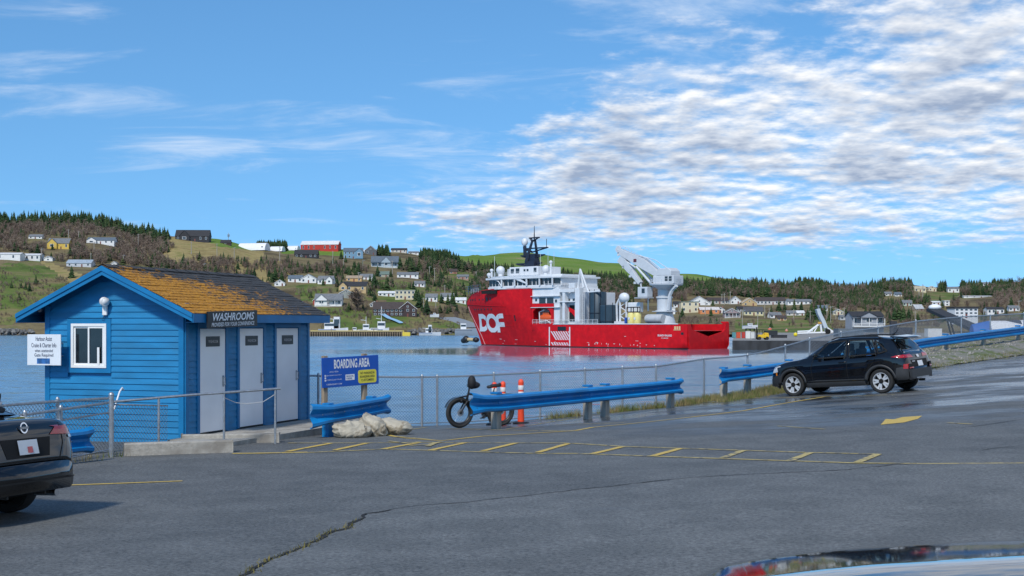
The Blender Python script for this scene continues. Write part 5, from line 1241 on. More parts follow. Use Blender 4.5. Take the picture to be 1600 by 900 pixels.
def suv_detail(c):
    t, side, back, above, patch, line, L = (c[k] for k in ('t', 'side', 'back', 'above', 'patch', 'line', 'L'))
    def sb(y, z, off=.005): return back(y, z, off)
    # roof spoiler, roof rails, fin
    q = MB(); q.grid([[Vector((x, y, z)) for y in (-.55, -.3, 0, .3, .55)] for x, z in ((.16, 1.40), (.18, 1.43), (.55, 1.475))]); o = q.build('spoiler', CARBLK, t, smooth=True); sd = o.modifiers.new('thickness', 'SOLIDIFY'); sd.thickness = .03
    for s in (1, -1): MB().tube([(.75, s*.55, 1.46), (.9, s*.555, 1.525), (1.6, s*.56, 1.56), (2.1, s*.55, 1.55), (2.25, s*.54, 1.50)], .018, 6).build('roof_rail', BLACKP, t, smooth=True)
    fn = MB(); fn.tube([(.72, 0, 1.53), (.60, 0, 1.60), (.47, 0, 1.80)], [.03, .008, .005], 6); fn.build('antenna', BLACKP, t)
    # lower cladding: rear bumper skirt, sills
    for s in (1, -1):
        patch('sill', [(1.13, .235), (2.98, .235), (2.98, .36), (1.13, .36)], lambda x, z: side(x, z, s, .014), CLAD, 20, 3)
        patch('door_trim', [(1.15, .39), (2.9, .40), (2.6, .43), (1.2, .42)], lambda x, z: side(x, z, s, .016), CLAD, 16, 2)
        o = patch('bumper_corner', [(.03, .30), (.36, .32), (.30, .66), (.03, .70)], lambda x, z: side(x, z, s, .013), CLAD, 6, 6)
        patch('front_bumper_corner', [(3.76, .3), (4.08, .32), (4.08, .55), (3.74, .62)], lambda x, z: side(x, z, s, .01), CLAD, 6, 5)
    patch('rear_bumper', [(-.70, .30), (.70, .30), (.74, .60), (-.74, .60)], lambda y, z: sb(y, z, .03), CLAD, 20, 6)
    patch('skid_plate', [(-.42, .30), (.42, .30), (.40, .38), (-.40, .38)], lambda y, z: sb(y, z, .045), mat('satin silver trim', (.3, .31, .33), .4, metal=.5), 10, 3)
    patch('plate_recess', [(-.46, .62), (.46, .62), (.52, .84), (-.52, .84)], lambda y, z: sb(y, z, .004), UNDER, 10, 5)
    pq = patch('number_plate', [(-.16, .66), (.16, .66), (.16, .80), (-.16, .80)], lambda y, z: sb(y, z, .02), PLATE, 2, 2)
    for s in (1, -1):
        patch('tail_lamp', [(s*.30, .905), (s*.78, .915), (s*.79, .98), (s*.40, 1.0)], lambda y, z: sb(y, z, .008), TAIL, 10, 4)
        patch('tail_lamp', [(.06, .90), (.44, .955), (.30, .985), (.06, 1.0)], lambda x, z: side(x, z, s, .008), TAIL, 8, 3)
        patch('reverse_lamp', [(s*.50, .61), (s*.735, .61), (s*.735, .74), (s*.56, .74)], lambda y, z: sb(y, z, .034), UNDER, 6, 4)
        patch('rear_reflector', [(s*.52, .625), (s*.72, .625), (s*.72, .655), (s*.53, .655)], lambda y, z: sb(y, z, .04), TAIL, 5, 2)
        patch('rear_reflector', [(.04, .62), (.13, .63), (.12, .75), (.03, .75)], lambda x, z: side(x, z, s, .02), TAIL, 3, 3)
        patch('headlamp', [(3.80, .70), (4.06, .66), (4.05, .76), (3.84, .82)], lambda x, z: side(x, z, s, .008), LAMPW, 6, 4)
        patch('position_lamp', [(3.70, .84), (4.02, .79), (4.0, .815), (3.74, .865)], lambda x, z: side(x, z, s, .009), LAMPW, 6, 2)
        patch('side_marker', [(3.83, .60), (3.88, .60), (3.88, .68), (3.83, .68)], lambda x, z: side(x, z, s, .012), AMBER, 2, 2)
    line('badge', [(-.07, .93), (.07, .93)], lambda y, z: sb(y, z, .02), .07, CHROME); line('wiper', [(.36, .34), (.24, -.1)], lambda x, y: above(x, y, .02), .03, BLACKP)
    line('lettering', [(.28, .80), (.45, .80)], lambda y, z: sb(y, z, .012), .03, mat('dull chrome', (.4, .4, .42), .3, metal=.8))
    patch('grille', [(-.5, .48), (.5, .48), (.55, .72), (-.55, .72)], lambda y, z: (lambda p: p)(Vector((L+.006-.12*abs(y), y, z))), UNDER, 10, 3)
    MB().cyl((.1, -.5, .26), (.28, -.5, .26), .035, n=10).build('exhaust', CHROME, t)
def sedan_detail(c):
    t, side, back, above, patch, line, L = (c[k] for k in ('t', 'side', 'back', 'above', 'patch', 'line', 'L'))
    sb = back
    # trunk lid outline, plate recess, lower bumper in matt black with diffuser fins
    line('panel_gap', [(-.62, 1.02), (-.60, .80), (-.50, .64), (.50, .64), (.60, .80), (.62, 1.02)], lambda y, z: sb(y, z, .003), .012, SEAM)
    patch('plate_recess', [(-.34, .68), (.34, .68), (.40, .88), (-.40, .88)], lambda y, z: sb(y, z, .0035), UNDER, 10, 5)
    pt = patch('number_plate', [(-.155, .71), (.155, .71), (.155, .86), (-.155, .86)], lambda y, z: sb(y, z, .02), PLATE, 2, 2)
    patch('plate_emblem', [(-.06, .725), (.02, .725), (.02, .79), (-.06, .79)], lambda y, z: sb(y, z, .024), mat('plate red', (.6, .12, .12), .5), 2, 2, parent=pt)
    patch('rear_bumper', [(-.72, .325), (.72, .325), (.76, .42), (-.76, .42)], lambda y, z: sb(y, z, .012), CLAD, 20, 5)
    o = patch('bumper_lip', [(-.76, .42), (.76, .42), (.77, .44), (-.77, .44)], lambda y, z: sb(y, z, .022), CARBLK, 20, 2)
    for y in (-.3, .3): MB().b2((.04, y-.012, .27), (.3, y+.012, .33)).build('diffuser_fin', CLAD, t)
    for s in (1, -1):
        patch('tail_lamp', [(s*.40, .90), (s*.80, .885), (s*.80, .99), (s*.52, .975)], lambda y, z: sb(y, z, .01), TAIL, 8, 4)
        patch('tail_lamp', [(.07, .885), (.40, .935), (.34, .985), (.10, .99)], lambda x, z: side(x, z, s, .01), TAIL, 8, 3)
        patch('reverse_lamp', [(s*.72, .855), (s*.81, .845), (s*.80, .882), (s*.72, .882)], lambda y, z: sb(y, z, .010), LAMPW, 3, 2)
        patch('rear_reflector', [(s*.62, .46), (s*.74, .455), (s*.74, .485), (s*.62, .485)], lambda y, z: sb(y, z, .006), TAIL, 4, 2)
        patch('bumper_corner', [(.02, .33), (.42, .33), (.42, .39), (.02, .42)], lambda x, z: side(x, z, s, .012), CLAD, 8, 3)
        patch('headlamp', [(4.2, .66), (4.52, .60), (4.5, .70), (4.2, .76)], lambda x, z: side(x, z, s, .006), LAMPW, 5, 3)
    # ring badge with crossbar
    p = sb(0, .985, .012); n = Vector((-1, 0, .15)).normalized(); bd = MB(); Mb = n.to_track_quat('Z', 'Y').to_matrix()
    bd.lathe([(.045, 0), (.058, .006), (.06, .012), (.045, .012), (.045, 0)], p, 20, Mb, cap=False); bd.box(p+n*.012, (.012, .135, .024)); bd.build('badge', CHROME, t, smooth=True, sharp=40)
    MB().cyl((.03, -.48, .27), (.3, -.48, .27), .04, n=12).build('exhaust', CHROME, t)
DETAIL = {'suv': suv_detail, 'sedan': sedan_detail, 'crossover': suv_detail}; WINS['crossover'] = WINS['suv']
def car_matrix(rear_contact, fwd, sidepoint_up=None):
    """origin at rear bumper on the ground; given a ground point under the rear bumper centre and a heading"""
    f = Vector((fwd[0], fwd[1], 0)).normalized(); a = Vector((rear_contact[0], rear_contact[1], gz(*rear_contact[:2]))); b = a+f*3.2; b.z = gz(b.x, b.y)
    l = Vector((-f.y, f.x, 0)); c = a+f*1.5; p, q = c+l*.8, c-l*.8; lz = (gz(p.x, p.y)-gz(q.x, q.y))/1.6
    fx = (b-a).normalized(); ly = Vector((l.x, l.y, lz)).normalized(); M = frame(a, fx, ly); return M
def place_cars():
    # SUV: wheels at rear-left (1379,615) and front-left (1235,619)
    RL = Vector((9.92, 34.2)); FL = Vector((7.86, 35.95)); f = (FL-RL).normalized(); r = Vector((f.y, -f.x)); org = RL+r*.775-f*.76
    car('suv', 'suv', 'black compact SUV parked facing the guard rail', car_matrix(org, f))
    # sedan at the left edge: only its tail is in the picture
    f = Vector((-.955, .297)).normalized(); r = Vector((f.y, -f.x)); RR = Vector((-4.86, 14.2)); org = RR-r*.80+f*(-.05)
    car('sedan', 'sedan', 'black sedan cut off by the left edge of the photo', car_matrix(org, f))
    # the car beside the photographer: its bonnet shows at the bottom
    f = Vector((-1, .03)).normalized(); org = Vector((.33, 2.93))-f*4.17
    car('crossover', 'parked_car', 'dark car whose glossy bonnet fills the bottom corner', car_matrix(org, f))
place_cars()
# ------------------------------------------------------------------ red offshore vessel
def ship():
    A = Vector((43.3, 316, WATER)); ax = Vector((-.690, .724, 0)).normalized(); prt = Vector((-ax.y, ax.x, 0))
    # local frame: x toward the bow, y to port (toward the camera), z up from the waterline; origin at port stern corner
    HB = 8.5
    M = frame(A-prt*0, ax, prt); 
    M = Matrix.Translation(-prt*HB) @ M         # origin on the centreline
    t = thing('offshore_vessel', 'red offshore supply vessel with white bridge moored across the harbour', 'ship', M=M)
    RED = two_tone('red hull paint', (.60, .005, .010), (.52, .004, .010), .25, .45, .65, .55, s3=.8)
    REDD = mat('red deckhouse paint', (.60, .005, .010), .55, var=.12, scale=.5); BOOT = mat('dark boot topping', (.03, .008, .01), .6, var=.4, scale=.6)
    WHS = mat('white ship paint', (.66, .67, .68), .4, var=.07, scale=.6); GRY = mat('light grey ship paint', (.45, .46, .47), .5, var=.1, scale=.8); DKB = mat('dark blue mast paint', (.012, .018, .035), .5, var=.2); SLATE = mat('slate blue tank paint', (.022, .045, .065), .45, var=.15, scale=.5)
    SGL = mat('ship window glass', (.02, .028, .035), .08, var=.3, spec=.7); DECK = mat('green grey deck', (.12, .15, .14), .8); SCR = mat('white scratch', (.62, .5, .5), .6); ORB = mat('lifeboat orange', (.65, .10, .02), .4)
    LB = 84.0
    def stem(z): return pl(z, [(-2, 78.2), (0, 79.2), (3, 80.2), (6, 81.6), (10, 83.6), (12.5, 84.6), (14.5, 84.2), (17, 82)])
    def hb(x, z):
        se = stem(z); x0 = pl(z, [(-2, 44), (0, 47), (6.2, 54), (12, 60), (17, 62)])
        if x <= x0:
            k = HB
            if x < 6 and z < 1: k = HB-.9*(1-x/6)*(1-z)
            return max(.0, k)
        u = min(1, (x-x0)/(se-x0)); p = pl(z, [(-2, 1.2), (0, 1.25), (6, 1.4), (12, 1.9), (16, 2.2)]); return HB*max(0, 1-u**p)**.95
    def top2(x): return pl(x, [(55, 16.3), (66, 16.4), (76, 15.9), (80, 15.0), (82.5, 14.0), (84.6, 12.8)])
    def loft(x0, x1, nz, zf, ztf, name, m, n=64, close=True):
        mb = MB(); P_, S_ = [], []
        for i in range(n+1):
            u = i/n; u = 1-(1-u)**1.4; pr = []; sr = []
            for j in range(nz+1):
                f = j/nz; xx = x0+(x1-x0)*u; za, zb = zf(xx), ztf(xx); z = za+(zb-za)*f; se = stem(z); x = min(xx, se) if x1 < 70 else x0+(se-x0)*u; z2 = za+(ztf(x)-za)*f; y = hb(x, z2); pr.append(Vector((x, y, z2))); sr.append(Vector((x, -y, z2)))
            P_.append(pr); S_.append(sr)
        mb.grid(P_); k = len(mb.f); mb.grid([list(reversed(r)) for r in S_])
        mb.f = [tuple(reversed(f)) for f in mb.f]
        return mb, P_
    for mm in (RED, REDD): mm.node_tree.nodes['Principled BSDF'].inputs['Specular IOR Level'].default_value = .25
    mb, rows = loft(0, 84, 12, lambda x: -.9, lambda x: 6.25, 'hull', RED, 80)
    # colour by height: boot topping below .45 m
    mb.m = [1 if max(mb.v[i][2] for i in f) < .35 else 0 for f in mb.f]
    hull = mb.build('hull', [RED, BOOT], t, smooth=True, sharp=50)
    up, rows2 = loft(55, 84, 14, lambda x: 6.25, top2, 'f', RED, 60); fc = up.build('forecastle', [RED], t, smooth=True, sharp=50)
    bv = BVHTree.FromPolygons([Vector(v) for v in mb.v+up.v], [tuple(f) for f in mb.f]+[tuple(i+len(mb.v) for i in f) for f in up.f])
    def on(x, z, off=.04):
        h = bv.ray_cast(Vector((x, 40, z)), Vector((0, -1, 0)))
        if h[0] is None: return None
        n = h[1] if h[1].y > 0 else -h[1]; return h[0]+n*off
    # transom with low stern gate, decks
    mbt = MB(); prof_t = [(HB, 6.25), (HB-1.3, 6.25), (HB-1.8, 4.9), (1.0, 3.4), (-.2, 3.1), (-1.4, 3.4), (-HB+2.6, 4.3), (-HB+1.6, 5.0), (-HB+1.5, 6.6), (-HB, 6.6)]
    b_ = [(HB*.9, -.9)]+prof_t+[(-HB*.9, -.9)]
    mbt.prism([(y, z) for y, z in b_], 'x', -.02, .5); mbt.build('transom', RED, t)
    mbp = MB(); mbp.b2((0.3, -HB-.02, 4), (1.2, -HB+1.4, 6.75)); mbp.b2((.2, -HB-.1, 6.5), (2.4, -HB+.3, 6.9)); mbp.build('stern_post', RED, t, bevel=.08)
    MB().add([(.4, HB-.1, 4.6), (.4, -HB+.1, 4.6), (55, -HB+.1, 4.6), (55, HB-.1, 4.6)], [(3, 2, 1, 0)]).build('main_deck', DECK, t)
    d = MB(); pr = [r[-1] for r in rows2]; d.add([(p.x, p.y*.97, p.z-1.0) for p in pr]+[(p.x, -p.y*.97, p.z-1.0) for p in reversed(pr)], [tuple(range(2*len(pr)-1, -1, -1))]); d.build('forecastle_deck', DECK, t)
    MB().b2((54.9, -HB, 6), (55.1, HB, 16.3)).build('bulkhead', REDD, t)
    rw = MB(); rw.tube([p+Vector((0, .02, 0)) for p in pr], .12, 5); rw.build('bulwark_rail', REDD, t)
    wl = MB(); wl.tube([(x, HB, 6.27) for x in (3, 20, 40, 46.5)], .14, 5); wl.build('gunwale', WHS, t)
    # port side of the midship block with the arched lifeboat recess
    x0, x1, z0, z1 = 46.6, 55, 6.25, 11.9; o0, o1, oz0, oz1 = 47.3, 54.4, 6.4, 11.0
    arch = [(o0, oz0), (o1, oz0), (o1, 9.6), (o1-.6, 10.3), (o1-2.2, 10.95), (o1-3.6, 11.05), (o0+1.8, 10.8), (o0+.6, 10.0), (o0, 8.8)]
    outer = [(x0, z0), (x1, z0), (x1, 10), (x1, z1), (x1-2.2, z1), (x1-3.6, z1), (x0+1.8, z1), (x0, z1), (x0, 9)]
    w = MB()
    for i in range(len(arch)):
        j = (i+1) % len(arch); a, b, c, e = arch[i], arch[j], outer[j], outer[i]; w.quad((a[0], HB, a[1]), (e[0], HB, e[1]), (c[0], HB, c[1]), (b[0], HB, b[1])); w.quad((a[0], HB, a[1]), (b[0], HB, b[1]), (b[0], HB-.5, b[1]), (a[0], HB-.5, a[1]))
    w.b2((x0, -HB, 6.25), (x1, HB-4, z1)); w.b2((x0, HB-4, z1-.2), (x1, HB-.01, z1)); w.b2((x0, HB-4, 6.25), (x0+.15, HB-.01, z1-.2)); w.build('midship_block', REDD, t)
    n_ = MB(); n_.b2((o0-.4, HB-3.9, 6.3), (o1+.5, HB-3.7, 11.6)); n_.b2((o0, HB-3.7, 6.3), (o1+.5, HB-.05, 6.42)); n_.build('recess_lining', GRY, t)
    lb = MB(); lb.lathe([(.05, -3.0), (.8, -2.4), (1.1, -1), (1.15, 1), (.85, 2.3), (.1, 2.9)], (50.4, HB-1.8, 8.0), 10, Matrix.Rotation(R(90), 3, 'Y')); lb.b2((49.2, HB-2.6, 8.6), (51.6, HB-1.1, 9.6)); lb.build('rescue_boat', ORB, t, smooth=True, sharp=40)
    dv = MB(); dv.tube([(52.6, HB-1, 6.4), (52.8, HB-1, 9.6), (50.8, HB-1, 10.2)], .18, 6); dv.tube([(48.2, HB-1, 6.4), (49.5, HB-.8, 7.2), (52.5, HB-.8, 7.0)], .16, 6); dv.build('davit', WHS, t)
    # DOF on the bow: drawn on the hull surface
    def dof(u, v):
        """u 0..3 across three letters, v 0..1 up; D, overlapping round O, F with curved shoulder"""
        th = .27
        def ring(cx, cy, rx, ry): 
            a = ((u-cx)/rx)**2+((v-cy)/ry)**2; b = ((u-cx)/(rx-th))**2+((v-cy)/(ry-.25))**2; return a <= 1 and b >= 1
        D = (0 <= u <= th+.02 and 0.04 <= v <= 1) or (u >= th*.5 and u < 1.12 and ring(.45, .52, .67, .48)) or (0 <= u <= .5 and (.04 <= v <= .27 or .77 <= v <= 1))
        O = ring(1.56, .5, .66, .52)
        Fl = (2.02 <= u <= 2.32 and 0 <= v <= .72) or (2.3 <= u <= 2.85 and .30 <= v <= .54) or (u <= 2.55 and v >= .6 and u > 2.02 and ring(2.62, .66, .6, .34)) or (2.5 <= u <= 2.88 and .76 <= v <= 1.0)
        gap = abs(((u-1.56)/.72)**2+((v-.5)/.57)**2-1) < .07 and u < 1.3
        return (D and not gap) or O or Fl
    lg = MB(); x_hi, x_lo, zb, zt_ = 77.6, 65.2, 3.9, 9.3; NU, NV = 120, 66; idx = {}
    def vv(i, j):
        k = (i, j)
        if k not in idx:
            u = i/NU; v = j/NV; x = x_hi-(x_hi-x_lo)*u+(1-v)*(1.6-.9*u); p = on(x, zb+(zt_-zb)*v, .05); idx[k] = len(lg.v); lg.v.append(tuple(p) if p is not None else (0, 0, 0))
        return idx[k]
    for i in range(NU):
        for j in range(NV):
            if dof((i+.5)/NU*2.9, (j+.5)/NV): lg.f.append((vv(i, j), vv(i+1, j), vv(i+1, j+1), vv(i, j+1))); lg.m.append(0)
    lg.build('lettering', mat('logo white', (.85, .85, .85), .5, var=.03), t)
    # portholes, doors, panel outlines on the red sides
    DK = mat('porthole dark', (.01, .01, .012), .2)
    for z, xs in ((13.5, (80.9, 79.2, 77.6, 75.0, 73.0)), (10.7, (79.2, 78.0, 76.6, 75.0, 73.2, 71.6, 69.9))):
        for x in xs:
            p = on(x, z, .05)
            if p: q = MB(); q.lathe([(.24, 0), (.24, .03), (1e-4, .03)], p, 8, Matrix.Rotation(R(-90), 3, 'X')); q.build('porthole', DK, t)
    for x, z, w_, h_ in ((71.2, 13.5, .8, 1.1), (69.6, 13.6, .6, .8), (60.8, 8.0, .45, 1.6)):
        c = [on(x+a*w_/2, z+b*h_/2, .05) for a, b in ((-1, -1), (1, -1), (1, 1), (-1, 1))]; MB().quad(*c).build('side_opening', DK, t)
    for a, b in (((67.5, 8.9), (62.0, 8.9)), ((67.5, 5.8), (62.0, 5.8)), ((67.5, 5.8), (67.5, 8.9)), ((62, 5.8), (62, 8.9))):
        q = MB(); q.tube([on(a[0]+(b[0]-a[0])*k/6, a[1]+(b[1]-a[1])*k/6, .02) for k in range(7)], .05, 4); q.build('hull_seam', REDD, t)
    q = MB(); kn = []
    for k in range(20):
        u = k/19; x = 83.6-u*20; z = 12.3-u*1.0; p = on(x, z, .02); kn.append(p) if p else None
    q.tube(kn, .09, 4); q.build('hull_knuckle', REDD, t)
    sm = MB()
    st = []
    for k in range(26):
        z = 11.6-k/25*11.4; u = k/25; x = stem(z)-.9-1.2*u*u; p = on(x, z, .03)
        if p: st.append(p)
    sm.tube(st, .08, 4); sm.build('stem_stripe', mat('pale stripe', (.6, .4, .42), .6), t)
    # scrapes
    sc = MB()
    for _ in range(22):
        x = random.choice([random.uniform(4, 40), random.uniform(40, 70)]); z = random.choice([random.uniform(.6, 1.5), random.uniform(.6, 3.8)]); wv, hv = random.uniform(.08, .5), random.uniform(.04, .12)
        c = [on(x+a*wv+random.uniform(-.1, .1), z+b*hv, .03) for a, b in ((-1, -1), (1, -.6), (1, 1), (-1, .6))]
        if None not in c: sc.quad(*c)
    for _ in range(14):
        x = random.uniform(15, 34); z = random.uniform(.5, 1.2); wv, hv = random.uniform(.05, .2), random.uniform(.08, .25); c = [on(x+a*wv, z+b*hv, .03) for a, b in ((-1, -1), (1, -1), (.6, 1), (-.6, 1))]; sc.quad(*c)
    sc.build('paint_scrapes', SCR, t, kind='stuff')
    # white bars with diagonal stripes and the opening over them
    y = HB+.03; bar = MB()
    for x in (47.9, 40.2): MB().b2((x-.2, HB, .35), (x+.2, y, 5.5)).build('white_bar', WHS, t)
    for k in range(8):
        xa = 47.4-k*.92; za, zb_ = 4.3, 1.95; MB().quad((xa, y, za), (xa-.48, y, za), (max(xa-.48-2.0, 40.5), y, za-(za-zb_)*min(1, max(0, (xa-.48-40.5)/2.0))), (max(xa-2.0, 40.5), y, za-(za-zb_)*min(1, max(0, (xa-40.5)/2.0)))).build('diagonal_stripe', WHS, t)
    for k in range(7):
        xa = 47.3-k*.95; MB().quad((xa, y, 1.3), (xa-.5, y, 1.3), (max(40.5, xa-1.2), y, .5), (max(40.5, xa-.7), y, .5)).build('diagonal_stripe', WHS, t)
    MB().b2((41.6, HB-.02, 4.45), (44.8, HB+.03, 5.6)).build('side_opening', DK, t)
    for k, x, z in (('ship', 5.6, 2.9), ('ship2', 5.6, 2.2)):
        TXT[k].materials.append(WHS); ob('lettering', TXT[k], t, M=frame((x+1.6, HB+.03, z+.5), (-1, 0, 0), (0, 0, 1)))
    em = MB(); 
    for dx, w_ in ((0, .5), (.7, .5), (1.35, .6)): em.b2((2.2+dx, HB, 4.9), (2.2+dx+w_, HB+.03, 5.7))
    em.b2((2.1, HB, 4.7), (4.4, HB+.035, 4.85)); em.build('emblem', mat('cream emblem', (.7, .45, .22), .5), t); MB().b2((1.2, HB, 3.6), (2.0, HB+.03, 4.2)).build('side_opening', DK, t)
    # bow fender floating at the stem
    bf = MB(); bf.cyl((79.5, 1.2, 1.5), (83.0, 1.6, 1.7), .55, n=10); bf.build('bow_roller', mat('cream roller', (.5, .38, .2), .7), t, smooth=True, sharp=50)
    bf = MB(); bf.ball((83.4, 1.6, 1.7), (1.0, 1.0, 1.1), 10, 7); bf.ball((80.0, 1.4, 1.6), (.9, .9, .8), 10, 7); bf.ball((84.2, 1.7, 1.3), (.8, .8, .8), 10, 7); bf.build('bow_fender', BLACKP, t, smooth=True)
    # ---- superstructure
    def block(name, a, b, m=WHS, bev=.12): return MB().b2(a, b).build(name, m, t, bevel=bev)
    def windows(x0, x1, z0, z1, y, n, parent, gap=.25, m=SGL, ny=None):
        wd = (x1-x0)/n
        for k in range(n): MB().b2((x0+k*wd+gap*wd/2, y-.02, z0), (x0+(k+1)*wd-gap*wd/2, y+.05, z1)).build('window', m, parent)
    block('deckhouse', (44.4, -HB+.4, 6.25), (46.55, HB-.35, 11.95)); aft = block('deckhouse', (44.4, -HB+.4, 11.95), (55, HB-.35, 16.2)); 
    windows(46.4, 52.5, 11.9, 13.6, HB-.35, 2, aft, .18); windows(45.2, 46.2, 12.2, 13.0, HB-.35, 1, aft); windows(52.9, 53.9, 12.6, 13.4, HB-.35, 1, aft)
    for z in (10.9, 14.0): MB().b2((44.2, HB-.45, z-.1), (55, HB+.25, z+.06)).build('deck_edge', WHS, t)
    low = block('deckhouse', (38.6, -HB+.4, 6.25), (44.4, HB-2.0, 15.0)); windows(39.5, 43.5, 12.4, 13.2, HB-2.0, 2, low, .5)
    gar = MB(); gar.b2((42.5, HB-2.02, 7), (43.4, HB-.4, 15.2)); gar.b2((38.6, HB-2.0, 12.2), (44.4, HB-.3, 12.5)); gar.b2((39.0, HB-1.2, 14.9), (44.4, HB-.3, 15.7)); gar.build('side_frame', WHS, t, bevel=.06)
    op = MB().b2((37.9, HB-2.1, 7.2), (42.0, HB-1.7, 11.4)).build('dark_opening', UNDER, t); rr = MB(); rr.add([(42.0, HB-1.5, 10.9), (39.2, HB-1.5, 9.8), (38.2, HB-1.5, 8.2), (38.0, HB-1.5, 7.0), (39.4, HB-1.5, 7.0), (39.9, HB-1.5, 8.4), (41.0, HB-1.5, 9.4), (42.0, HB-1.5, 9.7)], [(0, 1, 6, 7), (1, 2, 5, 6), (2, 3, 4, 5)]); rr.build('red_chute', REDD, t)
    # bridge: wrap-round wheelhouse with overhanging roof
    x0, x1 = 44.6, 73.5
    bf_ = [(x0, -7.5), (x0, 7.5), (47, 8.6), (66, 8.6), (70.5, 7.2), (73.2, 4), (73.8, 0), (73.2, -4), (70.5, -7.2), (66, -8.6), (47, -8.6)]
    brg = MB(); brg.prism([(x, y) for x, y in bf_][::-1], 'z', 16.2, 16.9); brg.prism([(x*.995+.2, y*.96) for x, y in bf_][::-1], 'z', 16.9, 19.0); bo = brg.build('bridge', WHS, t)
    rf = MB(); rf.prism([(x+(.5 if x > 60 else -.6), y*1.05) for x, y in bf_][::-1], 'z', 19.0, 19.5); rf.prism([(x*.98+1.0, y*.9) for x, y in bf_][::-1], 'z', 19.5, 20.0); rf.build('bridge_roof', WHS, t)
    for (xa, ya), (xb, yb) in zip(bf_[1:6], bf_[2:7]):
        a, b = Vector((xa*.995+.2, ya*.96, 0)), Vector((xb*.995+.2, yb*.96, 0)); L_ = (b-a).length; nn = max(1, int(L_/1.5)); dd = (b-a)/nn; nrm = Vector((-(b-a).y, (b-a).x, 0)).normalized()
        if nrm.y < 0 and nrm.x < 0: nrm = -nrm
        nrm = -nrm if nrm.dot(a-Vector((60, 0, 0))) < 0 else nrm
        for k in range(nn):
            p, q = a+dd*(k+.1)+nrm*.05, a+dd*(k+.9)+nrm*.05; MB().quad(p+Vector((0, 0, 17.15)), q+Vector((0, 0, 17.15)), q+Vector((0, 0, 18.8))+nrm*.12, p+Vector((0, 0, 18.8))+nrm*.12).build('window', SGL, bo)
    wing = MB()
    for x in (46.5, 51.5, 56.3, 60.2): MB().box((x, 8.75, 17.95), (.35, .35, 2.1)).build('bridge_strut', WHS, t)
    wing.box((64.5, 8.75, 17.95), (.35, .35, 2.1))
    wing.add([(60.4, 8.9, 19.0), (56.6, 8.9, 17.6), (55.8, 8.9, 17.6), (58.5, 8.9, 19.1)], [(0, 1, 2, 3)]); wing.tube([(64.5, 8.8, 16.9), (65.5, 8.8, 18.4), (67.5, 8.3, 19.1)], .14, 5); wing.build('bridge_wing_frame', WHS, t, kind='stuff')
    def rail(name, pts, h=1.1, m=WHS, n=3, post=1.6):
        q = MB(); pts = [Vector(p) for p in pts]
        for k in range(1, n+1): q.tube([p+Vector((0, 0, h*k/n)) for p in pts], .05, 4)
        for a, b in zip(pts[:-1], pts[1:]):
            c = max(1, int((b-a).length/post))
            for i in range(c+1): p = a.lerp(b, i/c); q.tube([p, p+Vector((0, 0, h))], .045, 4)
        q.build(name, m, t)
    rail('railing', [(49.5, 8.6, 16.25), (44.4, 8.3, 16.25), (44.4, 2, 16.25)]); rail('railing', [(74, 7.0, 15.6), (79, 4.4, 15.4)], 1.2); rail('railing', [(54.5, 8.5, 6.3), (37.5, 8.5, 6.3), (30, 8.5, 6.3)], 1.2)
    rail('railing', [(73, 7.5, 15.6), (80.2, 5.2, 15.2), (81.0, 0, 15.2)], 2.2, mat('blue grey rail', (.07, .12, .18), .5), 3, 1.2); MB().b2((66.5, 8.0, 15.0), (71.5, 8.75, 16.0)).build('bridge_wing_box', UNDER, t)
    rail('railing', [(52, 8.4, 20), (66, 8.4, 20), (71, 6.5, 20)], 1.0)
    uh = MB(); uh.b2((56, -4.5, 20), (65.5, 4.5, 22.6)); uh.prism([(65.5, -4.3), (68, -2.5), (68, 2.5), (65.5, 4.3)], 'z', 20, 22.2); uho = uh.build('top_house', WHS, t)
    for x0_, x1_, z0_, z1_ in ((64.0, 65.1, 20.8, 22.1), (62.2, 63.4, 20.8, 22.2), (60.2, 60.8, 21.2, 21.9), (59.2, 59.8, 21.2, 21.9), (56.6, 57.5, 20.9, 22.2)): MB().b2((x0_, 4.48, z0_), (x1_, 4.55, z1_)).build('window', SGL, uho)
    for x, y, z, r in ((68.6, 4.5, 21.6, 1.15), (53.2, 4.5, 21.3, 1.15), (73.0, 4, 20.4, .6), (71.2, 5.0, 21.6, .5)):
        dmo = MB(); dmo.cyl((x, y, 19.9), (x, y, z), r*.55, n=8); dmo.ball((x, y, z+.3), (r, r, r*1.05), 12, 8); dmo.build('radome', WHS, t, smooth=True, sharp=50)
    an = MB(); an.cyl((49.8, 6, 19.5), (49.8, 6, 23.0), .35, n=8); an.ball((49.8, 6, 23.4), .5, 8, 6)
    for x, z in ((70.2, 26.0), (49.6, 26.4), (54.9, 26.2), (51.9, 26.7)): an.tube([(x, 5, 20), (x, 5, z)], .05, 4)
    an.build('whip_antenna', WHS, t, kind='stuff')
    # mast
    m_ = MB(); m_.b2((60.2, -1.2, 22.6), (63.2, 1.2, 24.4)); m_.tube([(62.8, 1, 24), (62.3, 1, 26), (61.2, .4, 30.5)], [.55, .45, .3], 6); m_.tube([(60.6, -1, 24), (60.9, -1, 26), (61.0, -.3, 30.5)], [.5, .4, .3], 6); m_.b2((60.2, -.8, 24), (62.9, .8, 26.4))
    for z, a, b in ((23.7, 58.6, 67.0), (26.0, 57.6, 65.4), (28.0, 56.6, 64.4), (31.0, 59.4, 62.6)):
        m_.b2((a, -.3, z-.12), (b, .3, z+.22)); m_.tube([(61.6, 0, z-1.0), (a+.3, 0, z)], .22, 5); m_.tube([(61.6, 0, z-1.0), (b-.3, 0, z)], .3, 5)
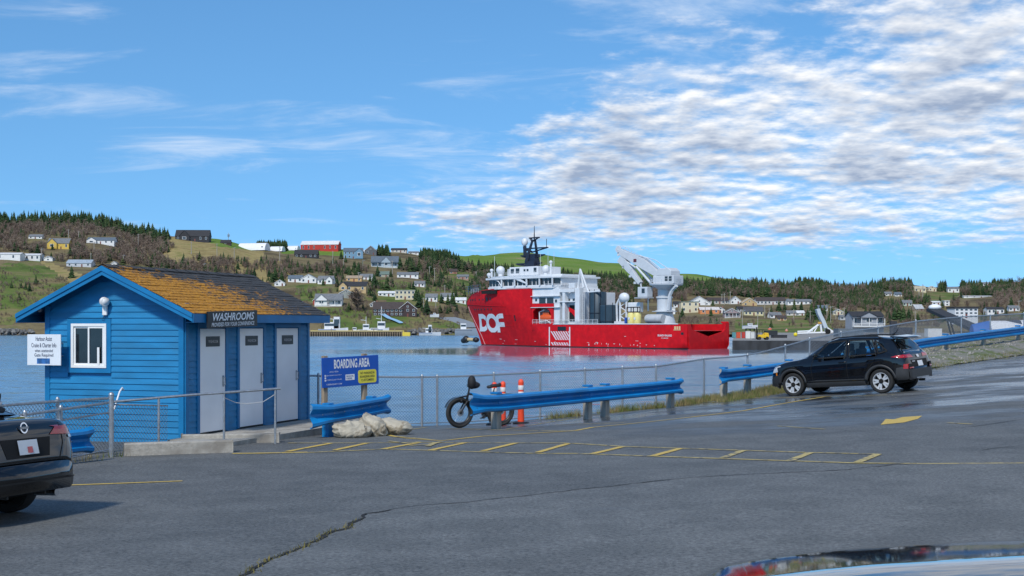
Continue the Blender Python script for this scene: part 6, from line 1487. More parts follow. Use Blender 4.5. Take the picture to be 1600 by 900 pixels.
    m_.tube([(61, 0, 30.5), (61, 0, 34.5)], [.18, .06], 5); m_.tube([(57, 0, 28), (57, 0, 30.5)], .08, 4); m_.tube([(64.0, 0, 26), (64.2, 0, 28.8)], .5, 6); m_.build('mast', DKB, t)
    rd = MB(); rd.ball((64.2, 0, 30.0), (.85, .85, 1.2), 10, 7); rd.build('radome', WHS, t, smooth=True)
    # deck cranes, tanks and gear abaft the house
    dc = MB(); dc.b2((37.2, HB-2.2, 6.2), (38.9, HB-.6, 16.0)); dc.tube([(38.6, HB-1.4, 15), (37.6, HB-1.4, 21), (36.4, HB-1.4, 16)], .35, 6); dc.tube([(37.6, HB-1.4, 21), (34.6, HB-1.4, 14.8), (30.5, HB-1.4, 15.0)], .28, 6); dc.b2((39, HB-2, 16), (41.2, HB-.6, 17.4)); dc.build('deck_crane', WHS, t, bevel=.05)
    for x, y, z, r in ((33.2, HB-3.6, 14.9, 2.3), (28.4, HB-2.9, 11.3, 2.7)):
        k = MB(); k.lathe([(r, 4.6), (r, z-.3), (r*.9, z), (1e-4, z+.1)], (x, y, 0), 20); ko = k.build('storage_tank', SLATE, t, smooth=True, sharp=40); e = MB()
        for a in (.4, 1.1, 1.9, 2.6): e.tube([(x+math.cos(a)*(r+.08), y+math.sin(a)*(r+.08), 4.6), (x+math.cos(a)*(r+.08), y+math.sin(a)*(r+.08), z+.6)], .09, 4)
        e.tube([(x+math.cos(a)*(r+.1), y+math.sin(a)*(r+.1), z*.62) for a in np.linspace(-.2, 3.3, 14)], .09, 4); e.build('tank_frame', mat('dark frame', (.015, .02, .03), .6), ko)
    ld = MB(); ld.tube([(36.2, HB-1.5, 6), (36.2, HB-1.5, 14.5)], .07, 4); ld.tube([(36.8, HB-1.5, 6), (36.8, HB-1.5, 14.5)], .07, 4)
    for k in range(18): ld.tube([(36.2, HB-1.5, 6.3+k*.46), (36.8, HB-1.5, 6.3+k*.46)], .05, 4)
    ld.build('ladder', WHS, t)
    lw = MB()
    for x in (22.2, 24.4): lw.tube([(x, HB-2.6, 5), (x, HB-2.6, 13.2)], .28, 6)
    for k in range(6): lw.tube([(22.2 if k % 2 else 24.4, HB-2.6, 6+k*1.2), (24.4 if k % 2 else 22.2, HB-2.6, 7.2+k*1.2)], .14, 5)
    lw.ball((23.0, HB-2.6, 13.2), (1.6, 1.2, 1.3), 10, 7); lw.b2((21.4, HB-3.6, 4.6), (25.6, HB-1.6, 7.0)); lw.tube([(25.4, HB-2.6, 5), (25.6, HB-2.6, 11.5), (24.6, HB-2.6, 13)], .3, 6); lw.build('launch_frame', WHS, t, smooth=True, sharp=40)
    pb = MB(); pb.b2((17.6, HB-4, 9.3), (21.8, HB-2.6, 11.9)); pb.build('white_cabin', WHS, t, bevel=.2)
    for x in (19.6, 17.6): yt = MB(); yt.lathe([(1.0, 6.0), (1.05, 6.3), (1.05, 8.8), (.8, 9.2)], (x, HB-1.6, 0), 14); yt.build('yellow_tank', mat('pale yellow tank', (.72, .62, .22), .5), t, smooth=True, sharp=40); MB().lathe([(.35, 0), (.35, .05), (1e-4, .05)], (x, HB-.54, 7.7), 10, Matrix.Rotation(R(-90), 3, 'X')).build('tank_disc', WHS, t)
    cg = MB(); cg.tube([(20.8, HB-1.2, 9.4), (16.4, HB-1.2, 9.4)], .14, 5); cg.tube([(20.8, HB-1.2, 10.6), (16.4, HB-1.2, 10.6)], .14, 5)
    for x in (20.8, 19.4, 18.6, 17.2, 16.4): cg.tube([(x, HB-1.2, 9.4), (x, HB-1.2, 10.6)], .13, 5)
    cg.build('tank_cage', UNDER, t); MB().lathe([(1.15, -3.4), (1.2, -3), (1.2, 1.6), (1.0, 2.1)], (13.2, HB-2.6, 7.6), 14, Matrix.Rotation(R(90), 3, 'Y')).build('pressure_vessel', GRY, t, smooth=True, sharp=40); MB().b2((21.0, HB-2, 5), (21.7, HB-1.2, 8)).build('blue_cabinet', mat('blue cabinet', (.02, .08, .35), .5), t)
    # main knuckle-boom crane
    cx, cy = 11.6, HB-5.2; CR = mat('crane white', (.54, .56, .58), .45, var=.06, scale=.7)
    pd = MB(); pd.lathe([(3.0, 4.6), (2.9, 6.4), (2.05, 9.3), (1.9, 9.5), (2.3, 9.5), (2.3, 9.8), (1.9, 9.8), (1.9, 12.8), (2.15, 12.9), (2.15, 13.3), (1.75, 13.4), (1.7, 16.2)], (cx, cy, 0), 24); pd.build('crane_pedestal', CR, t, smooth=True, sharp=35)
    pf = MB(); pf.lathe([(3.2, 9.4), (3.2, 9.6)], (cx, cy, 0), 16); pf.lathe([(4.2, 16.2), (4.3, 16.5), (3.6, 16.6)], (cx-.6, cy, 0), 18); pf.lathe([(1.8, 15.0), (3.6, 16.2)], (cx-.4, cy, 0), 16); pf.build('crane_platform', CR, t, smooth=True, sharp=35)
    rr_ = MB()
    for k in range(16): a = 2*math.pi*k/16; p = Vector((cx-.6+4.2*math.cos(a), cy+4.2*math.sin(a), 16.5)); rr_.tube([p, p+Vector((0, 0, 1.2))], .06, 4)
    for h in (.6, 1.2): rr_.tube([(cx-.6+4.2*math.cos(2*math.pi*k/16), cy+4.2*math.sin(2*math.pi*k/16), 16.5+h) for k in range(17)], .05, 4)
    rr_.tube([(cx+4.6, cy+1, 13), (cx+4.6, cy+1, 9.6)], .2, 5); rr_.build('crane_railing', CR, t)
    hs = MB(); hs.b2((cx-4.6, cy-2, 16.5), (cx+2.2, cy+2.0, 18.6)); hs.prism([(cx-3.6, 18.6), (cx+1.4, 18.6), (cx+.6, 20.4), (cx-2.6, 20.6), (cx-3.6, 19.8)], 'y', cy-1.9, cy+1.9); ho = hs.build('crane_house', CR, t, bevel=.15)
    for x in (-4.0, -2.7): MB().b2((cx+x, cy+1.98, 17.2), (cx+x+.9, cy+2.06, 18.4)).build('window', SGL, ho)
    cb = MB(); cb.b2((cx+2.4, cy+1.8, 13.2), (cx+5.6, cy+4.0, 15.8)); co_ = cb.build('crane_cab', CR, t, bevel=.1); MB().b2((cx+3.2, cy+3.98, 14.2), (cx+4.2, cy+4.05, 15.4)).build('window', SGL, co_); cb2 = MB(); cb2.b2((cx+2.2, cy+1.6, 12.9), (cx+6.4, cy+4.4, 13.1)); cb2.build('cab_platform', CR, t)
    hk = MB(); hk.tube([(cx-2, cy+1, 9.8), (cx-2.6, cy+1, 13.5), (cx-3.4, cy+1, 15), (cx-4.8, cy+1, 16)], .5, 6); hk.build('crane_duct', CR, t)
    # boom: tapered box from the slew platform up toward the bow, jib folded below it
    def beam(a, b, h0, h1, w, name, m=CR):
        a, b = Vector(a), Vector(b); d = (b-a).normalized(); up_ = Vector((0, 1, 0)).cross(d).normalized(); up_ = up_ if up_.z > 0 else -up_; Y = Vector((0, w/2, 0)); q = MB()
        P8 = [a+up_*h0/2+Y, a-up_*h0/2+Y, a-up_*h0/2-Y, a+up_*h0/2-Y, b+up_*h1/2+Y, b-up_*h1/2+Y, b-up_*h1/2-Y, b+up_*h1/2-Y]; q.add(P8, [(0, 1, 5, 4), (1, 2, 6, 5), (2, 3, 7, 6), (3, 0, 4, 7), (0, 3, 2, 1), (4, 5, 6, 7)]); return q.build(name, m, t, bevel=.08)
    piv = Vector((cx+1.0, cy, 18.6)); tip = Vector((cx+14.8, cy, 25.4)); mid_ = piv.lerp(tip, .45)+Vector((0, 0, .5))
    beam(piv, mid_, 1.5, 2.7, 1.6, 'crane_boom'); beam(mid_-(tip-piv).normalized()*.4, tip, 2.6, 1.6, 1.5, 'crane_boom')
    jt = tip+Vector((-.1, 0, -1.4)); je = Vector((cx+8.0, cy, 16.9)); beam(jt+Vector((.2, 0, -.2)), jt.lerp(je, .55), 2.4, 1.7, 1.3, 'crane_jib'); beam(jt.lerp(je, .5), je, 1.6, 1.0, 1.2, 'crane_jib')
    cy_ = MB(); cy_.tube([(cx+2.6, cy+.9, 15.8), piv.lerp(tip, .56)+Vector((0, .9, -1.2))], .32, 8); cy_.tube([(cx+2.6, cy-.9, 15.8), piv.lerp(tip, .56)+Vector((0, -.9, -1.2))], .32, 8); cy_.tube([(cx+.8, cy+.5, 20.4), piv.lerp(tip, .3)+Vector((0, .5, 2.6)), piv.lerp(tip, .5)+Vector((0, .5, 2.2))], .14, 5); cy_.tube([piv.lerp(tip, .5)+Vector((0, .4, -1.7)), tip+Vector((-1.2, .4, -2.2))], .24, 6); cy_.build('crane_cylinder', CR, t, smooth=True, sharp=60)
    bw = MB()
    for k in range(9): p = piv.lerp(tip, .3+.075*k)+Vector((0, .7, 1.5)); bw.tube([p, p+Vector((.3, 0, .9))], .05, 4)
    bw.tube([piv.lerp(tip, .3)+Vector((.3, .7, 2.4)), piv.lerp(tip, .9)+Vector((.3, .7, 2.2))], .05, 4); bw.tube([(cx-1.2, cy, 20.4), (cx+3, cy, 22.8), piv.lerp(tip, .55)+Vector((0, 0, 1.9))], .1, 5); bw.build('boom_walkway', CR, t)
    sh = MB(); sh.lathe([(.9, -.25), (1.0, 0), (.9, .25)], tip+Vector((.9, 0, .7)), 14, Matrix.Rotation(R(90), 3, 'X')); sh.tube([tip, tip+Vector((1.1, 0, .6)), tip+Vector((1.0, 0, -1.0))], .35, 6); sh.build('crane_sheave', CR, t)
    ck = MB(); ck.b2((piv.lerp(tip, .6).x-.5, cy+.76, piv.lerp(tip, .6).z-.2), (piv.lerp(tip, .6).x+.5, cy+.82, piv.lerp(tip, .6).z+.6)); ck.build('emblem', mat('crane dark red emblem', (.12, .02, .03), .5), t)
    jg = MB()
    for f in (.25, .6, .85): p = jt.lerp(je, f); jg.box(p+Vector((.5, 0, -.9)), (.7, 1.3, .6)); 
    jg.tube([je, je+Vector((-.3, 0, -1.3)), je+Vector((.3, 0, -1.8))], .22, 6); jg.build('jib_gear', CR, t)

    # the fore body is longer than first drawn: stretch everything forward of frame 55
    done = set()
    def walk(o):
        for c in children(o):
            if c.type == 'MESH' and c.data.name not in done and c.matrix_basis == Matrix.Identity(4):
                done.add(c.data.name); co = np.empty(len(c.data.vertices)*3); c.data.vertices.foreach_get('co', co); co = co.reshape(-1, 3)
                if co[:, 0].max() > 55:
                    co[:, 0] = np.where(co[:, 0] > 55, 55+(co[:, 0]-55)*1.235, co[:, 0]); c.data.vertices.foreach_set('co', co.ravel()); c.data.update()
            walk(c)
    walk(t)
ship()
# ------------------------------------------------------------------ houses on the far shore
def paint(c, n=[0]):
    k = 'house paint %.2f %.2f %.2f' % tuple(c); return mat(k, c, .7, var=.06, scale=.4)
def roofm(c): return mat('roofing %.2f %.2f %.2f' % tuple(c), c, .8, var=.2, scale=.8)
WH, CR_, GR, YE, TAN, BL, BK, RD = (.72, .72, .70), (.62, .55, .38), (.32, .33, .34), (.62, .42, .08), (.50, .36, .18), (.16, .30, .42), (.025, .025, .03), (.45, .03, .02)
RG, RDk, RB, RBr, RW, RGn = (.16, .17, .18), (.03, .03, .033), (.10, .13, .16), (.06, .045, .04), (.62, .62, .62), (.13, .18, .15)
HGLASS = mat('house window glass', (.03, .04, .05), .1, var=.4, spec=.7); TRIMW = paint((.75, .75, .74))
BOXES = []; HOUSES = []
def house(label, px, py, w, hw, hr, wall, roof, kind='e', rz=0.0, nw=3, name='house', d=None, porch=False, dp=None, storeys=1, base=None, chimney=False, door=True, group=None, ov=.35, gable2=None):
    """w, hw, hr: width, wall height and roof height in photo pixels at the house's own distance"""
    p = base if base is not None else (H(px, py) if d is None else P(px, py, d)); k = p.y/F; W_, HW, HR = w*k, hw*k, hr*k; D = dp*k if dp else min(max(W_*.7, 6), 12)
    BOXES.append((px-w/2-1, px+w/2+1, py-hw-hr, py+3))
    HOUSES.append((px, py-(hw+hr)/2, w/2, (hw+hr)/2, label))
    t = thing(name, label, 'house' if name == 'house' else name.replace('_', ' '), p, rz, group)
    x0, x1 = -W_/2, W_/2; wm, rm = paint(wall), roofm(roof); th = .22
    wb = MB()
    if kind == 'e':
        wb.prism([(0, -3), (D, -3), (D, HW), (D/2, HW+HR-.1), (0, HW)], 'x', x0, x1)
    elif kind == 'g': wb.prism([(x0, -3), (x1, -3), (x1, HW), (0, HW+HR-.1), (x0, HW)], 'y', 0, D)
    else: wb.b2((x0, 0, -3), (x1, D, HW))
    wb.build('wall', wm, t)
    rb = MB()
    if kind == 'e':
        o = ov; s = HR/(D/2)
        for a, sg in ((-o, 1), (D+o, -1)): rb.prism([(a, HW-o*s), (D/2, HW+HR), (D/2, HW+HR+th), (a, HW-o*s+th)], 'x', x0-o, x1+o)
    elif kind == 'g':
        o = ov; s = HR/(W_/2)
        for a in (x0-o, x1+o): rb.prism([(a, HW-o*s), (0, HW+HR), (0, HW+HR+th), (a, HW-o*s+th)], 'y', -o, D+o)
    else: rb.b2((x0-ov, -ov, HW), (x1+ov, D+ov, HW+max(HR, .25)))
    ro = rb.build('roof', rm, t)
    if chimney: MB().b2((W_*.2, D*.45, HW+HR*.4), (W_*.2+.7, D*.45+.7, HW+HR+.9)).build('chimney', paint((.25, .12, .09)), ro)
    hs = HW/storeys
    for r in range(storeys):
        for i in range(nw):
            cx = x0+W_*(i+.5)/nw; ww = min(1.3, W_/nw*.55); z0 = r*hs+hs*.34; z1 = r*hs+hs*.82
            if door and r == 0 and i == nw//2 and nw > 1: q = MB().b2((cx-.5, -.06, 0), (cx+.5, .02, min(2.1, HW*.85))); q.build('door', paint((.18, .06, .05)), t); continue
            f = MB().b2((cx-ww/2-.12, -.05, z0-.12), (cx+ww/2+.12, .02, z1+.12)).build('window', TRIMW, t); MB().b2((cx-ww/2, -.07, z0), (cx+ww/2, 0, z1)).build('pane', HGLASS, f)
    if kind == 'g' and HR > 1.6:
        f = MB().b2((-.6, -.05, HW+HR*.15), (.6, .02, HW+HR*.15+1.1)).build('window', TRIMW, t); MB().b2((-.45, -.07, HW+HR*.15+.12), (.45, 0, HW+HR*.15+1.0)).build('pane', HGLASS, f)
    if kind == 'g' and HR > 1.2:
        for a in (x0-ov, x1+ov): b = MB(); b.prism([(a, HW-ov*HR/(W_/2)-.25), (0, HW+HR-.25), (0, HW+HR+.02), (a, HW-ov*HR/(W_/2)+.02)], 'y', -ov-.06, -ov+.02); b.build('barge_board', TRIMW, ro)
    if porch:
        pf = MB(); pf.b2((x0, -2.2, -.6), (x1, 0, .1)); 
        po = pf.build('porch', paint((.6, .6, .58)), t); MB().b2((x0-.2, -2.4, HW*.8), (x1+.2, 0, HW*.8+.2)).build('porch_roof', rm, po)
        for i in range(5): xx = x0+.2+(W_-.4)*i/4; MB().b2((xx-.12, -2.2, .1), (xx+.12, -1.96, HW*.8)).build('porch_post', TRIMW, po)
        MB().b2((x0, -2.22, .75), (x1, -2.12, .95)).build('porch_rail', TRIMW, po)
    if gable2:
        gx, gw = gable2; gx *= W_; gw *= W_; g = MB(); g.prism([(gx-gw/2, -2 if HW < 2.5 else 0), (gx+gw/2, -2 if HW < 2.5 else 0), (gx+gw/2, HW), (gx, HW+HR*.85), (gx-gw/2, HW)], 'y', -1.6, 2); go = g.build('gable_bay', wm, t)
        for s in (-1, 1): b = MB(); b.prism([(gx+s*(gw/2+.3), HW-.25), (gx, HW+HR*.85), (gx, HW+HR*.85+.25), (gx+s*(gw/2+.3), HW)], 'y', -1.9, D/2); b.build('gable_roof', rm, go)
        f = MB().b2((gx-gw*.2, -1.66, HW*.35), (gx+gw*.2, -1.6, HW*.85)).build('window', TRIMW, go); MB().b2((gx-gw*.17, -1.69, HW*.4), (gx+gw*.17, -1.62, HW*.8)).build('pane', HGLASS, f)
    return t
hz = house
hz('yellow house with a grey roof high on the left hillside', 91, 389, 32, 9, 8, YE, RG, 'e', .1, 4, gable2=(-.28, .45), storeys=1)
hz('tiny white house in the bare trees above the yellow house', 55, 373, 21, 3.5, 3.5, WH, RG, 'e', 0, 3)
hz('white house with two gables right of the yellow house', 157, 381, 42, 5.5, 5, WH, RB, 'e', .05, 5, gable2=(-.32, .35))
hz('long white shed at the far left edge of the hillside', 10, 406, 42, 9, 2.5, WH, RW, 'e', .05, 2, name='long_shed', door=False)
hz('white long shed with small windows left of the utility pole', 46, 407, 32, 8.5, 2.5, (.66, .67, .66), RW, 'e', .05, 4, name='long_shed', door=False)
hz('small white cabin beside the long white sheds', 75, 408, 14, 4.5, 3.5, WH, RG, 'g', 0, 1)
hz('low bungalow with a pale blue-grey roof above the washroom roof', 123, 417, 38, 6, 5.5, (.5, .52, .54), (.30, .36, .42), 'e', .05, 4)
hz('white tiny cabin just above the washroom ridge', 178, 414, 9, 2.5, 3, WH, RG, 'g', 0, 1)
hz('black house with white trimmed gables on the hilltop', 300, 368, 52, 8, 10, BK, RDk, 'e', .05, 6, gable2=(-.22, .3), base=H(300, 368))
hz('dark shed on the skyline beside the radio mast', 352, 363.5, 15, 2.5, 4.5, (.05, .03, .03), RDk, 'e', 0, 1, name='shed', door=False)
hz('red barn with a white roof on the skyline', 499, 392, 60, 10, 6, RD, RW, 'e', -.12, 7, name='barn')
hz('small black house in front of the red barn', 478, 403, 36, 6, 7, BK, RDk, 'e', .05, 5)
hz('light blue two-storey house on the upper slope', 552, 404, 30, 11, 6, BL, RB, 'e', .1, 5, storeys=2, gable2=(.3, .4))
hz('dark grey house behind the light blue house', 579, 398, 18, 7, 7, (.10, .11, .12), RDk, 'g', 0, 2)
hz('blue-grey house with a white dormer gable and porch', 601, 418, 42, 9, 9, (.34, .42, .48), RB, 'e', .05, 5, porch=True, gable2=(.05, .35))
hz('green-roofed shed below the dormer house', 599, 433, 17, 4.5, 4.5, (.35, .34, .26), RGn, 'e', 0, 2, name='shed')
hz('white bungalow with a dark roof on the green slope', 637, 434, 33, 5, 4, WH, RG, 'e', .05, 4)
hz('white low house far back near the skyline conifers', 575, 386, 20, 3, 2.5, WH, RW, 'e', 0, 3)
hz('pale house with a dark deck near the skyline conifers', 623, 394, 24, 4, 3, (.55, .52, .48), RDk, 'e', 0, 4)
hz('white house at the green field edge', 646, 396, 16, 2.5, 2.2, WH, RG, 'e', 0, 2)
hz('small white gabled house right above the washroom roof corner', 437, 447, 16, 5, 5, WH, RG, 'g', .1, 2)
hz('leftmost white house of the white row', 461, 441, 22, 6, 5, WH, RB, 'e', 0, 3)
hz('white gabled house in the middle of the white row', 482, 442, 24, 7, 6.5, WH, RB, 'g', 0, 3)
hz('white house with a grey roof closing the white row', 508, 444, 24, 7, 6, WH, RG, 'e', -.1, 3, gable2=(.3, .4))
hz('tan house with a dark roof above the porch house', 551, 455, 42, 8, 7, TAN, RDk, 'e', -.08, 4, gable2=(-.35, .3))
hz('orange-tan low house behind the tan house', 553, 440, 24, 5.5, 4, (.55, .34, .14), (.34, .26, .18), 'e', 0, 3)
hz('white cottage uphill from the orange-tan house', 572, 437, 20, 4.5, 4.5, WH, RG, 'e', 0, 3)
hz('white house with a big triangular gable and long porch', 513, 478, 42, 10, 9, WH, RG, 'e', .05, 5, porch=True, gable2=(-.25, .42))
hz('red-sided annexe beside the porch house', 495, 476, 12, 7, 6, (.35, .05, .04), RG, 'g', 0, 1)
hz('green-grey house with white trim behind the porch house', 541, 466, 22, 8, 6, (.28, .30, .27), RG, 'g', .1, 2)
hz('white low house left of the pale yellow block', 604, 463, 26, 5, 3, WH, RW, 'e', 0, 4)
hz('pale yellow box-shaped building above the dark lodge', 633, 468, 31, 14, .8, CR_, (.5, .5, .46), 'f', .05, 5, name='block_building', storeys=2)
hz('dark brown lodge with a wide black roof above the jetty', 606, 494, 46, 11, 11, (.045, .028, .025), RBr, 'e', .04, 7, storeys=2)
hz('dark brown gabled wing of the lodge', 637, 495, 28, 13, 11, (.05, .03, .028), RBr, 'g', .04, 3, storeys=2)
hz('white house with grey roof right of the dark lodge', 674, 471, 18, 7, 5, WH, RG, 'e', 0, 3)
hz('white house among conifers left of the ship bow', 699, 470, 20, 7, 5, WH, RG, 'e', .1, 3)
hz('white house partly hidden by the ship bow', 720, 474, 16, 5, 4, WH, RW, 'e', 0, 2)
hz('brown house among bare trees above the ship bow', 708, 428, 12, 4, 4, (.3, .16, .11), RBr, 'e', 0, 2)
hz('brick-coloured house with grey deck above the ship bow', 723, 437, 18, 5, 3, (.35, .22, .18), RG, 'e', 0, 3)
# right of the ship
hz('cream box house right of the crane', 1078, 488, 28, 16, 1, CR_, RGn, 'f', .05, 3, storeys=2)
hz('white A-frame house with a wide grey roof right of the crane', 1093, 477, 34, 4, 10, WH, RG, 'g', 0, 3)
hz('white low shed behind the stern deck', 1046, 491, 18, 10, 1, WH, RW, 'f', 0, 2, name='shed')
hz('long low motel with a brown roof at the left of the flat', 1122, 475, 32, 5, 5, (.45, .43, .40), RBr, 'e', 0, 6)
hz('long low motel with a brown roof beyond the tan gable', 1205, 476, 46, 6, 5.5, (.55, .54, .52), RBr, 'e', 0, 8)
hz('white gable house between the two motels', 1149, 475, 18, 5, 7, WH, RG, 'g', 0, 2)
hz('tan roofed gable house between the motels', 1171, 478, 24, 5, 7.5, TAN, (.42, .30, .17), 'g', .05, 2)
hz('small mauve house with white gable trim on the flat', 1144, 496, 24, 8, 6, (.32, .24, .24), RG, 'g', 0, 3, porch=True)
hz('yellow and cream house with a dark hipped roof on the flat', 1178, 493, 30, 6.5, 7, (.62, .56, .34), (.08, .08, .085), 'e', 0, 5)
hz('orange and white shed beside the cream box house', 1109, 490, 30, 6, 4, (.60, .22, .08), (.6, .55, .52), 'e', 0, 3, name='shed')
hz('white long house under the forest edge', 1250, 476, 38, 5, 3.5, WH, RG, 'e', 0, 6)
hz('white terrace end left of the long house under the forest', 1232, 475, 14, 4, 4, WH, RB, 'g', 0, 2)
hz('pale bungalow in the middle of the brown flat', 1237, 493, 14, 4, 3.5, (.6, .55, .5), RG, 'e', 0, 2)
hz('pale bungalow beside a grey roof on the brown flat', 1250, 493, 14, 4, 3.5, (.62, .6, .56), RW, 'e', 0, 2)
hz('grey house with white portico gable in front of the forest', 1356, 509, 50, 15, 7, (.30, .32, .35), RDk, 'e', .04, 5, gable2=(0.0, .5), d=560, porch=True)
hz('cream house at the top of the small green clearing', 1438, 456, 18, 5, 4, CR_, (.4, .36, .26), 'e', 0, 3)
hz('pale cream house on the rim of the clearing', 1457, 455, 12, 4.5, 3.5, CR_, (.45, .4, .3), 'g', 0, 2)
hz('white modern house with dark windows above the clearing', 1490, 457, 17, 6, 2.5, WH, RG, 'e', -.1, 3)
hz('white house roof peeking from the skyline trees', 1541, 438, 12, 3, 2.5, WH, RG, 'e', 0, 2)
hz('white house half hidden by conifers left of the clearing', 1388, 462, 11, 3, 3, WH, RG, 'e', 0, 2)
hz('grey-blue roofed house half hidden by conifers', 1404, 463, 10, 3, 3.5, WH, RB, 'e', 0, 2)
hz('long white trailer high in the brown scrub', 1528, 465, 44, 2.0, .8, WH, RW, 'e', 0, 4)
hz('white three-storey block with a dark roof at the right', 1510, 497, 38, 15, 3, (.66, .67, .68), RDk, 'f', .12, 5, name='block_building', storeys=3, d=620)
hz('white house with dark roof behind the storage drums', 1556, 491, 26, 8, 3, WH, RDk, 'e', 0, 4)
hz('white bungalow right below the green clearing', 1463, 476, 13, 3.5, 2, WH, RW, 'e', 0, 2)
hz('white tall house beside the bungalow below the clearing', 1480, 478, 8, 7.5, 1, WH, RW, 'f', 0, 1, storeys=2)
hz('barn with a grey sloping roof below the clearing', 1437, 485, 15, 3, 6, (.3, .25, .2), (.42, .43, .44), 'e', .3, 2, name='barn')
for lab, px, py, w, hw_, hr_, c, r, kd in [
    ('small white house left of the mauve house', 1126, 489, 13, 5, 4, WH, RG, 'g'), ('grey bungalow between the mauve and yellow houses', 1160, 487, 14, 4.5, 3.5, (.4, .4, .4), RDk, 'e'),
    ('white bungalow right of the yellow house on the flat', 1212, 497, 18, 5, 4, WH, RG, 'e'), ('brown-roofed cottage in the bare brush on the flat', 1222, 501, 14, 4, 4, TAN, RBr, 'e'),
    ('white house at the forest foot left of the pole pair', 1285, 486, 16, 5, 4, WH, RB, 'e'), ('cream cottage below the forest right of the tall spruces', 1310, 492, 15, 5, 4, CR_, RG, 'g'),
    ('grey low house behind the portico house', 1322, 500, 18, 5, 3, (.45, .46, .47), RG, 'e'), ('white house near the ship stern on the flat', 1060, 480, 14, 5, 4, WH, RDk, 'e'),
    ('white cottage on the slope above the tanks', 955, 484, 14, 5, 4, WH, RG, 'e'), ('tan house glimpsed behind the deck tanks', 985, 489, 20, 7, 5, TAN, RBr, 'e'),
    ('white house below the bare brush on the lower slope', 655, 448, 16, 5, 4, WH, RG, 'e'), ('grey cottage on the lower left slope above the shore', 585, 480, 14, 5, 4, (.5, .5, .48), RG, 'g'),
    ('white cottage at the right end under the drums skyline', 1585, 486, 16, 5, 3.5, WH, RG, 'e'), ('pale green house beside the trailer scrub', 1418, 478, 14, 5, 4, (.42, .5, .42), RG, 'e')]:
    hz(lab, px, py, w, hw_, hr_, c, r, kd, random.uniform(-.15, .15), 3, chimney=True)
# quonset sheds
def quonset(label, px, py, w, h):
    p = H(px, py); k = p.y/F; t = thing('quonset_hut', label, 'shed', p, -.15); W_, Hh = w*k, h*k; n = 10; pr = [(Hh*1.1*math.cos(math.pi*i/n)+Hh, max(-1, Hh*math.sin(math.pi*i/n))) for i in range(n+1)]
    mb = MB(); mb.prism([(y, z) for y, z in pr], 'x', -W_/2, W_/2); mb.build('shell', paint((.74, .74, .74)), t, smooth=True, sharp=40); MB().b2((W_*.36, -.12, 0), (W_*.42, .3, Hh*.5)).build('door', HGLASS, t)
quonset('large white arched shed on the skyline', 393, 384, 44, 12); quonset('middle white arched shed on the skyline', 431, 385.5, 20, 8); quonset('white arched shed next to the red barn', 453, 386, 24, 7.5)
SEEN = {}
def beside(what, px, py):
    """name a small thing by the house it stands next to"""
    best = None
    for hx, hy, a, b, lab in HOUSES:
        dx, dy = (px-hx), (py-hy); d = math.hypot(max(0, abs(dx)-a), max(0, abs(dy)-b)*1.6)
        if best is None or d < best[0]: best = (d, 'just left of' if dx < -a*.6 else 'just right of' if dx > a*.6 else 'below' if dy > 0 else 'above', lab, d)
    l = '%s %s the %s' % (what, best[1] if best[0] < 14 else best[1].replace('just ', 'some way '), best[2]); n = SEEN.get(l, 0); SEEN[l] = n+1
    if n: l = l.replace(what, ['', 'second '+what, 'third '+what, 'fourth '+what, 'fifth '+what][min(n, 4)], 1)
    w = l.split(); return ' '.join(w[:16])
# ------------------------------------------------------------------ utility poles
POLEW = mat('grey pole wood', (.34, .31, .27), .9, var=.2); 
def pole(px, py, top, d=None, lamp=False, label=None, grp=None):
    p = H(px, py) if d is None else P(px, py, d); h = (py-top)*p.y/F; r = max(.16, p.y/F*.55)
    t = thing('utility_pole', label or beside('grey utility pole', px, py), 'pole', p, 0, grp or 'utility poles on the far shore')
    MB().tube([(0, 0, -1.5), (0, 0, h)], [r*1.1, r*.8], 6).build('shaft', POLEW, t)
    MB().b2((-1.1, -.12, h-.9), (1.1, .12, h-.7)).build('crossarm', POLEW, t)
    if lamp: MB().tube([(0, 0, h-1), (.8, -.5, h-.5), (1.6, -.6, h-.4)], .12, 5).build('lamp_arm', GALV, t)
for a in [(107, 381, 358), (123, 377, 361), (147, 395, 378), (216, 388, 365), (65, 408, 388), (142, 409, 395), (193, 412, 398), (299, 397, 377), (339, 400, 380), (366, 405, 386), (437, 408, 385), (319, 421, 411), (520, 420, 392), (537, 420, 404), (567, 422, 406), (613, 430, 407), (671, 434, 416), (679, 440, 418), (744, 440, 424), (662, 481, 465), (681, 484, 470),
          (1102, 491, 471), (1128, 475, 459), (1132, 476, 458), (1141, 476, 455), (1195, 497, 473), (1202, 497, 481), (1184, 510, 489), (1160, 513, 484), (1266, 505, 485), (1292, 499, 475), (1298, 505, 478), (1306, 500, 480), (1319, 500, 480), (1430, 519, 485), (1483, 495, 480), (1436, 472, 456), (1442, 472, 444), (1592, 488, 469), (560, 445, 425), (695, 460, 445), (1240, 505, 483)]: pole(*a, lamp=random.random() < .3)
rm_ = H(357, 364); t = thing('radio_mast', 'slim radio mast with antenna panels on the hilltop', 'mast', rm_); MB().tube([(0, 0, -1), (0, 0, 11)], [.3, .2], 5).build('pole', POLEW, t)
for k in range(3): MB().box((math.cos(k*2.1)*.8, math.sin(k*2.1)*.8, 8.5), (.5, .5, 2.2)).build('antenna_panel', mat('antenna grey', (.2, .2, .21), .6), t)
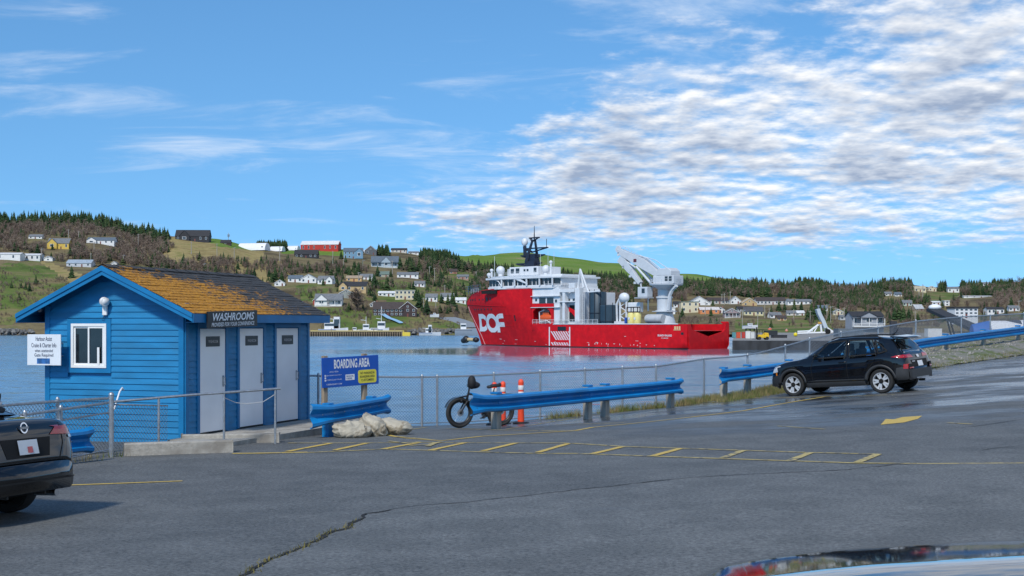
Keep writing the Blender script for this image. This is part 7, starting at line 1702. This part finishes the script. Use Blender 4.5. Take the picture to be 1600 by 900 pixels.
# ------------------------------------------------------------------ trees
def conifer_tpl(seed, n=5, sides=7):
    """unit-height spruce: tiers of drooping ragged boughs, each bough its own face"""
    r = random.Random(seed); v = []; f = []
    for k in range(n*2):
        u = k/(n*2-1); z = .10+.80*u; rad = (.27*(1-u)**.85+.025)*r.uniform(.85, 1.15); m = max(4, int(sides*(1-.4*u)))
        for i in range(m):
            a = 2*math.pi*(i+r.random()*.7)/m; w = 2*math.pi/m*.62; rr = rad*r.uniform(.65, 1.2); zz = z-rad*r.uniform(.15, .5); o = len(v)
            v += [(0, 0, z+.10), (rr*math.cos(a-w)*.72, rr*math.sin(a-w)*.72, zz+.03), (rr*math.cos(a), rr*math.sin(a), zz-.015), (rr*math.cos(a+w)*.72, rr*math.sin(a+w)*.72, zz+.03)]; f += [(o, o+1, o+2), (o, o+2, o+3)]
    o = len(v); v += [(-.02, 0, .86), (.02, 0, .86), (0, .02, .86), (0, 0, 1.02)]; f += [(o, o+1, o+3), (o+1, o+2, o+3), (o+2, o, o+3)]
    return np.array(v, np.float32), f
def bare_tpl(seed, n=70):
    """unit-height leafless tree: a fan of thin limbs and twig sprays"""
    r = random.Random(seed); v = []; f = []
    def blade(a, b, w):
        o = len(v); d = b-a; q = d.cross(Vector((r.uniform(-1, 1), r.uniform(-1, 1), r.uniform(-.3, .3)))).normalized()*w; v.extend([tuple(a+q), tuple(a-q), tuple(b)]); f.append((o, o+1, o+2))
    base = Vector((0, 0, 0))
    for i in range(8):
        a = r.uniform(0, 6.28); top = Vector((math.cos(a)*r.uniform(.05, .3), math.sin(a)*r.uniform(.05, .3), r.uniform(.6, .95))); blade(base, top, .02)
        for j in range(n//8):
            s = base.lerp(top, r.uniform(.3, 1)); e = s+Vector((r.gauss(0, .14), r.gauss(0, .14), r.uniform(.02, .24))); blade(s, e, r.uniform(.010, .026))
    return np.array(v, np.float32), f
CT = [conifer_tpl(i) for i in range(6)]; BT = [bare_tpl(i+50) for i in range(6)]
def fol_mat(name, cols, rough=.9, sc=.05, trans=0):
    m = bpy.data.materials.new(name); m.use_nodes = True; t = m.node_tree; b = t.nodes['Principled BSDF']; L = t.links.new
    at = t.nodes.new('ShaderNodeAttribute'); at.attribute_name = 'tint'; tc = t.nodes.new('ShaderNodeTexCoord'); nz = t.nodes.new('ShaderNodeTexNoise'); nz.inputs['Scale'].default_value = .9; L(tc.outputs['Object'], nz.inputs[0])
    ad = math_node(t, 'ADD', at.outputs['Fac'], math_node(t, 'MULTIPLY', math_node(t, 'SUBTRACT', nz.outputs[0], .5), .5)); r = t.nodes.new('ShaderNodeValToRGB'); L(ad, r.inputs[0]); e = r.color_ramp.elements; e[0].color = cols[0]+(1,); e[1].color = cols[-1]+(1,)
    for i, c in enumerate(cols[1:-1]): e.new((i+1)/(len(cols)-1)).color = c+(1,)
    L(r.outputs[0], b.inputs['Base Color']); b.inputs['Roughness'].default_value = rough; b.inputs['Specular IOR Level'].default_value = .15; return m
CONM = fol_mat('spruce needles', [(.018, .035, .016), (.03, .06, .024), (.05, .085, .03), (.085, .09, .04)]); BAREM = fol_mat('bare twigs', [(.10, .07, .055), (.17, .125, .10), (.22, .165, .13), (.28, .22, .16)])
def scatter(polys, n, hpx, minsep=0, avoid_green=True, clear=None, boxes=True):
    out = []; areas = []
    for pg in polys: areas.append(abs(sum(pg[i][0]*pg[(i+1) % len(pg)][1]-pg[(i+1) % len(pg)][0]*pg[i][1] for i in range(len(pg))))/2)
    tot = sum(areas); tries = 0
    while len(out) < n and tries < n*12:
        tries += 1; q = random.uniform(0, tot); k = 0
        while q > areas[k]: q -= areas[k]; k += 1
        pg = polys[k]; xs = [p[0] for p in pg]; ys = [p[1] for p in pg]; x, y = random.uniform(min(xs), max(xs)), random.uniform(min(ys), max(ys))
        if not inpoly(x, y, pg): continue
        if avoid_green and any(inpoly(x, y, g) for g in GREEN): continue
        if boxes and any(a-2 < x < b+2 and c < y < d+hpx[1]*.75 for a, b, c, d in BOXES): continue
        if clear and mn.noise(Vector((x*.045, y*.11, clear))) > .22: continue
        p = H(x, y, False)
        if p is None: continue
        out.append((p, random.uniform(*hpx)*p.y/F))
    return out
def forest(name, label, pts, tpls, m, zs=1.0, tint=None):
    V = []; Fc = []; T = []; o = 0
    for p, h in pts:
        v, f = random.choice(tpls); a = random.uniform(0, 6.28); c, s = math.cos(a), math.sin(a); w = h*(random.choice([.7, .9, 1.1, 1.5]) if tpls is CT else random.uniform(.8, 1.4)); q = np.empty_like(v); q[:, 0] = (v[:, 0]*c-v[:, 1]*s)*w+p.x; q[:, 1] = (v[:, 0]*s+v[:, 1]*c)*w+p.y; q[:, 2] = v[:, 2]*h+p.z-.2
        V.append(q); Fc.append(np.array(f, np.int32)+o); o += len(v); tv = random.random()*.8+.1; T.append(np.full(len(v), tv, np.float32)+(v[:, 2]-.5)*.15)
    V = np.concatenate(V); Fc = np.concatenate(Fc); T = np.concatenate(T); me = bpy.data.meshes.new(name); me.vertices.add(len(V)); me.vertices.foreach_set('co', V.ravel()); me.loops.add(Fc.size); me.loops.foreach_set('vertex_index', Fc.ravel()); me.polygons.add(len(Fc)); me.polygons.foreach_set('loop_start', np.arange(0, Fc.size, 3, dtype=np.int32)); me.update(calc_edges=True)
    a = me.attributes.new('tint', 'FLOAT', 'POINT'); a.data.foreach_set('value', T); me.materials.append(m); return ob(name, me, kind='stuff', label=label, cat='forest')
ZC1 = [[(-80, 342), (130, 343), (240, 361), (268, 374), (250, 380), (130, 356), (-80, 354)]]
ZC2 = [[(540, 390), (640, 392), (725, 400), (725, 408), (620, 404), (560, 402)], [(400, 384), (450, 386), (450, 392), (400, 390)]]
ZC3 = [[(640, 404), (740, 418), (830, 426), (950, 436), (1060, 442), (1180, 450), (1180, 462), (1060, 464), (900, 464), (760, 458), (700, 436), (630, 428)]]
ZC4 = [[(1060, 430), (1180, 437), (1260, 442), (1330, 453), (1400, 441), (1460, 450), (1530, 448), (1700, 436), (1700, 458), (1580, 464), (1500, 466), (1480, 480), (1400, 488), (1300, 478), (1180, 470)]]
ZB = [[(-80, 352), (130, 354), (250, 376), (275, 388), (250, 402), (280, 422), (130, 412), (-80, 400)], [(240, 404), (470, 412), (560, 414), (600, 440), (520, 438), (420, 452), (240, 440)], [(640, 410), (760, 440), (760, 468), (690, 468), (660, 440)], [(740, 430), (1180, 455), (1180, 474), (900, 474), (760, 468)], [(1180, 452), (1600, 452), (1700, 460), (1700, 494), (1180, 488)], [(500, 500), (560, 500), (560, 514), (500, 514)], [(1060, 490), (1330, 496), (1330, 515), (1060, 505)]]
cpts = scatter(ZC1, 520, (9, 19)) + scatter(ZC2, 430, (8, 15)) + scatter(ZC3, 2200, (8, 17), clear=2.0) + scatter(ZC4, 2500, (8, 16), clear=5.0) + scatter(ZB[:4], 420, (8, 17), clear=9.0) + scatter([[(440, 410), (760, 430), (760, 490), (500, 490)], [(1060, 470), (1600, 470), (1600, 505), (1060, 505)]], 330, (7, 16), avoid_green=False, clear=12.)
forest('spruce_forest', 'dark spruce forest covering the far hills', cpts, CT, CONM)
bpts = scatter(ZB[:1], 1500, (8, 15)) + scatter(ZB[1:3], 750, (7, 13), clear=3.3) + scatter(ZB[3:5], 2300, (7, 14), clear=7.7) + scatter(ZC3+ZC4, 1300, (7, 14)) + scatter(ZB[5:], 150, (4, 8))
bpts += scatter([GREEN[3], GREEN[4], GREEN[5], GREEN[8], GREEN[9]], 900, (2.5, 7), avoid_green=False, clear=4.4) + scatter([[(440, 410), (760, 430), (760, 500), (480, 500)], [(1060, 476), (1600, 476), (1600, 512), (1060, 512)]], 900, (4, 11), avoid_green=False, clear=6.1)
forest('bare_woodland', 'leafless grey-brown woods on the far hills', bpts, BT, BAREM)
# single spruces one can pick out between the houses
TRK = mat('spruce trunk', (.06, .045, .035), .95)
CTM = []
for i in range(6):
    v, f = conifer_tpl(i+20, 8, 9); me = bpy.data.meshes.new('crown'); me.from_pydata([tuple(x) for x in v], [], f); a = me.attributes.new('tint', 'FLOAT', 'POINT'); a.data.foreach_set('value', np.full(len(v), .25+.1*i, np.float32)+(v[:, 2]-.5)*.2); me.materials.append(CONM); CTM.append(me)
TKM = MB().tube([(0, 0, -.08), (0, 0, .5)], [.025, .012], 6).mesh('trunk', TRK)
def spruce(px, py, h, label, grp):
    p = H(px, py); t = thing('spruce_tree', beside('dark spruce' if h > 12 else 'small dark spruce', px, py), 'tree', p, random.uniform(0, 6), grp); s = h*p.y/F; sc = Matrix.Diagonal((s*1.12, s*1.12, s, 1)); ob('crown', random.choice(CTM), t, M=sc); ob('trunk', TKM, t, M=sc)
LBL = [('dark spruce on the left hillside above the washroom roof', 'spruces on the left hillside', [(112, 434, 20), (46, 455, 14), (33, 450, 10), (40, 452, 12), (18, 450, 12), (80, 405, 12), (160, 408, 14), (172, 407, 12), (118, 390, 12), (82, 390, 10), (238, 412, 16), (223, 410, 14), (250, 408, 12), (285, 418, 18), (275, 420, 14), (345, 405, 10), (382, 416, 16), (408, 412, 14), (430, 437, 22), (440, 440, 18), (425, 440, 16), (452, 425, 16), (465, 424, 18), (372, 408, 10), (56, 444, 16), (30, 468, 12), (210, 385, 12)]),
       ('dark spruce among the houses above the jetty', 'spruces above the jetty', [(553, 425, 18), (560, 428, 20), (546, 430, 16), (590, 432, 18), (584, 450, 24), (604, 453, 22), (597, 452, 14), (646, 452, 14), (527, 448, 16), (534, 450, 16), (505, 446, 12), (650, 470, 22), (655, 480, 24), (667, 490, 26), (664, 492, 14), (707, 478, 24), (700, 476, 18), (690, 474, 16), (660, 430, 10), (606, 440, 10), (540, 410, 12), (533, 405, 14), (578, 440, 12), (640, 418, 18), (625, 420, 20), (655, 420, 18), (670, 424, 16), (690, 440, 16)]),
       ('dark spruce on the flat behind the wharf', 'spruces behind the wharf', [(1066, 497, 18), (1111, 494, 14), (1114, 478, 12), (1205, 512, 14), (1150, 488, 10), (1217, 486, 18), (1226, 488, 16), (1241, 488, 22), (1252, 490, 20), (1275, 500, 28), (1268, 494, 24), (1282, 500, 26), (1288, 496, 20), (1262, 500, 18), (1205, 490, 14), (1398, 500, 22), (1405, 500, 26), (1412, 503, 26), (1420, 500, 20), (1390, 505, 18), (1452, 475, 12), (1556, 494, 12), (1580, 478, 16), (1110, 505, 10), (1120, 507, 12)])]
for lab, grp, spots in LBL:
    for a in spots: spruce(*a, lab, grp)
p = H(560, 486); bt = thing('bare_tree', 'large round leafless tree beside the porch house', 'tree', p); s = 36*p.y/F
v, f = bare_tpl(99, 420); me = bpy.data.meshes.new('crown'); me.from_pydata([tuple(x) for x in v], [], f); a = me.attributes.new('tint', 'FLOAT', 'POINT'); a.data.foreach_set('value', np.full(len(v), .45, np.float32)); me.materials.append(BAREM); ob('crown', me, bt, M=Matrix.Diagonal((s*1.3, s*1.3, s, 1))); ob('trunk', TKM, bt, M=Matrix.Diagonal((s*1.3, s*1.3, s*.8, 1)))
# ------------------------------------------------------------------ shore rocks, jetty and small craft
def rocks(name, label, a, b, n, size, z0, spread):
    r = MB(); 
    for _ in range(n):
        u = random.random(); q = a.lerp(b, u)+Vector((random.gauss(0, spread), random.gauss(0, spread), random.uniform(-.3, z0))); s = random.uniform(.4, 1)*size
        rr = [Vector((math.cos(t)*s*random.uniform(.6, 1.2), math.sin(t)*s*random.uniform(.6, 1.2), random.uniform(-.5, .1)*s)) for t in (0, 1.2, 2.5, 3.8, 5.1)]; tp = [x*.55+Vector((0, 0, s*random.uniform(.5, .9))) for x in rr]
        r.add([q+x for x in rr+tp], [(i, (i+1) % 5, 5+(i+1) % 5, 5+i) for i in range(5)]+[(5, 6, 7, 8, 9)])
    return r.build(name, two_tone('shore boulders', (.10, .10, .10), (.20, .19, .17), .3, .42, .6, .9, s3=1), kind='stuff', label=label, cat='rocks')
rocks('breakwater_rocks', 'dark boulder breakwater left of the ship bow', P(640, 523, 775), P(760, 523, 785), 380, 2.0, 2.8, 2.5)
rocks('shore_rocks', 'grey boulders along the left shore', P(-60, 522.5, 762), P(36, 522, 764), 260, 2.4, 2.2, 4); rocks('shore_rocks', 'boulders below the dark lodge shore', P(480, 522.5, 772), P(640, 523, 776), 200, 1.6, 1.8, 3)
def jetty():
    a, b = P(470, 516.5, 690), P(628, 517.5, 690); a.z = b.z = -3.3; o = (a+b)/2; t = thing('timber_jetty', 'yellow-topped timber jetty with many piles', 'jetty', o); L_ = (b-a).length/2
    MB().b2((-L_, 0, -.35), (L_, 7, 0)).build('deck', mat('jetty planks', (.42, .33, .2), .8, var=.3), t); MB().b2((-L_, -.15, .0), (L_, .2, .45)).build('kerb_rail', mat('jetty yellow kerb', (.62, .48, .16), .7), t); MB().b2((-L_, -.1, -1.5), (L_, .1, -1.1)).build('waler', mat('dark jetty timber', (.10, .07, .05), .9), t)
    for i in range(44): x = -L_+2*L_*i/43; MB().cyl((x, random.uniform(-.1, .2), -5), (x, 0, -.1+(1.6 if i % 9 == 4 else 0)), .24, n=6).build('pile', mat('jetty pile', (.32, .24, .15), .9, var=.4), t)
    MB().b2((-L_, 3, -4), (L_, 3.2, -.4)).build('back_planking', MATS['dark jetty timber'], t)
jetty()
def boat(label, px, py, d, w, h, cabin, col=(.72, .72, .72), mast=0, name='motor_boat', z=WATER, rz=0, trim=(.05, .12, .3), group=None):
    p = P(px, py, d); p.z = z; L_ = w*d/F; H_ = h*d/F; t = thing(name, label, 'boat', p, rz, group); rows = []
    for i in range(9):
        u = i/8; x = L_*(u-.5); b = L_*.15*(1-max(0, (u-.45)/.55)**2.2); sh = H_*(.9+.35*max(0, u-.4)); rows.append([Vector((x, b, sh)), Vector((x, b*.9, sh*.4)), Vector((x, b*.55, -.25)), Vector((x, -b*.55, -.25)), Vector((x, -b*.9, sh*.4)), Vector((x, -b, sh))])
    mb = MB(); mb.grid(rows); mb.add(rows[0], [tuple(range(6))]); mb.build('hull', paint(col), t, smooth=True, sharp=50); dk = MB(); dk.add([r[0] for r in rows]+[r[-1] for r in reversed(rows)], [tuple(range(18))]); dk.build('deck', paint((.6, .6, .58)), t)
    MB().b2((-L_*.5, -L_*.152, H_*.72), (L_*.1, L_*.152, H_*.85)).build('stripe', paint(trim), t)
    for cx, cw, ch in cabin:
        c = MB().b2((L_*(cx-cw/2), -L_*.09, H_*.8), (L_*(cx+cw/2), L_*.09, H_*(.9+ch))).build('cabin', paint((.72, .72, .72)), t, bevel=.1); MB().b2((L_*(cx-cw/2)+.2, -L_*.091-.02, H_*(.9+ch*.45)), (L_*(cx+cw/2)-.2, L_*.091, H_*(.9+ch*.8))).build('window', HGLASS, c)
    if mast:
        m = MB().tube([(0, 0, H_), (0, 0, mast*d/F)], .14, 5).build('mast', WHITE, t); MB().tube([(0, 0, H_*2.2), (-L_*.35, 0, H_*2.3)], .12, 5).build('boom', WHITE, m)
boat('long white motor yacht with raked mast behind the jetty', 521, 520, 705, 46, 12, [(-.05, .5, .9), (.12, .2, 1.6)], mast=26)
boat('white sailing boat behind the jetty end', 572, 521, 706, 24, 11, [(0, .4, .8)], mast=30, name='sailing_boat')
boat('white sailing boat with blue trim nearest the yellow floats', 596, 521, 706, 24, 12, [(0, .5, 1.0)], mast=46, name='sailing_boat')
boat('blue covered boat between the white boats', 585, 521, 704, 20, 9, [(0, .6, .5)], col=(.12, .25, .38)); boat('white and black skiff at the left end of the jetty', 552, 521, 704, 20, 9, [(.1, .3, .6)])
boat('white cabin cruiser moored in front of the breakwater', 672, 523, 740, 34, 5, [(-.05, .3, 1.3), (.0, .16, 2.4)], mast=16)
boat('white boat hauled up on the slip by the ship bow', 679, 496, 800, 14, 4, [(0, .3, .6)], z=P(679, 495, 800).z)
boat('grey landing craft hull partly behind the ship bow', 733, 521, 740, 44, 11, [(-.2, .2, .8)], col=(.30, .34, .38), trim=(.2, .22, .25))
yf = thing('yellow_float', 'yellow floating dock section at the jetty end', 'float', P(623, 520, 712)); yf.location.z = WATER; MB().b2((-5.5, -1.5, -.3), (6.5, 1.5, 2.0)).build('hull', mat('float yellow', (.72, .55, .06), .6), yf, bevel=.2); MB().b2((-4, -1, 2), (3, 1, 3.0)).build('deck_box', mat('float dull yellow', (.6, .47, .1), .7), yf, bevel=.15)
sl_ = thing('water_slide', 'pale blue chute running down the green bank', 'slide', H(596, 492)); o = sl_.location.copy(); pts = [H(x, y)-o+Vector((0, 0, .8)) for x, y in ((594, 491), (600, 495), (608, 500), (617, 503), (626, 507))]; mb = MB(); mb.grid([[p+Vector((-1.6, 0, .5)), p+Vector((-1, 0, 0)), p+Vector((1, 0, 0)), p+Vector((1.6, 0, .5))] for p in pts]); q = mb.build('chute', paint((.25, .42, .58)), sl_); q.modifiers.new('thickness', 'SOLIDIFY').thickness = .2
rd_ = MB(); pts = [H(x, y)+Vector((0, 0, .6)) for x, y in ((690, 497), (705, 501), (718, 506), (732, 513))]; rd_.grid([[p+Vector((-9, 6, 0)), p+Vector((9, -4, 0))] for p in pts]); rd_.build('slipway', mat('slipway grey', (.2, .22, .24), .8), kind='structure')
# ------------------------------------------------------------------ wharf yard on the right
YZ = -3.72
def Y(px, py): d = -YZ*F/(py-HY); return P(px, py, d)
def ysz(px, py): return -YZ/(py-HY)
def fork():
    p = Y(1190, 531); k = ysz(1190, 531); t = thing('forklift', 'yellow forklift on the wharf edge', 'forklift', p, .1); YL = mat('machine yellow', (.75, .48, .02), .45)
    b = MB(); b.b2((-1.0, -.8, .5), (1.7, .8, 1.3)); b.prism([(.2, 1.3), (1.7, 1.3), (1.6, 1.75), (.6, 1.85)], 'y', -.7, .7); b.build('body', YL, t, bevel=.1)
    for x in (-.75, 1.2):
        for y in (-.8, .8): MB().cyl((x, y-.15, .42), (x, y+.15, .42), .42, n=12).build('wheel', TYRE, t)
    m = MB(); m.b2((-1.35, -.45, .2), (-1.2, -.3, 3.2)); m.b2((-1.35, .3, .2), (-1.2, .45, 3.2)); m.b2((-1.35, -.45, 3.0), (-1.2, .45, 3.15)); m.build('mast', UNDER, t); f = MB(); f.b2((-2.4, -.4, .15), (-1.3, -.25, .25)); f.b2((-2.4, .25, .15), (-1.3, .4, .25)); f.build('fork', UNDER, t)
    c = MB()
    for x, y in ((-.9, -.7), (-.9, .7), (.5, -.7), (.5, .7)): c.tube([(x, y, 1.3), (x*.8, y, 2.5)], .06, 4)
    c.b2((-.9, -.75, 2.45), (.5, .75, 2.55)); c.build('cage', UNDER, t)
fork()
def crate(name, label, px, py, w, h, col, cat='container', dp=None, rz=0.0, lid=None, group=None):
    p = Y(px, py); k = ysz(px, py); W_, Hh = w*k, h*k; t = thing(name, label, cat, p, rz, group); D = dp or W_*.8; m = paint(col)
    MB().b2((-W_/2, 0, 0), (W_/2, D, Hh)).build('body', m, t, bevel=.05)
    for x in np.linspace(-W_/2+.15, W_/2-.15, 4): MB().b2((x-.05, -.06, .1), (x+.05, 0.02, Hh-.1)).build('rib', m, t)
    MB().b2((-W_/2-.05, -.05, Hh-.02), (W_/2+.05, D+.05, Hh+.12)).build('lid', paint(lid or col), t)
crate('storage_bin', 'tall white bin on the wharf beside the forklift', 1169, 529, 7, 11, (.7, .7, .68)); crate('storage_bin', 'white tank box next to the forklift mast', 1176, 529, 6, 10, (.62, .62, .6)); crate('storage_bin', 'orange-red bin beside the ship stern', 1154, 528.5, 6, 9, (.6, .10, .04)); crate('storage_bin', 'red bin between the orange and white bins', 1162, 528.5, 5, 9, (.5, .05, .04)); crate('shipping_container', 'dark blue-black container behind the forklift', 1206, 524, 18, 7, (.02, .025, .03)); crate('storage_bin', 'teal tote right against the ship stern', 1147, 528, 5, 8, (.10, .3, .32)); crate('dark_skip', 'low dark skip to the right of the forklift', 1219, 528, 22, 4, (.03, .03, .03), 'skip'); crate('shed_box', 'white hut with a round opening beside the conveyor', 1461, 527, 22, 13, (.7, .7, .69), 'hut')
crate('truck_body', 'black truck body parked behind the SUV roof', 1414, 524, 24, 12, (.03, .03, .032), 'truck'); crate('truck_body', 'dark cab with a tall frame behind the SUV antenna', 1397, 522, 10, 20, (.035, .035, .04), 'truck', dp=2); crate('blue_crate', 'blue crate stacked left of the storage drums', 1526, 528, 13, 12, (.04, .16, .40), 'crate'); crate('low_van', 'grey van seen over the SUV roof', 1330, 526, 40, 12, (.13, .16, .19), 'van')
p = Y(1172, 520); boat('white upturned boat behind the storage bins', 1172, 520, p.y, 24, 5, [(0, .3, .7)], z=-1.6); stn = thing('boat_cradle', 'dark cradle carrying the white upturned boat', 'cradle', Vector((p.x, p.y, YZ)))
for x in (-2, 0, 2): MB().b2((x-.15, -1, 0), (x+.15, 1, 2.0)).build('leg', UNDER, stn)
MB().b2((-2.4, -1, 1.9), (2.4, 1, 2.1)).build('beam', UNDER, stn)
def buoy(label, px, py, r, col):
    p = Y(px, py); k = ysz(px, py); t = thing('buoy', label, 'buoy', p); r *= k; MB().ball((0, 0, r), r, 12, 8).build('float', mat('buoy %s' % str(col), col, .5), t, smooth=True); MB().lathe([(r*.3, 0), (r*.25, r*.35), (r*.1, r*.4)], (0, 0, r*1.9), 8).build('eye', GALV, t)
buoy('yellow round buoy lying on the wharf', 1243, 526, 3.2, (.75, .6, .02)); buoy('red and white buoy behind the dark container', 1203, 519, 3.4, (.6, .12, .08)); buoy('pink buoy further back on the wharf', 1229, 519.5, 2.6, (.55, .22, .16))
def stinger():
    p = Y(1268, 523); k = ysz(1268, 523); t = thing('loading_ramp', 'white steel loading ramp with triangular frames on the wharf', 'ramp', p); m = WHITE; s = k
    def bar(a, b, r, nm): MB().tube([(a[0]*s, 0, a[1]*s), (b[0]*s, 0, b[1]*s)], r*s, 6).build(nm, m, t); 
    bar((-22, 2), (34, 4), 1.3, 'base_beam'); bar((-6, 3), (14, 18), 1.6, 'strut'); bar((14, 18), (16, 3), 1.6, 'strut'); bar((14, 18), (34, 4), 1.5, 'strut'); bar((-22, 5), (2, 6), 1.1, 'side_beam'); bar((4, 4), (9, 13), 1.0, 'brace'); bar((22, 4), (18, 15), .9, 'brace')
    MB().cyl((25*s, -1, 5*s), (25*s, 1, 5*s), 4*s, n=14).build('drum', UNDER, t); g = MB(); g.grid([[Vector((x*s, y, z*s)) for y in (-1.5, 1.5)] for x, z in ((24, 12), (20, 22), (14, 34), (12, 41))]); q = g.build('chute', paint((.46, .52, .56)), t); q.modifiers.new('thickness', 'SOLIDIFY').thickness = 1.4
    MB().b2((10*s, -.6, 17*s), (18*s, .6, 20*s)).build('head_block', mat('ramp orange', (.6, .35, .08), .6), t)
stinger()
def conveyor():
    a, b = P(1458, 484, 175), P(1550, 525, 150); o = Vector((b.x, b.y, YZ)); t = thing('conveyor', 'long black belt conveyor rising above the guard rail', 'conveyor', o); DK = mat('conveyor black', (.018, .018, .02), .7); d = (b-a).normalized(); up = Vector((0, 0, 1)); sd = d.cross(up).normalized()*.7
    for off, nm in ((sd, 'side_beam'), (-sd, 'side_beam')): MB().tube([a+off-o, b+off-o], .28, 4).build(nm, DK, t)
    q = MB(); q.quad(a+sd+up*.2-o, b+sd+up*.2-o, b-sd+up*.2-o, a-sd+up*.2-o); q.build('belt', mat('belt rubber', (.03, .03, .033), .8), t)
    for i in range(12): p = a.lerp(b, (i+.5)/12)-o; MB().tube([p-sd, p+sd], .12, 6).build('roller', GALV, t)
    for f, f2 in ((.25, .42), (.3, .5)): p = a.lerp(b, f)-o; q = a.lerp(b, f2)-o; MB().tube([p, Vector((q.x, q.y, 0))], .12, 5).build('support_leg', DK, t)
    hd = MB(); hd.ball(a-o+up*.45+d*.9, (.9, .7, .42), 10, 6); hd.build('head_hood', WHITE, t, smooth=True)
conveyor()
def drum(label, px, py, d, L_, r, cols):
    p = P(px, py, d); p.z = YZ; t = thing('mixer_drum', label, 'drum', p, -.12, None); n = len(cols); z = r+1.3
    for i, c in enumerate(cols):
        x0, x1 = -L_/2+L_*i/n, -L_/2+L_*(i+1)/n; f = lambda x: r*(1-.28*max(0, abs(x/L_*2)-.35)/.65); MB().lathe([(f(x0), x0), (f((x0+x1)/2), (x0+x1)/2), (f(x1), x1)], (0, 0, z), 20, Matrix.Rotation(R(90), 3, 'Y')).build('shell_band', paint(c), t, smooth=True, sharp=40)
    for x in (-L_*.3, L_*.3): MB().b2((x-.3, -r*.7, 0), (x+.3, r*.7, 1.6)).build('saddle', UNDER, t)
drum('white and blue storage drum beyond the guard rail', 1558, 520, 140, 5.4, 1.45, [(.03, .13, .42), (.72, .72, .73), (.72, .72, .73)]); drum('white drum with a dark band at the right edge', 1593, 518, 146, 5.0, 1.5, [(.7, .7, .71), (.04, .05, .08), (.72, .72, .73), (.7, .7, .71)])
for i, (px, py, s, c) in enumerate([(1556, 531, .55, (.34, .2, .08)), (1566, 531, .5, (.3, .19, .09)), (1573, 530, .6, (.38, .28, .16)), (1583, 530, .62, (.4, .36, .3)), (1593, 529, .6, (.36, .24, .12)), (1545, 532, .5, (.42, .4, .36))]):
    mb = MB(); pr = []
    mb.ball((0, 0, s*.7), (s*1.3, s, s*.9), 9, 6); mb.v = [tuple(Vector(q)*(1+.25*mn.noise(Vector(q)*1.5+Vector((i*5, 0, 0))))) for q in mb.v]; o = mb.build('boulder', mat('boulder %d' % i, c, .9, var=.3, scale=2, bump=.4), label=['tan boulder left of the rubble row', 'small brown boulder in the rubble row', 'sandy boulder in the middle of the rubble row', 'pale grey boulder in the rubble row', 'orange-brown boulder at the right edge', 'pale stone block left of the tan boulder'][i], cat='boulder'); q = P(px, py, 92); q.z = P(px, py+3, 92).z; o.location = q
